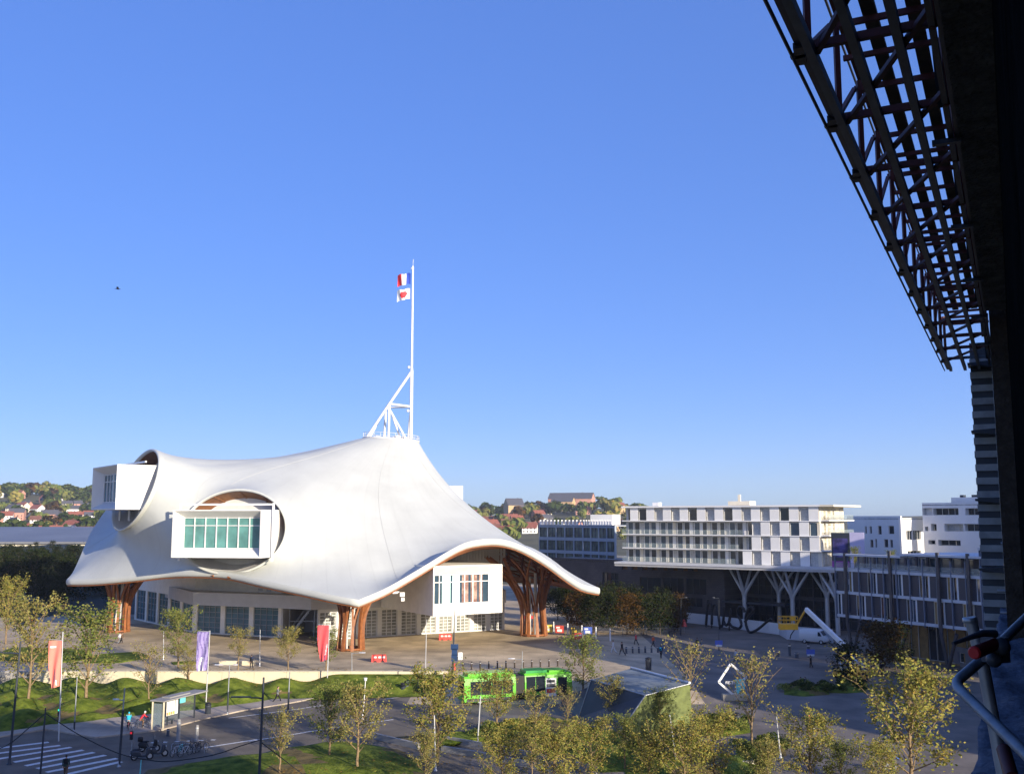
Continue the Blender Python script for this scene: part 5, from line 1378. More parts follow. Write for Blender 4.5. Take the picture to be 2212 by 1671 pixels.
for k in range(nby + 1):
    s = S0 + BAY * k
    b = MB(); b.beam(WP(s, 1.65, ZL + .06), WP(s, .38, ZL + .06), .068, .08); sp_(b, 'cross_bar', M['redbrace'] if k < nby else M['chord'])
    b = MB(); b.beam(WP(s + .25, 1.66, ZU + .1), WP(s + .25, .4, ZU + .1), .055, .07); sp_(b, 'upper_bar', M['redbrace'])
    b = MB(); b.beam(WP(s + 1.1, 1.64, ZU + .05), WP(s + 1.1, .4, ZU + .05), .062, .06); sp_(b, 'upper_bar', M['redbrace'])
    for p in (1.57, .44): b = MB(); b.beam(WP(s, p, ZL), WP(s, p, ZU + .1), .06, .06); sp_(b, 'post', M['redbrace'])
    b = MB(); b.beam(WP(s - .2, 1.63, ZL + .0), WP(s + .2, 1.67, ZL + .0), .10, .06); b.beam(WP(s, 1.60, ZL - .01), WP(s, 1.74, ZL - .01), .07, .04); sp_(b, 'gusset', M['black'])
    if k < nby:
        b = MB(); b.beam(WP(s + BAY + .1, 1.50, ZL + .03), WP(s - .35, .45, ZL + .03), .056, .05); sp_(b, 'diagonal', M['redbrace'])
        b = MB(); b.beam(WP(s, 1.63, ZL), WP(s + BAY, 1.63, ZU), .05, .05); sp_(b, 'side_brace', M['redbrace'])
        if k % 2 == 0: b = MB(); b.beam(WP(s + .2, .5, ZU), WP(s + BAY, .5, ZL), .05, .05); sp_(b, 'side_brace', M['darksteel'])
        if k % 2: b = MB(); b.beam(WP(s + 1.1, .34, ZL - .03), WP(s + 1.1, .66, ZL - .03), .09, .06); sp_(b, 'beam_clamp', M['darksteel'])
# ---- guard rail in the lower right corner
M['railsteel'] = mat('dull_galvanised', (.20, .23, .26), rough=.5, var=.3, scale=9, metal=.4)
gr = thing('guard_rail', 'galvanised scaffold guard rail tubes with a red capped clamp in the lower right corner', 'guard rail', tuple(P(2140, 1500, 4.0))); gp_ = rooted(gr)
b = MB(); b.tube([P(2095, 1333, 5.0), P(2125, 1441, 5.0), P(2170, 1690, 4.95)], [.028, .029, .030], 14); b.lathe([(.031, 0), (.034, .004), (.034, .02), (.028, .024)], P(2095, 1335, 5.0) - Vector((0, 0, .02)), 14); gp_(b, 'upright', M['steel'])
b = MB(); a_, c_, d_, e_ = P(2232, 1318, 5.9), P(2150, 1399, 5.0), P(2060, 1476, 4.72), P(2230, 1641, 4.0)
def arc(p0, p1, p2, n=7): return [p0.lerp(p1, t).lerp(p1.lerp(p2, t), t) for t in [i / n for i in range(n + 1)]]
m1_, m2_ = c_.lerp(d_, .78), d_.lerp(e_, .13)
b.tube([a_, c_, m1_] + arc(m1_, d_ + (d_ - c_.lerp(e_, .3)) * .04, m2_)[1:] + [d_.lerp(e_, .6), e_], .0235, 14); gp_(b, 'bent_tube', M['railsteel'])
b = MB(); q = P(2152, 1389, 4.72); q0 = P(2105, 1409, 4.55); b.tube([q, q0], .029, 14); q1 = q0 + (q0 - q).normalized() * .012; b.tube([q0, q1], [.029, .023], 14, 1); cl = gp_(b, 'clamp', [mat('dark_red_plastic', (.10, .012, .012), rough=.5, var=.2), mat('red_cap', (.50, .02, .02), rough=.5, var=.1)])
b = MB(); b.box(P(2150, 1402, 4.75), (.09, .08, .11), .4); b.tube([P(2150, 1368, 4.7), P(2122, 1367, 4.66), P(2058, 1389, 4.55)], [.018, .016, .007], 8); b.ball(P(2162, 1396, 4.7), .042); b.ball(P(2147, 1424, 4.7), .035); gp_(b, 'coupler', M['darksteel'], cl)
b = MB(); b.tube([P(2168, 1618, 4.6), P(2186, 1680, 4.4)], .03, 10); gp_(b, 'lower_coupler', M['redbrace'])
# ================================================================ STREET FURNITURE, VEHICLES, PEOPLE
def mk(name, label, cat, loc, rz=0, group=None):
    t = thing(name, label, cat, loc, rz, group)
    return t
def part(t, mb, name, mats, parent=None):
    o = mb.build(name, mats); o.parent = parent or t; return o
def pole_pts(ut, vt, ub, vb, ground=None):
    b_ = G(ub, vb) if ground is None else G(ub, vb, ground); t_ = P(ut, vt, b_.y); return b_, t_
# ---- lamp posts and bare poles: (label, name, top u,v, base u,v, radius, material, arms [(du,dv,kind)])
def lamp(label, ut, vt, ub, vb, r=.09, m='darksteel', arms=(), globe=False, collar=None, name='street_lamp', cat='street lamp', ground=None):
    b_, t_ = pole_pts(ut, vt, ub, vb, ground); t = mk(name, label, cat, b_); h = t_ - b_
    b = MB(); b.tube([(0, 0, 0), h * .5, h], [r, r * .9, r * .7], 8); b.lathe([(r * 2.2, 0), (r * 2.2, .06), (r * 1.3, .12), (r * 1.2, .5)], (0, 0, 0), 8)
    part(t, b, 'pole', M[m])
    if collar: b = MB(); b.tube([h * collar[0], h * collar[1]], r * 1.25, 8); part(t, b, 'lower_sleeve', M['darksteel'])
    for (du, dv, L_) in arms:
        e = h + Vector((du, 0, dv)); s = h * .985 if dv <= 0 else h
        b = MB(); b.tube([Vector((h.x, h.y, h.z + dv - .05 * abs(du))), Vector((h.x + du * .5, h.y, h.z + dv)), Vector((h.x + du, h.y, h.z + dv))], [r * .7, r * .55, r * .5], 6); a = part(t, b, 'arm', M[m])
        b = MB(); c = Vector((h.x + du + math.copysign(L_ / 2, du), h.y, h.z + dv + .02)); b.loft([[c + Vector((sx * L_ / 2, sy * .12 * w_, sz)) for (sy, sz) in ((-1, 0), (1, 0), (.7, .1), (-.7, .1))] for sx, w_ in ((-1, .7), (0, 1.25), (1, .8))], sm=False)
        part(t, b, 'lamp_head', M['alu'] if m != 'darksteel' else M['darksteel'], a)
    if globe: b = MB(); b.ball(h + Vector((0, 0, .15)), .17); b.lathe([(.2, 0), (.2, .05)], h + Vector((0, 0, .28)), 10); part(t, b, 'lamp_globe', M['whitewall'])
    return t
lamp('tall dark lamp post at the left edge with an arm pointing left', 44.5, 1384, 20, 1650, .11, arms=((-1.5, -1.0, 1.1),))
lamp('tall dark lamp post at the bottom lawn that holds the sagging cable', 569.7, 1462, 559, 1692, .11, arms=((-1.0, -1.6, 1.6),))
lamp('slim lamp pole with dark foot on the pavement under the coral banner', 166.7, 1462, 159.8, 1581, .07, 'steel', collar=(0, .2))
lamp('double armed pale lamp pole on the pavement right of the bus shelter', 496, 1434, 491, 1542, .07, 'steel', arms=((-.7, -.1, .9), (.4, -.1, .5)), collar=(0, .45))
lamp('plain pole with a dark lower half standing in the road beside the walking man', 626, 1450, 621, 1560, .075, 'steel', collar=(0, .6))
lamp('lamp pole with one arm to the right, before the front timber column', 760, 1409, 760, 1486, .06, 'steel', arms=((.9, -.05, .8),))
lamp('white pole with a globe lamp among the bottom lawn trees', 789.4, 1470, 783.5, 1552, .06, 'whitebeam', globe=True)
lamp('dark pole with an arm to the left, above the parked scooters on the road', 903, 1427, 903, 1497, .07, 'darksteel', arms=((-1.0, -1.2, .8),))
lamp('grey lamp pole with an arm to the left, standing behind the bus joint', 1128.4, 1406, 1127, 1478, .06, 'steel', arms=((-.9, -.9, .8),))
lamp('pale leaning post with white top, in front of the bus', 1038, 1502, 1031, 1612, .075, 'alu', globe=False, name='post', cat='post')
lamp('pale post rising from the big golden tree left of the bus', 938, 1544, 941, 1664, .07, 'alu', name='post', cat='post')
lamp('pale leaning post in front of the green end of the pavilion', 1446.5, 1543, 1461, 1652, .08, 'alu', name='post', cat='post')
lamp('pale leaning post left of the person in the red top', 1677, 1547, 1686, 1636, .08, 'alu', name='post', cat='post')
lamp('tall dark pole with a camera head between the cyclists and the crossing', 269.4, 1485, 257, 1655, .085, 'steel', arms=((-.45, -1.0, .5),), collar=(0, .72), name='camera_pole', cat='pole')
lamp('short dark post at the bottom left that holds the sagging cable', 98.7, 1528, 85.5, 1690, .085, 'darksteel', name='cable_post', cat='post')
lamp('thin turquoise post at the bottom edge right of the crossing', 305, 1640, 301, 1690, .05, 'teal', name='post', cat='post')
lamp('thin grey signal post with red light by the parked motorcycles', 289, 1567, 283, 1631, .05, 'steel', name='signal_post', cat='signal')
lamp('white traffic signal post in front of the coral banner foot', 131.5, 1506, 127, 1567, .06, 'whitebeam', name='signal_post', cat='signal')
for u, v, um, lab in ((353.5, 1362, 353, 'bare pale flagpole left of the yellow olive tree'), (562, 1359, 561, 'bare pale flagpole in front of the right glazed wall'), (921.4, 1337, 918.6, 'bare pale flagpole before the museum entrance')):
    lamp(lab, u, v, um, 1424 if u < 400 else (1438 if u < 600 else 1480), .055, 'alu', name='flagpole', cat='flagpole')
# signal heads
for (u, v, d0, m_, lab) in ((128, 1537, (127, 1567), mat('green_signal', (.02, .5, .32), emit=1.2, var=0), None), (284, 1587, (283, 1631), mat('red_signal', (.6, .02, .03), emit=.6, var=0), None)):
    g_ = G(*d0); p = P(u, v, g_.y - .15)
    root = [o for o in C.objects if o.name.startswith('signal_post') and abs(o.location.x - g_.x) < .1][0]
    b = MB(); b.box(p - Vector(root.location), (.24, .2, .75)); b.box(p - Vector(root.location) + Vector((0, -.12, .22)), (.16, .05, .16), 0, 1); part(root, b, 'signal_head', [M['black'], m_])
# ---- banner poles with their banners
def banner(label_p, label_b, ut, vt, ub, vb, ul, v0, v1, mats, swing, cells):
    b_, t_ = pole_pts(ut, vt, ub, vb); t = mk('flagpole', label_p, 'flagpole', b_); h = t_ - b_
    b = MB(); b.tube([(0, 0, 0), h], [.075, .05], 8); part(t, b, 'pole', M['alu'])
    k0, k1 = (v0 - vt) / (vb - vt), (v1 - vt) / (vb - vt); top = b_ + h * (1 - k0); bot = b_ + h * (1 - k1)
    w = ((ub + (ut - ub) * (1 - k0)) - ul) / FX * b_.y
    b = MB(); b.tube([h * (1 - k0) + Vector((0, 0, .04)), h * (1 - k0) + Vector((-w, 0, .1))], .03, 5); part(t, b, 'crossbar', M['alu'])
    m_ = MB(); nx, nz = 14, 26
    def pt(a, c_): 
        q = top.lerp(bot, c_)
        return q + Vector((-.06 - w * (1 - a) * (1 - swing * c_ * c_ * .35), -.05 + .13 * math.sin(a * 8 + c_ * 5 + swing * 3) * (.25 + c_) , -.10 * (1 - a) * c_ * 3 * swing))
    for i in range(nx):
        for j in range(nz): m_.add([pt(i / nx, j / nz), pt(i / nx, (j + 1) / nz), pt((i + 1) / nx, (j + 1) / nz), pt((i + 1) / nx, j / nz)], [(0, 1, 2, 3)], cells((i + .5) / nx, (j + .5) / nz), True)
    o = m_.build('banner', mats, origin=tuple(top)); tag(o, label_b, 'banner', 'banners along the mounds')
dk = mat('dark_figure_print', (.10, .05, .14), var=.2)
banner('white flagpole that carries the coral banner at the left', 'coral red banner with a small dark figure at its foot', 136, 1364, 126.6, 1600, 108, 1383, 1481, [M['bannercoral'], dk, M['cloth_white']], .9,
       lambda a, c: 1 if (abs(a - .52) < .05 and .62 < c < .9) else (2 if (.12 < c < .145 and .15 < a < .6) or (abs(a - .62) < .05 and .84 < c < .95) else 0))
banner('white flagpole that carries the violet banner', 'violet banner with white streaks near its foot', 453.5, 1361, 444.6, 1524, 428, 1364, 1447, [M['bannerpurple'], mat('deep_violet', (.17, .13, .33), var=.2), M['cloth_white']], .4,
       lambda a, c: 2 if (c > .66 and (abs(a - .3 - .1 * math.sin(c * 12)) < .07 or abs(a - .62) < .04)) or (.06 < c < .09 and .2 < a < .6) else (1 if math.sin(a * 21 + 2.2 * math.sin(c * 9)) > .45 else 0))
banner('white flagpole that carries the crimson banner', 'crimson banner with a pale flash near its foot', 711.6, 1348, 706, 1491, 688, 1350, 1424, [M['bannerred'], mat('pale_rose', (.72, .38, .42), var=.1), mat('dark_plum', (.16, .04, .11), var=.1)], 1.0,
       lambda a, c: 1 if (.52 < c < .86 and abs(a - (.95 - (c - .45) * .6)) < .06) else (2 if c > .74 and a > 1.15 - (c - .3) * .75 - .12 and a < .7 else 0))
# ---- cables
def cable(pts, d, label):
    q = [P(u, v, d) for u, v in pts]; out = []
    for i in range(len(q) - 1):
        a, b_, c_, e = q[max(i - 1, 0)], q[i], q[i + 1], q[min(i + 2, len(q) - 1)]
        for k in range(6): t = k / 6; out.append(.5 * ((2 * b_) + (c_ - a) * t + (2 * a - 5 * b_ + 4 * c_ - e) * t * t + (3 * b_ - a - 3 * c_ + e) * t ** 3))
    out.append(q[-1]); m_ = MB(); m_.tube(out, .04, 5); tag(m_.build('cable', M['black']), label, 'cable')
dC = G(85.5, 1690).y
cable([(99, 1540), (173, 1587), (256, 1626), (320, 1640), (367, 1643), (458, 1630), (520, 1610), (564, 1596)], dC, 'black cable sagging between the short dark post and the tall lamp post')
cable([(97.5, 1540), (60, 1573), (28, 1600), (0, 1615), (-40, 1622)], dC, 'black cable hanging from the short dark post to the left edge')
cable([(565, 1603), (610, 1637), (655, 1672), (690, 1700)], dC, 'black cable running down to the right from the tall lamp post')
# ---- bus shelter
a0_, a1_ = G(352, 1577, .13), G(443, 1551, .13); ax = (a1_ - a0_).normalized(); by = Vector((-ax.y, ax.x, 0)); Ls = (a1_ - a0_).length
sh = mk('bus_shelter', 'flat roofed bus shelter with a lit poster panel at the kerb', 'bus shelter', a0_); 
b = MB(); b.par(ax * -.15 - by * .15 + Z3 * 2.75, ax * (Ls + .3), by * 1.75, Z3 * .12); b.par(ax * 1.2 + by * .3 + Z3 * 2.873, ax * 3.2, by * 1.0, Z3 * .12); part(sh, b, 'roof', M['greyconc'])
for (x, y) in ((0, 0), (.05, 1.4), (Ls, 1.4), (Ls * .62, 1.4), (Ls * .35, 1.4)): b = MB(); b.beam(ax * x + by * y, ax * x + by * y + Z3 * 2.74, .14, .14); part(sh, b, 'post', M['wallbeige'] if x < .1 else M['darksteel'])
b = MB(); b.par(ax * 0 + by * .12 + Z3 * .25, by * 1.15, ax * .06, Z3 * 2.3, 0); part(sh, b, 'side_pane', M['balglass'])
b = MB(); b.par(ax * .6 + by * 1.42 + Z3 * .3, ax * (Ls - .7), by * .03, Z3 * 2.2); bgm = mat('clear_pane', (.2, .25, .25), rough=.05, var=.05); bgm.node_tree.nodes['Principled BSDF'].inputs['Alpha'].default_value = .12; part(sh, b, 'back_pane', bgm)
b = MB(); q = ax * 1.45 + by * .9 + Z3 * 1.0
b.par(q, ax * 1.85, by * .16, Z3 * 1.5, 0); b.par(q - by * .02 + ax * .06 + Z3 * .06, ax * 1.25, by * .02, Z3 * 1.38, 1); b.par(q - by * .02 + ax * 1.4 + Z3 * .06, ax * .38, by * .02, Z3 * 1.38, 1)
rn = random.Random(3)
for k in range(4): b.par(q - by * .03 + ax * (.1 + .3 * k) + Z3 * .1, ax * .24, by * .01, Z3 * .3, 2 + k % 2)
for k in range(6): b.par(q - by * .03 + ax * rn.uniform(.1, .9) + Z3 * rn.uniform(.5, 1.2), ax * rn.uniform(.1, .3), by * .01, Z3 * .07, 4)
part(sh, b, 'poster_case', [M['darksteel'], mat('poster_paper', (.75, .76, .72), var=.06), mat('poster_orange', (.75, .30, .12), var=.1), mat('poster_yellow', (.70, .58, .12), var=.1), mat('poster_lilac', (.45, .42, .55), var=.2)])
b = MB(); b.par(ax * 3.5 + by * .8 + Z3 * 2.0, ax * .8, by * .1, Z3 * .55); part(sh, b, 'route_sign', M['teal'])
b = MB(); b.par(ax * 1.3 + by * 1.2 + Z3 * .46, ax * 1.9, by * .4, Z3 * .06); b.par(ax * 1.4 + by * 1.3, ax * .08, by * .2, Z3 * .46); b.par(ax * 3.0 + by * 1.3, ax * .08, by * .2, Z3 * .46); part(sh, b, 'bench', M['darksteel'])
def bin_(p, label, s=1.0):
    t = mk('litter_bin', label, 'litter bin', p); b = MB(); b.lathe([(.27 * s, 0), (.3 * s, .1), (.31 * s, .85 * s), (.34 * s, .9 * s), (.34 * s, 1.0 * s), (.24 * s, 1.04 * s)], n=14); part(t, b, 'body', M['darksteel'])
    b = MB(); b.lathe([(.36 * s, 0), (.36 * s, .05), (.12 * s, .2)], (0, 0, 1.1 * s), 12); b.tube([(.25 * s, 0, 1.0 * s), (.25 * s, 0, 1.12 * s)], .02, 4); b.tube([(-.25 * s, 0, 1.0 * s), (-.25 * s, 0, 1.12 * s)], .02, 4); part(t, b, 'lid', M['black'])
bin_(G(449, 1543), 'dark round litter bin at the right end of the bus shelter'); bin_(G(1401, 1446), 'dark litter bin behind the roof of the angular pavilion', 1.25); bin_(G(1592, 1570), 'dark litter bin beside the bed under the diamond sign', 1.15)
# ---- bollards
def bollard(p, label, group, h=.9, r=.09, m='steel', name='bollard'):
    t = mk(name, label, 'bollard', p, 0, group); b = MB(); b.lathe([(r * 1.3, 0), (r * 1.3, .04), (r, .08), (r, h * .93), (r * .7, h)], n=10); part(t, b, 'shaft', M[m]); b = MB(); b.lathe([(r * 1.06, h * .78), (r * 1.06, h * .86)], n=10); part(t, b, 'band', M['alu'])
for k in range(16):
    u = 1000 + 18.6 * k; v = 1446 - .52 * k * 1.35; bollard(G(u, v), 'grey bollard in the row along the edge of the sunlit esplanade', 'bollards along the esplanade', .95, .10, 'brownconc')
for k in range(6): bollard(G(1353 + 13.6 * k, 1410.5 - .4 * k), 'dark bollard in the short shaded row beyond the pavilion', 'shaded bollards', .9, .14, 'darksteel')
for u, v, h, lab in ((1706, 1416, 1.9, 'taller dark bollard in the middle of the shaded square'), (1747, 1419, 2.1, 'tallest dark bollard in the shaded square, right of the group'), (1680, 1417, .8, 'low dark bollard left of the taller ones in the shaded square'), (1721, 1420, .8, 'low dark bollard between the two taller ones in the shaded square')): bollard(G(u, v), lab, None, h, .2 if h > 1 else .28, 'darksteel')
for u, v, h, lab in ((385, 1598, 1.95, 'thick pale post with a white cap beside the bicycles'), (425, 1600, 1.5, 'slimmer brownish post at the right of the bicycles'), (362.7, 1588, .65, 'short post with an orange top near the kerb end')): bollard(G(u, v), lab, None, h, .19 if h > 1.9 else .15, 'greyconc' if h > 1 else 'darksteel')
# ---- red plastic barriers
def barrier(u, v, label, rz=.1):
    t = mk('barrier', label, 'barrier', G(u, v), rz); b = MB()
    b.extr([(-1.0, 0), (-.7, 0), (-.7, .15), (-.3, .15), (-.3, 0), (.3, 0), (.3, .15), (.7, .15), (.7, 0), (1.0, 0), (1.0, .3), (.93, .95), (-.93, .95), (-1.0, .3)], (0, -.22, 0), (1, 0, 0), (0, 0, 1), (0, 1, 0), .45); part(t, b, 'body', M['redplastic'])
    b = MB(); [b.box((x, -.24, .62), (.36, .04, .22)) for x in (-.5, .1, .62)]; part(t, b, 'reflector', M['whitewall'])
barrier(818.6, 1428.5, 'red plastic barrier near the esplanade wall, larger of the two'); barrier(961.7, 1381.5, 'red plastic barrier in front of the museum entrance'); barrier(1246, 1380, 'red barrier in the shade beside the round timber column', .8)
t = mk('fire_hydrant', 'small red hydrant at the right end of the esplanade wall', 'hydrant', G(982, 1447)); b = MB(); b.lathe([(.2, 0), (.2, .1), (.15, .15), (.15, .6), (.19, .65), (.16, .8), (.05, .86)], n=12); b.box((0, -.18, .45), (.14, .16, .14)); part(t, b, 'body', M['redplastic'])
# ---- blue advert mast on the esplanade
b_, t_ = pole_pts(982.5, 1312, 977, 1474); t = mk('signal_mast', 'tall thin mast with stacked dark blue boxes near the esplanade bollards', 'signal mast', b_); h = t_ - b_
b = MB(); b.tube([(0, 0, 0), h * .55, h], [.12, .1, .03], 8); part(t, b, 'pole', M['darksteel'])
for v0, v1, w_ in ((1390, 1402, .75), (1400, 1414, .55), (1412, 1427, .62)):
    z0, z1 = ZV(v1, b_.y) - b_.z, ZV(v0, b_.y) - b_.z; b = MB(); b.box((.25, -.05, (z0 + z1) / 2), (w_ * 1.2, .5, (z1 - z0) * .95)); part(t, b, 'signal_box', mat('navy_box', (.02, .05, .13), rough=.4, var=.2))
z0, z1 = ZV(1424, b_.y) - b_.z, ZV(1408, b_.y) - b_.z; b = MB(); b.box((.98, -.1, (z0 + z1) / 2), (.5, .06, z1 - z0)); b.tube([(.1, -.05, (z0 + z1) / 2), (.8, -.08, (z0 + z1) / 2)], .03, 5); part(t, b, 'white_sign', M['whitewall'])
# ---- wheels and vehicles
def wheel(t, c, r, w, nm='wheel', rimm='alu', axis=(0, 1, 0)):
    b = MB(); ax_ = Vector(axis); up = Z3; s_ = ax_.cross(up); pts = [Vector(c) + (s_ * math.cos(a) + up * math.sin(a)) * (r - w * .3) for a in [2 * math.pi * k / 16 for k in range(16)]]
    b.tube(pts, w * .5, 6, closed=True); o = part(t, b, nm, M['rubber'])
    b = MB(); ring = lambda q, d: [Vector(c) + ax_ * d + (s_ * math.cos(a) + up * math.sin(a)) * q for a in [2 * math.pi * k / 16 for k in range(16)]]
    b.loft([ring(r * .62, -w * .35), ring(r * .62, w * .35)], sm=False); part(t, b, 'rim', M[rimm], o); return o
def carbody(secs, w, mb=None, mi=0):
    """side outline -> rounded solid: secs = list of (x, zlow, zhigh, halfwidth factor)"""
    b = mb or MB(); L_ = []
    for x, z0, z1, k in secs:
        hw = w / 2 * k; L_.append([Vector((x, -hw, z0 + .06)), Vector((x, -hw * .92, z0)), Vector((x, hw * .92, z0)), Vector((x, hw, z0 + .06)), Vector((x, hw, lerp(z0, z1, .6))), Vector((x, hw * .86, z1)), Vector((x, -hw * .86, z1)), Vector((x, -hw, lerp(z0, z1, .6)))])
    return b.loft(L_, mi)
# bus
bq0, bq1 = G(1003, 1524), G(1236, 1499); bq0.z = bq1.z = 0; bX = (bq1 - bq0); LB = bX.length; rz = math.atan2(bX.y, bX.x)
bus = mk('articulated_bus', 'lime green articulated bus stopped at the kerb with dark windows', 'bus', bq0 + Vector((-math.sin(rz), math.cos(rz), 0)) * 1.3, rz)
L1_ = LB * .47; HB_ = 3.15
def bus_sec(x0, x1, m):
    b = MB(); r_ = .22; W_ = 1.28
    prof = [(-W_, .35), (-W_, 2.2), (-W_ + .06, HB_ - r_), (-W_ + r_ + .05, HB_), (W_ - r_ - .05, HB_), (W_ - .06, HB_ - r_), (W_, 2.2), (W_, .35)]
    b.loft([[Vector((x, y, z)) for y, z in prof] for x in (x0, x0 + .02, x1 - .02, x1)], sm=False); return b
rear = part(bus, bus_sec(0, L1_, 0), 'rear_section', M['green']); front = part(bus, bus_sec(L1_ + 1.1, LB, 0), 'front_section', M['green'])
b = MB()
for k in range(9):
    x = L1_ + .06 + k * .122; w_ = 1.12 if k % 2 else 1.2; b.par((x, -w_, .45), (.1, 0, 0), (0, 2 * w_, 0), (0, 0, 2.5))
part(bus, b, 'bellows', M['black'])
for nm, sec, x0, x1, n_ in (('r', rear, .7, L1_ - .35, 4), ('f', front, L1_ + 1.25, LB - 3.35, 2)):
    for k in range(n_):
        xa = x0 + (x1 - x0) * k / n_ + .03; xb = x0 + (x1 - x0) * (k + 1) / n_ - .03; b = MB(); b.par((xa, -1.3, 1.1), (xb - xa, 0, 0), (0, .1, 0), (0, 0, 1.5 if nm == 'r' else 1.72)); o = b.build('window', M['glassdark']); o.parent = sec
b = MB(); b.par((LB - 1.75, -1.31, .5), (1.1, 0, 0), (0, .08, 0), (0, 0, 2.1)); o = b.build('door', M['glassdark']); o.parent = front
b = MB(); b.par((LB - 3.3, -1.32, .5), (1.3, 0, 0), (0, .06, 0), (0, 0, 2.05), 0); b.par((LB - 3.2, -1.34, 1.55), (1.1, 0, 0), (0, .02, 0), (0, 0, .35), 2); b.par((LB - 3.2, -1.34, .9), (1.1, 0, 0), (0, .02, 0), (0, 0, .45), 1); b.par((LB - 3.2, -1.34, 2.05), (1.0, 0, 0), (0, .02, 0), (0, 0, .3), 2); o = b.build('advert', [M['whitewall'], M['redplastic'], M['darksteel']]); o.parent = front
b = MB(); b.par((-.05, -1.05, 1.2), (.08, 0, 0), (0, 2.1, 0), (0, 0, 1.3)); o = b.build('rear_window', M['glassdark']); o.parent = rear
for x, y_ in ((-.04, -1.0), (-.04, .8)): b = MB(); b.par((x, y_, .8), (.06, 0, 0), (0, .2, 0), (0, 0, .3)); o = b.build('tail_light', M['redplastic']); o.parent = rear
b = MB(); b.par((.5, -1.0, HB_ + .003), (L1_ - .9, 0, 0), (0, 2, 0), (0, 0, .28)); o = b.build('roof_unit', M['green']); o.parent = rear
b = MB(); b.par((L1_ + 1.3, -1.05, HB_ + .003), (2.6, 0, 0), (0, 2.1, 0), (0, 0, .3)); o = b.build('roof_unit', M['greendark']); o.parent = front
b = MB(); b.par((L1_ + 4.2, -1.0, HB_ + .003), (LB - L1_ - 5, 0, 0), (0, 2, 0), (0, 0, .22)); o = b.build('roof_unit', M['green']); o.parent = front
for x in (1.9, L1_ - .9, LB - 2.6 - 1.5):
    for y_ in (-1.14, 1.14): wheel(bus, (x, y_, .48), .48, .26)
b = MB(); b.par((.3, -1.30, .38), (L1_ - .5, 0, 0), (0, .04, 0), (0, 0, .34)); o = b.build('skirt', M['darksteel']); o.parent = rear
b = MB(); b.par((L1_ + 1.3, -1.30, .38), (LB - L1_ - 1.6, 0, 0), (0, .04, 0), (0, 0, .34)); o = b.build('skirt', M['darksteel']); o.parent = front
# pavilion: angular metro-like shell with a green lit end
pv = mk('angular_pavilion', 'low angular pavilion with dark blue metal shell and olive green end', 'pavilion', (12, 106, 0)); pr_ = rooted(pv)
E_, F_, G_ = G(1250, 1548, 0), G(1338, 1582, 0), G(1496, 1568, 0); A_, D_, C_, B_ = P(1277, 1467, 112), P(1394, 1501, 104.5), P(1490, 1476, 106.5), P(1363, 1443, 121)
H_ = G(1505, 1545, 0); I_ = Vector((5.0, 122, 0)); J_ = Vector((19, 121, 0))
b = MB(); b.add([E_, F_, D_, A_], [(0, 1, 2, 3)]); b.add([A_, D_, C_, B_], [(0, 1, 2, 3)], 1); b.add([E_, A_, B_, I_], [(0, 1, 2, 3)]); b.add([B_, C_, J_, I_], [(0, 1, 2, 3)])
pr_(b, 'shell', [mat('blue_zinc', (.045, .06, .085), rough=.45, var=.3, scale=.35, metal=.2), mat('sky_sheen_zinc_top', (.19, .21, .20), rough=.6, var=.45, scale=.3)])  # top face coloured paler for the sky it reflects, slopes darker
b = MB(); b.add([F_, G_, C_, D_], [(0, 1, 2, 3)]); b.add([G_, J_, C_], [(0, 1, 2)]); pr_(b, 'green_end', mat('olive_cladding', (.145, .175, .06), var=.3, scale=1.4, rough=.85))  # mottled olive green face
b = MB(); b.tube([B_ + Vector((0, 0, .1)), C_ + Vector((0, 0, .1))], .13, 8); pr_(b, 'edge_rail', M['whitebeam'])
b = MB(); u_ = (F_ - D_).normalized(); b.tube([D_, F_], .07, 6); b.tube([A_, D_], .07, 6); b.tube([A_, E_], .07, 6); b.tube([D_, C_], .07, 6); pr_(b, 'ridge_flashing', M['steel'])
# white diamond sign
bp_ = G(1588, 1511, None); t = mk('diamond_sign', 'white diamond shaped frame sign with a turquoise panel on a white plinth', 'sign', bp_); dd = bp_.y
lo = lambda u, v: P(u, v, dd) - bp_
b = MB(); c0, c1 = lo(1561, 1511), lo(1616, 1511); b.par((c0.x, -.35, 0), (c1.x - c0.x, 0, 0), (0, .9, 0), (0, 0, .66)); part(t, b, 'plinth', M['concrete'])
b = MB(); ds = [lo(1578, 1433), lo(1552, 1472), lo(1584, 1500), lo(1611, 1461)]
for k in range(4): b.beam(ds[k], ds[(k + 1) % 4], .23, .25, up=(0, 1, 0))
part(t, b, 'frame', M['whitebeam'])
b = MB(); pl = [lo(1587, 1466), lo(1607, 1465), lo(1608, 1487), lo(1592, 1497), lo(1590, 1480)]; b.extr([(p.x, p.z) for p in pl], (0, -.22, 0), (1, 0, 0), (0, 0, 1), (0, 1, 0), .12); part(t, b, 'panel', M['teal'])
b = MB(); c0 = lo(1566.5, 1475.5); s_ = .19
for x, pieces in enumerate(([(0, 0, .05, .3), (.05, .25, .2, .05), (.11, .1, .04, .15), (.21, 0, .05, .3)], [(.3, 0, .05, .3), (.35, 0, .14, .05), (.35, .125, .12, .05), (.35, .25, .14, .05)], [(.56, 0, .05, .3), (.5, .25, .17, .05)], [(.7, .25, .18, .05), (.7, 0, .18, .05), (.77, .05, .05, .2)], [(.93, .25, .18, .05), (.93, 0, .18, .05), (.93, .125, .18, .05)])):
    for (x0, z0, w_, h_) in pieces: b.par((c0.x + x0, -.3, c0.z + z0), (w_, 0, 0), (0, .07, 0), (0, 0, h_))
part(t, b, 'lettering', M['whitebeam'])
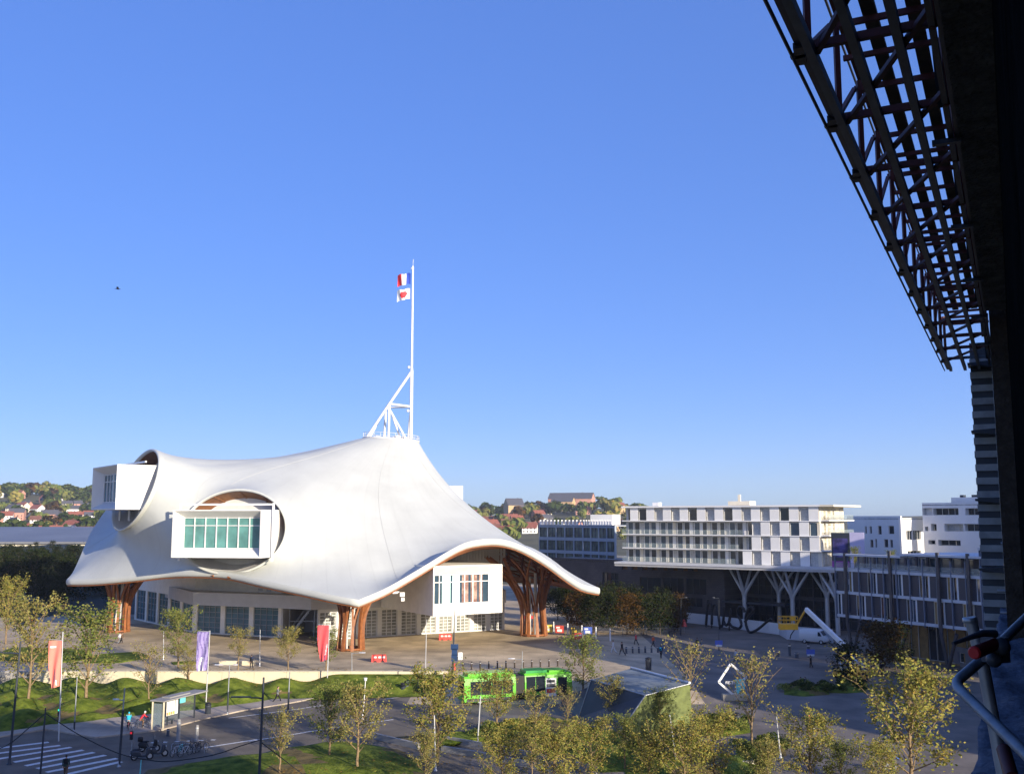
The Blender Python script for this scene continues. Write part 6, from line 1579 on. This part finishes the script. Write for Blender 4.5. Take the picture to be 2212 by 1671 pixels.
# ---- construction hoarding and the black script letters
hq = [G(1484, 1346), G(1520, 1350), G(1683, 1372), G(1700, 1382), G(1735, 1385), G(1800, 1390)]
t = mk('hoarding', 'white and grey construction hoarding in front of the mall columns', 'hoarding', hq[0]); ho = rooted(t)
for k in range(5):
    a, c_ = hq[k], hq[k + 1]; d_ = (c_ - a); n_ = max(1, int(d_.length / 2.4))
    for q in range(n_):
        p0, p1 = a.lerp(c_, q / n_), a.lerp(c_, (q + 1) / n_ - .004); b = MB(); nn = Vector((-d_.y, d_.x, 0)).normalized() * .08
        b.par((p0.x, p0.y, .15), p1 - p0, nn, Z3 * (2.0 if k < 2 else 2.25)); ho(b, 'hoarding_panel', M['whitewall'] if k < 2 else M['lightband'])
b = MB(); a = hq[2]; c_ = hq[1]
for q0, q1 in (((.6, .3), (.8, 1.0)), ((.8, 1.0), (1.5, 1.9)), ((3.4, .4), (3.5, 1.9)), ((4.1, .4), (4.15, 1.9)), ((3.5, 1.85), (4.6, 1.95))):
    d_ = (hq[4] - hq[3]).normalized(); n_ = Vector((d_.y, -d_.x, 0)) * .03; f = lambda q: hq[3] + d_ * q[0] + Z3 * q[1] + n_; b.beam(f(q0), f(q1), .03, .16)
ho(b, 'graffiti', M['black'])
def dl(u): 
    a, c_ = hq[1], hq[2]; k = (u - CU) / FX; t_ = (k * a.y - a.x) / ((c_.x - a.x) - k * (c_.y - a.y)); return max(150, a.y + (c_.y - a.y) * t_) - 2.0
strokes = [[(375,470),(382,380),(392,280),(402,150)], [(392,260),(410,200),(440,215),(450,280),(446,465)], [(448,300),(470,230),(500,220),(522,290),(545,475)],
           [(545,475),(575,480),(592,400),(602,240)], [(596,420),(620,470),(650,455),(668,400),(690,260)], [(662,440),(690,480),(730,500),(785,512),(815,470),(800,400),(768,350),(772,280),(800,240),(840,260),(855,310)], [(860,430),(920,345),(962,300),(955,250),(915,250),(880,320),(868,400),(880,490),(915,555),(980,545),(1060,490),(1130,430),(1190,385)]]
lt = mk('script_letters', 'giant black handwritten letters spelling muse, standing before the hoarding', 'letters', G(1530, 1350)); lo_ = rooted(lt)
for nm_, grp in (('letter_m', strokes[:3]), ('letter_u', strokes[3:5]), ('letter_s', strokes[5:6]), ('letter_e', strokes[6:])):
    b = MB()
    for st_ in grp:
        q = [P(1459.9 + .1737 * x, 1267.8 + .1737 * y, dl(1459.9 + .1737 * x)) for x, y in st_]; out = []
        for i in range(len(q) - 1):
            a, b2, c_, e = q[max(i - 1, 0)], q[i], q[i + 1], q[min(i + 2, len(q) - 1)]
            for k in range(6): t_ = k / 6; out.append(.5 * ((2 * b2) + (c_ - a) * t_ + (2 * a - 5 * b2 + 4 * c_ - e) * t_ * t_ + (3 * b2 - a - 3 * c_ + e) * t_ ** 3))
        out.append(q[-1]); b.tube(out, .25, 8)
        for z in (q[0], q[-1]):
            if z.z < 1.6: b.tube([z, (z.x, z.y, -.05)], .12, 6)
    lo_(b, nm_, M['black'])
# ---- boom lift
lq = G(1838, 1467); t = mk('boom_lift', 'yellow boom lift with a long pale arm and a yellow basket', 'boom lift', lq, .0)
lo = lambda u, v, dy=0: P(u, v, lq.y + dy) - lq
b = MB(); carbody([(-2.0, .5, 1.15, .9), (-1.7, .45, 1.3, 1), (1.7, .45, 1.3, 1), (2.1, .5, 1.1, .9)], 2.2, b); part(t, b, 'chassis', M['yellow'])
b = MB(); carbody([(-1.3, 1.3, 2.1, .8), (-1.0, 1.3, 2.35, .9), (1.2, 1.3, 2.4, .9), (1.6, 1.3, 1.9, .8)], 2.0, b); part(t, b, 'turret', M['teal'] if False else M['lightband'])
for x in (-1.35, 1.35):
    for y_ in (-1.1, 1.1): wheel(t, (x, y_, .5), .5, .4, rimm='yellow')
j0 = lo(1852, 1432); j1 = lo(1820, 1390, 3); j2 = lo(1741, 1315, 10); j3 = lo(1722, 1347, 10.5)
b = MB(); b.tube([(.8, 0, 2.2), j1 * .9 + Vector((.5, 0, 0)), j1], .22, 6); part(t, b, 'lower_arm', M['lightband'])
b = MB(); b.beam(j1 - (j2 - j1) * .08, j2, .45, .55); part(t, b, 'upper_arm', M['whitewall']); b = MB(); b.beam(j1 + (j2 - j1) * .05 - Z3 * .45, j2 - Z3 * .3, .12, .14); part(t, b, 'hose_track', M['darksteel'])
b = MB(); b.tube([j2, j2.lerp(j3, .5), j3], .16, 6); part(t, b, 'jib', M['yellow'])
bk = j3 + Vector((-1.25, 0, 0)); b = MB(); b.par(bk + Vector((-1.3, -.6, -.75)), (2.5, 0, 0), (0, 1.2, 0), (0, 0, .8))
for z in (.55, 1.05):
    b.tube([bk + Vector((x, y_, z)) for x, y_ in ((-1.3, -.6), (1.2, -.6), (1.2, .6), (-1.3, .6))], .05, 5, closed=True)
for x in (-1.3, -.45, .4, 1.2):
    for y_ in (-.6, .6): b.tube([bk + Vector((x, y_, 0)), bk + Vector((x, y_, 1.05))], .05, 5)
b.box(bk + Vector((.5, -.5, .8)), (.6, .3, .5)); part(t, b, 'basket', M['yellow'])
# ---- vans and cars
def van(t, m, L_=5.2, W_=2.0, H_=2.25):
    b = MB(); carbody([(-L_ / 2, .4, H_ * .94, .93), (-L_ / 2 + .1, .35, H_, 1), (L_ * .18, .35, H_, 1), (L_ * .27, .35, H_ * .97, .98), (L_ * .38, .35, H_ * .60, .97), (L_ * .47, .38, H_ * .48, .94), (L_ / 2, .45, H_ * .38, .86)], W_, b); body = part(t, b, 'body', m)
    for s_ in (-1, 1):
        b = MB(); b.extr([(L_ * .20, H_ * .58), (L_ * .34, H_ * .58), (L_ * .265, H_ * .88), (L_ * .20, H_ * .88)], (0, s_ * W_ * .485, 0), (1, 0, 0), (0, 0, 1), (0, s_, 0), .04); o = b.build('side_window', M['glassdark']); o.parent = body
    b = MB(); y_ = W_ * .40; b.add([(L_ * .285, -y_, H_ * .93), (L_ * .285, y_, H_ * .93), (L_ * .392, y_, H_ * .62), (L_ * .392, -y_, H_ * .62)], [(0, 3, 2, 1)]); o = b.build('windscreen', M['glassdark']); o.parent = body
    for x in (-L_ * .3, L_ * .31):
        for s_ in (-1, 1): wheel(t, (x, s_ * W_ * .46, .34), .34, .22)
    for s_ in (-1, 1): b = MB(); b.box((L_ * .475, s_ * W_ * .36, H_ * .38), (.12, .28, .16)); o = b.build('headlight', M['alu']); o.parent = body
a, c_ = G(1735, 1388), G(1792, 1392); t = mk('parked_van', 'white delivery van parked in front of the grey hoarding', 'van', (a + c_) / 2 + Vector((0, 1.0, 0)), math.atan2((c_ - a).y, (c_ - a).x)); van(t, M['whitewall'], max(4.6, (c_ - a).length))
a, c_ = G(30, 1350), G(58, 1347); t = mk('parked_car', 'dark car with red tail seen between trees at the far left', 'car', (a + c_) / 2 + Vector((0, .8, 0)), math.pi)
b = MB(); carbody([(-2.1, .4, .85, .86), (-1.9, .3, 1.0, .97), (-1.0, .28, 1.05, 1), (.9, .28, 1.02, 1), (1.8, .3, .92, .96), (2.1, .4, .7, .85)], 1.8, b); carbody([(-1.7, 1.0, 1.06, .8), (-1.2, 1.0, 1.48, .78), (.2, 1.0, 1.5, .78), (1.0, 1.0, 1.05, .8)], 1.8, b, 1); bo = part(t, b, 'body', [M['black'], M['glassdark']])
for x in (-1.3, 1.3):
    for y_ in (-.82, .82): wheel(t, (x, y_, .32), .32, .2)
for y_ in (-.66, .66): b = MB(); b.box((-2.05, y_, .78), (.1, .34, .2)); o = b.build('tail_light', M['redplastic']); o.parent = bo
# ---- two wheelers
def bicycle(label, loc, rz, fm='darksteel', group=None):
    t = mk('bicycle', label, 'bicycle', loc, rz, group)
    for x in (-.52, .52):
        b = MB(); n_ = 20; b.tube([(x + .33 * math.cos(2 * math.pi * k / n_), 0, .35 + .33 * math.sin(2 * math.pi * k / n_)) for k in range(n_)], .022, 5, closed=True); o = part(t, b, 'wheel', M['rubber'])
        b = MB(); [b.tube([(x, 0, .35), (x + .32 * math.cos(math.pi * k / 5), 0, .35 + .32 * math.sin(math.pi * k / 5))], .005, 3) for k in range(10)]; part(t, b, 'spoke', M['alu'], o)
    b = MB(); A, B_2, C2, D2, E2 = (-.52, 0, .35), (-.05, 0, .32), (-.2, 0, .82), (.36, 0, .82), (.52, 0, .35)
    for p, q in ((A, B_2), (A, C2), (C2, B_2), (C2, D2), (B_2, D2), (D2, E2)): b.tube([p, q], .022, 6)
    part(t, b, 'frame', M[fm])
    b = MB(); b.tube([D2, (.33, 0, 1.02)], .016, 5); b.tube([(.26, -.28, 1.04), (.33, 0, 1.02), (.26, .28, 1.04)], .015, 5); part(t, b, 'handlebar', M['steel'])
    b = MB(); b.tube([C2, (-.22, 0, .94)], .015, 5); b.ball((-.24, 0, .96), (.14, .07, .035)); part(t, b, 'saddle', M['black'])
    return t
def motorbike(label, loc, rz, m, box=False):
    t = mk('motor_scooter', label, 'motor scooter', loc, rz)
    for x in (-.62, .66): wheel(t, (x, 0, .29), .29, .14)
    b = MB(); carbody([(-.95, .55, .82, .5), (-.7, .35, .9, .9), (-.2, .3, .84, 1), (.0, .26, .4, 1), (.3, .26, .42, 1), (.42, .3, 1.0, .9), (.6, .45, 1.06, .6), (.7, .6, .95, .35)], .42, b); part(t, b, 'body', M[m])
    b = MB(); b.ball((-.4, 0, .9), (.42, .15, .08)); part(t, b, 'seat', M['black'])
    b = MB(); b.tube([(.66, 0, .3), (.5, 0, .95), (.44, 0, 1.1)], .03, 6); b.tube([(.38, -.33, 1.12), (.44, 0, 1.1), (.38, .33, 1.12)], .02, 5); b.ball((.36, .36, 1.28), (.02, .07, .05)); b.ball((.36, -.36, 1.28), (.02, .07, .05)); part(t, b, 'handlebar', M['darksteel'])
    b = MB(); b.add([(.52, -.2, 1.05), (.52, .2, 1.05), (.40, .17, 1.45), (.40, -.17, 1.45)], [(0, 1, 2, 3)]); part(t, b, 'windshield', M['balglass'])
    if box: b = MB(); carbody([(-1.0, .95, 1.25, .9), (-.95, .93, 1.32, 1), (-.62, .93, 1.32, 1), (-.58, .95, 1.25, .9)], .42, b); part(t, b, 'top_box', M['black'])
    b = MB(); b.ball((.74, 0, .86), (.05, .1, .08)); part(t, b, 'headlight', M['alu'])
motorbike('blue grey motor scooter nearest the camera pole', G(306, 1640), .35, 'darksteel'); motorbike('black motor scooter with top box behind the grey one', G(322, 1622), .2, 'black', True); motorbike('black and silver motor scooter at the right of the three', G(339, 1634), .5, 'darksteel')
motorbike('dark motor scooter parked on the road left of the bus', G(876, 1496), 1.2, 'darksteel', True); motorbike('pale fronted motor scooter on the road behind the big golden tree', G(888, 1494), 1.0, 'steel')
BG = 'bicycles at the rack by the pale posts'
for k, (u, v, fm, lab) in enumerate(((380, 1632, 'alu', 'silver bicycle at the front of the rack'), (390, 1628, 'teal', 'turquoise bicycle second in the rack'), (400, 1632, 'alu', 'silver bicycle third in the rack beside the turquoise one'), (414, 1622, 'darksteel', 'dark bicycle in the middle of the rack'), (425, 1624, 'black', 'black bicycle near the brownish post'), (436, 1622, 'darksteel', 'dark bicycle at the right end of the rack'))):
    bicycle(lab, G(u, v), 1.25 + .25 * math.sin(k * 2.1), fm, BG)
for k, (u, v) in enumerate(((312, 1567), (318, 1566))): bicycle(('dark bicycle parked behind the cyclist in red', 'dark bicycle parked nearest the shelter side pane')[k], G(u, v), .3 + .5 * k, 'darksteel')
b = MB(); t = mk('bicycle_rack', 'low grey hoop rack under the bicycles', 'bicycle rack', G(408, 1624)); 
for k in range(4): b.tube([(-1.5 + k, -.3, 0), (-1.5 + k, -.3, .75), (-1.5 + k, .3, .75), (-1.5 + k, .3, 0)], .025, 6)
part(t, b, 'hoop', M['steel'])
# ---- people
SK = mat('skin', (.50, .30, .21), rough=.6, var=.05); HR = mat('dark_hair', (.03, .02, .015), rough=.7, var=.2); HR2 = mat('grey_hair', (.30, .28, .26), rough=.7, var=.2)
CL = {}
def cloth(n, c):
    if n not in CL: CL[n] = mat('cloth_' + n, c, rough=.9, var=.15, scale=6)
    return CL[n]
for n_, c_ in (('black', (.012, .012, .015)), ('navy', (.02, .03, .07)), ('red', (.60, .035, .05)), ('teal', (.02, .42, .55)), ('white', (.62, .62, .62)), ('grey', (.16, .17, .18)), ('green', (.03, .055, .045)), ('blue', (.05, .13, .42)), ('brown', (.12, .07, .04)), ('rust', (.55, .12, .05))): cloth(n_, c_)
def limb(b, pts, rs, mi=0, n=8): b.tube(pts, rs, n, mi)
def person(label, loc, rz, top, bottom, h=1.74, walk=.5, pose='walk', hair=HR, bag=None, extra=None):
    t = mk('person', label, 'person', loc, rz); s = h / 1.74
    V3 = lambda x, y, z: Vector((x, y, z)) * s
    body = MB(); coat = MB(); trs = MB(); shoe = MB()
    lift = 0.0
    if pose == 'ride': hipz, lean = .98, .42
    elif pose == 'sit': hipz, lean = .48, .05
    else: hipz, lean = .92 - .03 * walk, .03
    hip = V3(0, 0, hipz); chest = V3(lean * .75, 0, hipz + .46 - .12 * lean); neck = V3(lean * .95, 0, hipz + .56 - .17 * lean); head = V3(lean * 1.05 + .02, 0, hipz + .71 - .17 * lean)
    def ell(c, rx, ry, n=12): return [Vector(c) + Vector((rx * s * math.cos(2 * math.pi * k / n), ry * s * math.sin(2 * math.pi * k / n), 0)) for k in range(n)]
    body.loft([ell(hip - V3(0, 0, .08), .09, .14), ell(hip, .105, .165), ell(hip.lerp(chest, .45), .09, .14), ell(chest, .11, .18), ell(chest.lerp(neck, .7), .08, .14), ell(neck, .05, .055), ell(neck.lerp(head, .35), .048, .05)])
    body.ball(head, (.098 * s, .078 * s, .118 * s), 12, 9); body.ball(head + V3(.1, 0, -.01), (.02 * s, .014 * s, .024 * s), 6, 4)
    for y in (-.078, .078): body.ball(head + V3(0, y, -.005), (.02 * s, .01 * s, .03 * s), 6, 4)
    for y in (-.03, .03): body.ball(head + V3(.088, y, .02), .011 * s, 6, 4, 1)
    body.box(head + V3(.092, 0, -.055), (.012 * s, .045 * s, .01 * s), 0, 2)
    coat.loft([ell(hip - V3(0, 0, .06), .125, .185), ell(hip.lerp(chest, .4), .115, .17), ell(chest, .135, .205), ell(chest.lerp(neck, .6), .10, .165), ell(neck - V3(0, 0, .01), .062, .068)])
    for sd in (-1, 1):
        ph = sd * walk
        hj = hip + V3(0, sd * .09, -.04)
        if pose == 'ride': kn = hj + V3(.34, sd * .02, -.22 if sd > 0 else -.08); an = kn + V3(-.10, 0, -.42)
        elif pose == 'sit': kn = hj + V3(.42, sd * .03, .02); an = kn + V3(.03, 0, -.42)
        else: kn = hj + V3(.24 * ph + .03, 0, -.42); an = kn + V3(.16 * ph - .05 - (.12 if ph < 0 else 0), 0, -.41)
        limb(body, [hj, hj.lerp(kn, .5), kn, kn.lerp(an, .35), an], [.085 * s, .075 * s, .055 * s, .055 * s, .036 * s])
        limb(trs, [hj + V3(0, 0, .06), hj.lerp(kn, .5), kn, kn.lerp(an, .4), an + V3(0, 0, .03)], [.105 * s, .088 * s, .07 * s, .066 * s, .058 * s])
        shoe.ball(an + V3(.06, 0, -.035), (.135 * s, .048 * s, .045 * s), 8, 5)
        sj = chest + V3(0, sd * .185, .06)
        if pose == 'ride': el = sj + V3(.20, sd * .04, -.22); wr = el + V3(.22, -sd * .02, -.06)
        elif pose == 'sit': el = sj + V3(.06, sd * .04, -.27); wr = el + V3(.22, -sd * .04, -.05)
        elif pose == 'carry': el = sj + V3(.06, sd * .03, -.27); wr = el + V3(.22, -sd * .1, .06)
        else: el = sj + V3(-.13 * ph, sd * .04, -.28); wr = el + V3(.07 - .13 * ph, 0, -.24)
        limb(body, [sj, el, wr], [.05 * s, .04 * s, .027 * s]); limb(coat, [sj, sj.lerp(el, .5), el, el.lerp(wr, .9)], [.07 * s, .062 * s, .054 * s, .046 * s])
        d = (wr - el).normalized(); sd_ = d.cross(Z3).normalized(); pm = wr + d * .045 * s
        body.ball(pm, (.045 * s, .03 * s, .045 * s), 6, 5)
        for f in range(4):
            o = pm + sd_ * (f - 1.5) * .02 * s + d * .03 * s; L2 = (.06, .075, .07, .055)[f] * s; limb(body, [o, o + d * L2 * .6, o + d * L2 + Vector((0, 0, -.02 * s))], [.010 * s, .009 * s, .007 * s], 0, 5)
        limb(body, [pm - sd_ * .03 * s, pm - sd_ * .055 * s + d * .04 * s], [.011 * s, .008 * s], 0, 5)
    part(t, body, 'body', [SK, HR, cloth('red', 0)]); part(t, coat, 'jacket', CL[top]); part(t, trs, 'trousers', CL[bottom]); part(t, shoe, 'shoes', CL['black'])
    b = MB(); b.ball(head + V3(-.018, 0, .025), (.105 * s, .088 * s, .112 * s), 10, 7); part(t, b, 'hair', hair)
    if bag:
        bt = mk('backpack', 'backpack on the back of: ' + label if False else bag[1], 'bag', t.matrix_basis @ (chest + V3(-.2, 0, -.06)) if False else Vector(loc) + Matrix.Rotation(rz, 3, 'Z') @ (chest + V3(-.2, 0, -.08)), rz)
        b = MB(); carbody([(-.1, -.2, .16, .7), (-.06, -.23, .22, 1), (.05, -.23, .22, 1), (.08, -.2, .18, .9)], .30, b); part(bt, b, 'sack', CL[bag[0]]); b = MB(); b.box((-.12, 0, -.08), (.06, .2, .16)); part(bt, b, 'pocket', CL['black'])
    return t
def ppl(u, v, **k):
    p = G(u, v); return p
person('person in a dark green jacket walking over the zebra crossing', G(141, 1678), 1.9, 'green', 'brown', 1.8, .8, bag=('black', 'dark shoulder bag on the person at the crossing'))
person('person in grey top and black trousers striding past the mounds', G(599, 1516), .2, 'grey', 'black', 1.82, 1.0, 'carry')
c1_ = G(277, 1578); person('cyclist in a turquoise jacket seen from behind', c1_, 1.9, 'teal', 'black', 1.78, .3, 'ride', hair=mat('teal_helmet', (.03, .45, .58), var=.05)); bicycle('red and white bicycle ridden by the turquoise cyclist', c1_, 1.9, 'redplastic')
c2_ = G(302, 1574); person('cyclist in a red jacket and white helmet', c2_, .5, 'red', 'brown', 1.74, .3, 'ride', hair=mat('white_helmet', (.65, .7, .72), var=.05)); bicycle('dark bicycle ridden by the cyclist in red', c2_, .5, 'darksteel')
person('person in a white top near the left timber column', G(258, 1389), 1.0, 'white', 'grey', 1.7, .7); person('companion in dark clothes close to the person in white', G(262, 1389), 1.0, 'brown', 'black', 1.66, .7)
person('dark figure standing by the bench above the retaining wall', G(543, 1443), 2.2, 'black', 'black', 1.72, .5, bag=('navy', 'dark bag of the figure above the retaining wall'))
person('person in a red coat walking before the dark grove', G(1374, 1392), 2.6, 'red', 'black', 1.74, .7)
person('person in dark red further right before the grove', G(1411, 1396), .4, 'rust', 'black', 1.72, .7)
person('person in white trousers and pale top near the posters', G(1325, 1409), 2.9, 'white', 'white', 1.76, .8)
person('tall dark figure walking left of the shaded bollards', G(1344, 1414), 2.4, 'black', 'black', 1.85, .9)
person('dark figure with a light blue bag among the shaded bollards', G(1428, 1421), 1.2, 'navy', 'black', 1.8, .7, bag=('teal', 'light blue backpack on the figure among the shaded bollards'))
person('dark figure of a pair, left, on the shaded square', G(1506, 1401), .6, 'black', 'navy', 1.76, .6); person('grey clad figure of a pair, right, on the shaded square', G(1516, 1404), .6, 'grey', 'blue', 1.78, .6)
person('figure in white shirt and dark trousers left of the tall bollards', G(1590, 1429), .3, 'white', 'black', 1.78, .9)
person('dark seated rider by the blue sign in the shaded square', G(1752, 1441), 2.4, 'black', 'black', 1.7, .3)
person('dark figure by the glass door behind the yellow lift', G(1906, 1458), 1.6, 'black', 'black', 1.8, .2)
person('person in a rust red top and white trousers on the sunlit square', G(1750, 1576), 2.3, 'rust', 'white', 1.74, .8)
person('person in white crouched over a bicycle at the bottom edge', G(1902, 1662), .2, 'white', 'navy', 1.7, .4, 'ride'); bicycle('bicycle of the person in white at the bottom edge', G(1902, 1662), .2, 'darksteel')
person('second rider in blue beside the person in white at the bottom edge', G(1924, 1668), .2, 'blue', 'black', 1.7, .4, 'ride'); bicycle('bicycle of the rider in blue at the bottom edge', G(1924, 1668), .2, 'alu')
person('person in a red jacket standing in front of the bus rear wheel', G(1046, 1519), 2.0, 'red', 'black', 1.74, .4)
person('dark seated figure on the planter of the shaded square', G(1731, 1482, .0), 3.0, 'black', 'black', 1.6, 0, 'sit'); person('dark figure beside the seated one at the planter', G(1740, 1484, .0), 2.0, 'navy', 'black', 1.3, .1)
# ---- posters, fence and white stakes beside the right timber column
for k, (u, v, c_, lab) in enumerate(((1184, 1369, 'yellow', 'yellow poster board in the shade by the round timber column'), (1209, 1371, 'red', 'red and white poster board second from the timber column'), (1241, 1373, 'black', 'black poster board with a small star, third from the column'), (1270, 1375, 'blue', 'blue poster board nearest the grove'))):
    p = G(u, v); t = mk('poster_board', lab, 'poster', p, -.25); b = MB(); b.box((0, 0, .95), (1.5, .06, 1.3)); b.box((-.5, 0, .15), (.06, .06, .3)); b.box((.5, 0, .15), (.06, .06, .3)); part(t, b, 'board', M['darksteel'])
    b = MB(); b.par((-.7, -.05, .35), (1.4, 0, 0), (0, .02, 0), (0, 0, 1.2), 0); b.par((-.4, -.06, .55), (.8, 0, 0), (0, .01, 0), (0, 0, .4), 1); b.par((-.55, -.062, 1.1), (.6, 0, 0), (0, .01, 0), (0, 0, .25), 1)
    part(t, b, 'picture', [mat('poster_' + c_, {'yellow': (.55, .42, .03), 'red': (.5, .06, .04), 'black': (.02, .02, .03), 'blue': (.08, .14, .5)}[c_], var=.2, scale=3), M['whitewall'] if c_ != 'black' else mat('gold_print', (.5, .36, .05), var=.1)])
for k in range(5):
    u = 1196 + 30.5 * k; bollard(G(u, 1367 + 4.2 * k), 'tall white stake in the row before the grove', 'white stakes before the grove', 1.9, .1, 'whitebeam', 'stake')
fa, fb = G(1290, 1374), G(1470, 1372); t = mk('mesh_fence', 'dark mesh fence along the foot of the clipped grove', 'fence', fa); fe = rooted(t)
b = MB()
for z in (.1, .7, 1.3): b.beam(fa + Z3 * z, fb + Z3 * z, .03, .04)
for k in range(70): q = fa.lerp(fb, k / 69); b.beam(q + Z3 * .1, q + Z3 * 1.3, .02, .02)
fe(b, 'mesh', M['darksteel'])
for k in range(8): q = fa.lerp(fb, k / 7); b = MB(); b.beam(q, q + Z3 * 1.45, .08, .08); fe(b, 'post', M['darksteel'])
# ---- blue direction signs in the square
for u, v, h, lab in ((1553, 1404, 1.5, 'small blue and white sign board at the foot of a thin dark pole'), (1752, 1438, 2.3, 'blue and white sign beside the dark rider')):
    p = G(u, v); t = mk('info_sign', lab, 'sign', p); b = MB(); b.tube([(0, 0, 0), (0, 0, h)], .04, 6); part(t, b, 'post', M['darksteel']); b = MB(); b.box((0, -.05, h - .3), (1.2, .06, .7), 0, 0); b.box((0, -.085, h - .75), (1.0, .03, .25), 0, 1); part(t, b, 'board', [mat('sign_blue', (.10, .16, .55), var=.05), M['whitewall']])
lamp('thin tall dark pole rising before the black script letters', 1553, 1295, 1553, 1403, .06, 'darksteel', arms=((-.7, .3, .4),), name='street_lamp')
lamp('thin lamp pole behind the grove with a small lamp head', 1471, 1290, 1471, 1372, .06, 'darksteel', arms=((.6, -.05, .5),))
# red parasol group by the mall corner
p = G(1478, 1368); t = mk('cafe_parasol', 'red folded parasol by the mall corner at the end of the grove', 'parasol', p); b = MB(); b.tube([(0, 0, 0), (0, 0, 2.6)], .04, 6); part(t, b, 'pole', M['steel']); b = MB(); b.lathe([(.55, 1.3), (.42, 1.7), (.22, 2.3), (.05, 2.6)], n=10); part(t, b, 'canopy', M['redplastic'])
p = G(1142, 1362); t = mk('cafe_parasol', 'open wine red parasol in the shade behind the right timber column', 'parasol', p); b = MB(); b.tube([(0, 0, 0), (0, 0, 2.5)], .04, 6); part(t, b, 'pole', M['steel']); b = MB(); b.lathe([(1.5, 2.15), (.8, 2.45), (.05, 2.7)], n=10); part(t, b, 'canopy', M['bannerred'])
# bird
p = P(254.5, 624, 85); t = mk('bird', 'small dark bird flying alone in the open sky at the left', 'bird', p, .4); b = MB()
b.loft([[Vector((x, r_ * math.cos(a), r_ * .9 * math.sin(a))) for a in [2 * math.pi * k / 8 for k in range(8)]] for x, r_ in ((-.22, .012), (-.12, .035), (0, .055), (.1, .045), (.15, .028), (.19, .03), (.23, .008))])
for s_ in (-1, 1): b.loft([[Vector((.07 - .03 * q, s_ * .04 + s_ * q * .22, .03 + .1 * q)), Vector((-.08 - .05 * q, s_ * .04 + s_ * q * .22, .03 + .1 * q)), Vector((-.08 - .05 * q, s_ * .04 + s_ * q * .22, .022 + .1 * q)), Vector((.07 - .03 * q, s_ * .04 + s_ * q * .22, .022 + .1 * q))] for q in (0, .5, 1.0)], sm=False)
b.add([(-.2, -.02, 0), (-.2, .02, 0), (-.34, .06, 0), (-.34, -.06, 0)], [(0, 1, 2, 3)]); part(t, b, 'body', CL['black'])
# ================================================================ SKY, SUN, CAMERA
SUN_AZ, SUN_EL = 40.0, 14.0        # sun stands behind the camera to the right
w = bpy.data.worlds.new('World'); bpy.context.scene.world = w; w.use_nodes = True
nt = w.node_tree; bg = nt.nodes['Background']; sky = nt.nodes.new('ShaderNodeTexSky'); sky.sky_type = 'NISHITA'; sky.sun_disc = False
sky.sun_elevation = R(SUN_EL)
sa = R(SUN_AZ)
sdir = Vector((math.sin(sa) * math.cos(R(SUN_EL)), -math.cos(sa) * math.cos(R(SUN_EL)), math.sin(R(SUN_EL))))   # towards the sun
sky.sun_rotation = math.atan2(sdir.x, sdir.y)
sky.air_density = 0.6; sky.dust_density = 1.0; sky.ozone_density = 5.0
hs = nt.nodes.new('ShaderNodeHueSaturation'); hs.inputs['Saturation'].default_value = 1.57; hs.inputs['Hue'].default_value = .529; hs.inputs['Value'].default_value = 2.14
gm = nt.nodes.new('ShaderNodeGamma'); gm.inputs['Gamma'].default_value = .42
nt.links.new(sky.outputs[0], gm.inputs['Color']); nt.links.new(gm.outputs[0], hs.inputs['Color']); nt.links.new(hs.outputs[0], bg.inputs[0])
bg.inputs[1].default_value = 0.15
sl = bpy.data.lights.new('sun', 'SUN'); sl.energy = 5.0; sl.angle = R(.5); sl.color = (1, .88, .70)
so = bpy.data.objects.new('sun', sl); C.objects.link(so); so.rotation_euler = sdir.to_track_quat('Z', 'Y').to_euler(); so.location = (60, -60, 90)
hz = MB(); hz.par((-1540, -175, -3), (3080, 0, 0), (0, 2095, 0), (0, 0, 92))
hm = bpy.data.materials.new('air'); hm.use_nodes = True; hn = hm.node_tree; hn.nodes.remove(hn.nodes['Principled BSDF'])
pv_ = hn.nodes.new('ShaderNodeVolumePrincipled'); pv_.inputs['Color'].default_value = (.85, .90, .97, 1); pv_.inputs['Density'].default_value = .00012; pv_.inputs['Anisotropy'].default_value = .2
hn.links.new(pv_.outputs[0], hn.nodes['Material Output'].inputs['Volume'])
tag(hz.build('haze', hm), kind='stuff')
cam = bpy.data.cameras.new('camera'); cam.sensor_width = 36; cam.lens = 36 * FX / 2212; cam.clip_start = .05; cam.clip_end = 9000
co = bpy.data.objects.new('camera', cam); C.objects.link(co); co.location = (0, 0, CAMZ); co.rotation_euler = (R(90) + TH, 0, 0)
sc = bpy.context.scene; sc.camera = co
sc.view_settings.view_transform = 'Standard'; sc.view_settings.look = 'None'; sc.view_settings.exposure = 0.75; sc.view_settings.gamma = 1
sc.render.engine = 'CYCLES'; sc.cycles.max_bounces = 6; sc.cycles.diffuse_bounces = 3; sc.cycles.glossy_bounces = 3; sc.cycles.transparent_max_bounces = 6
sc.cycles.use_denoising = True
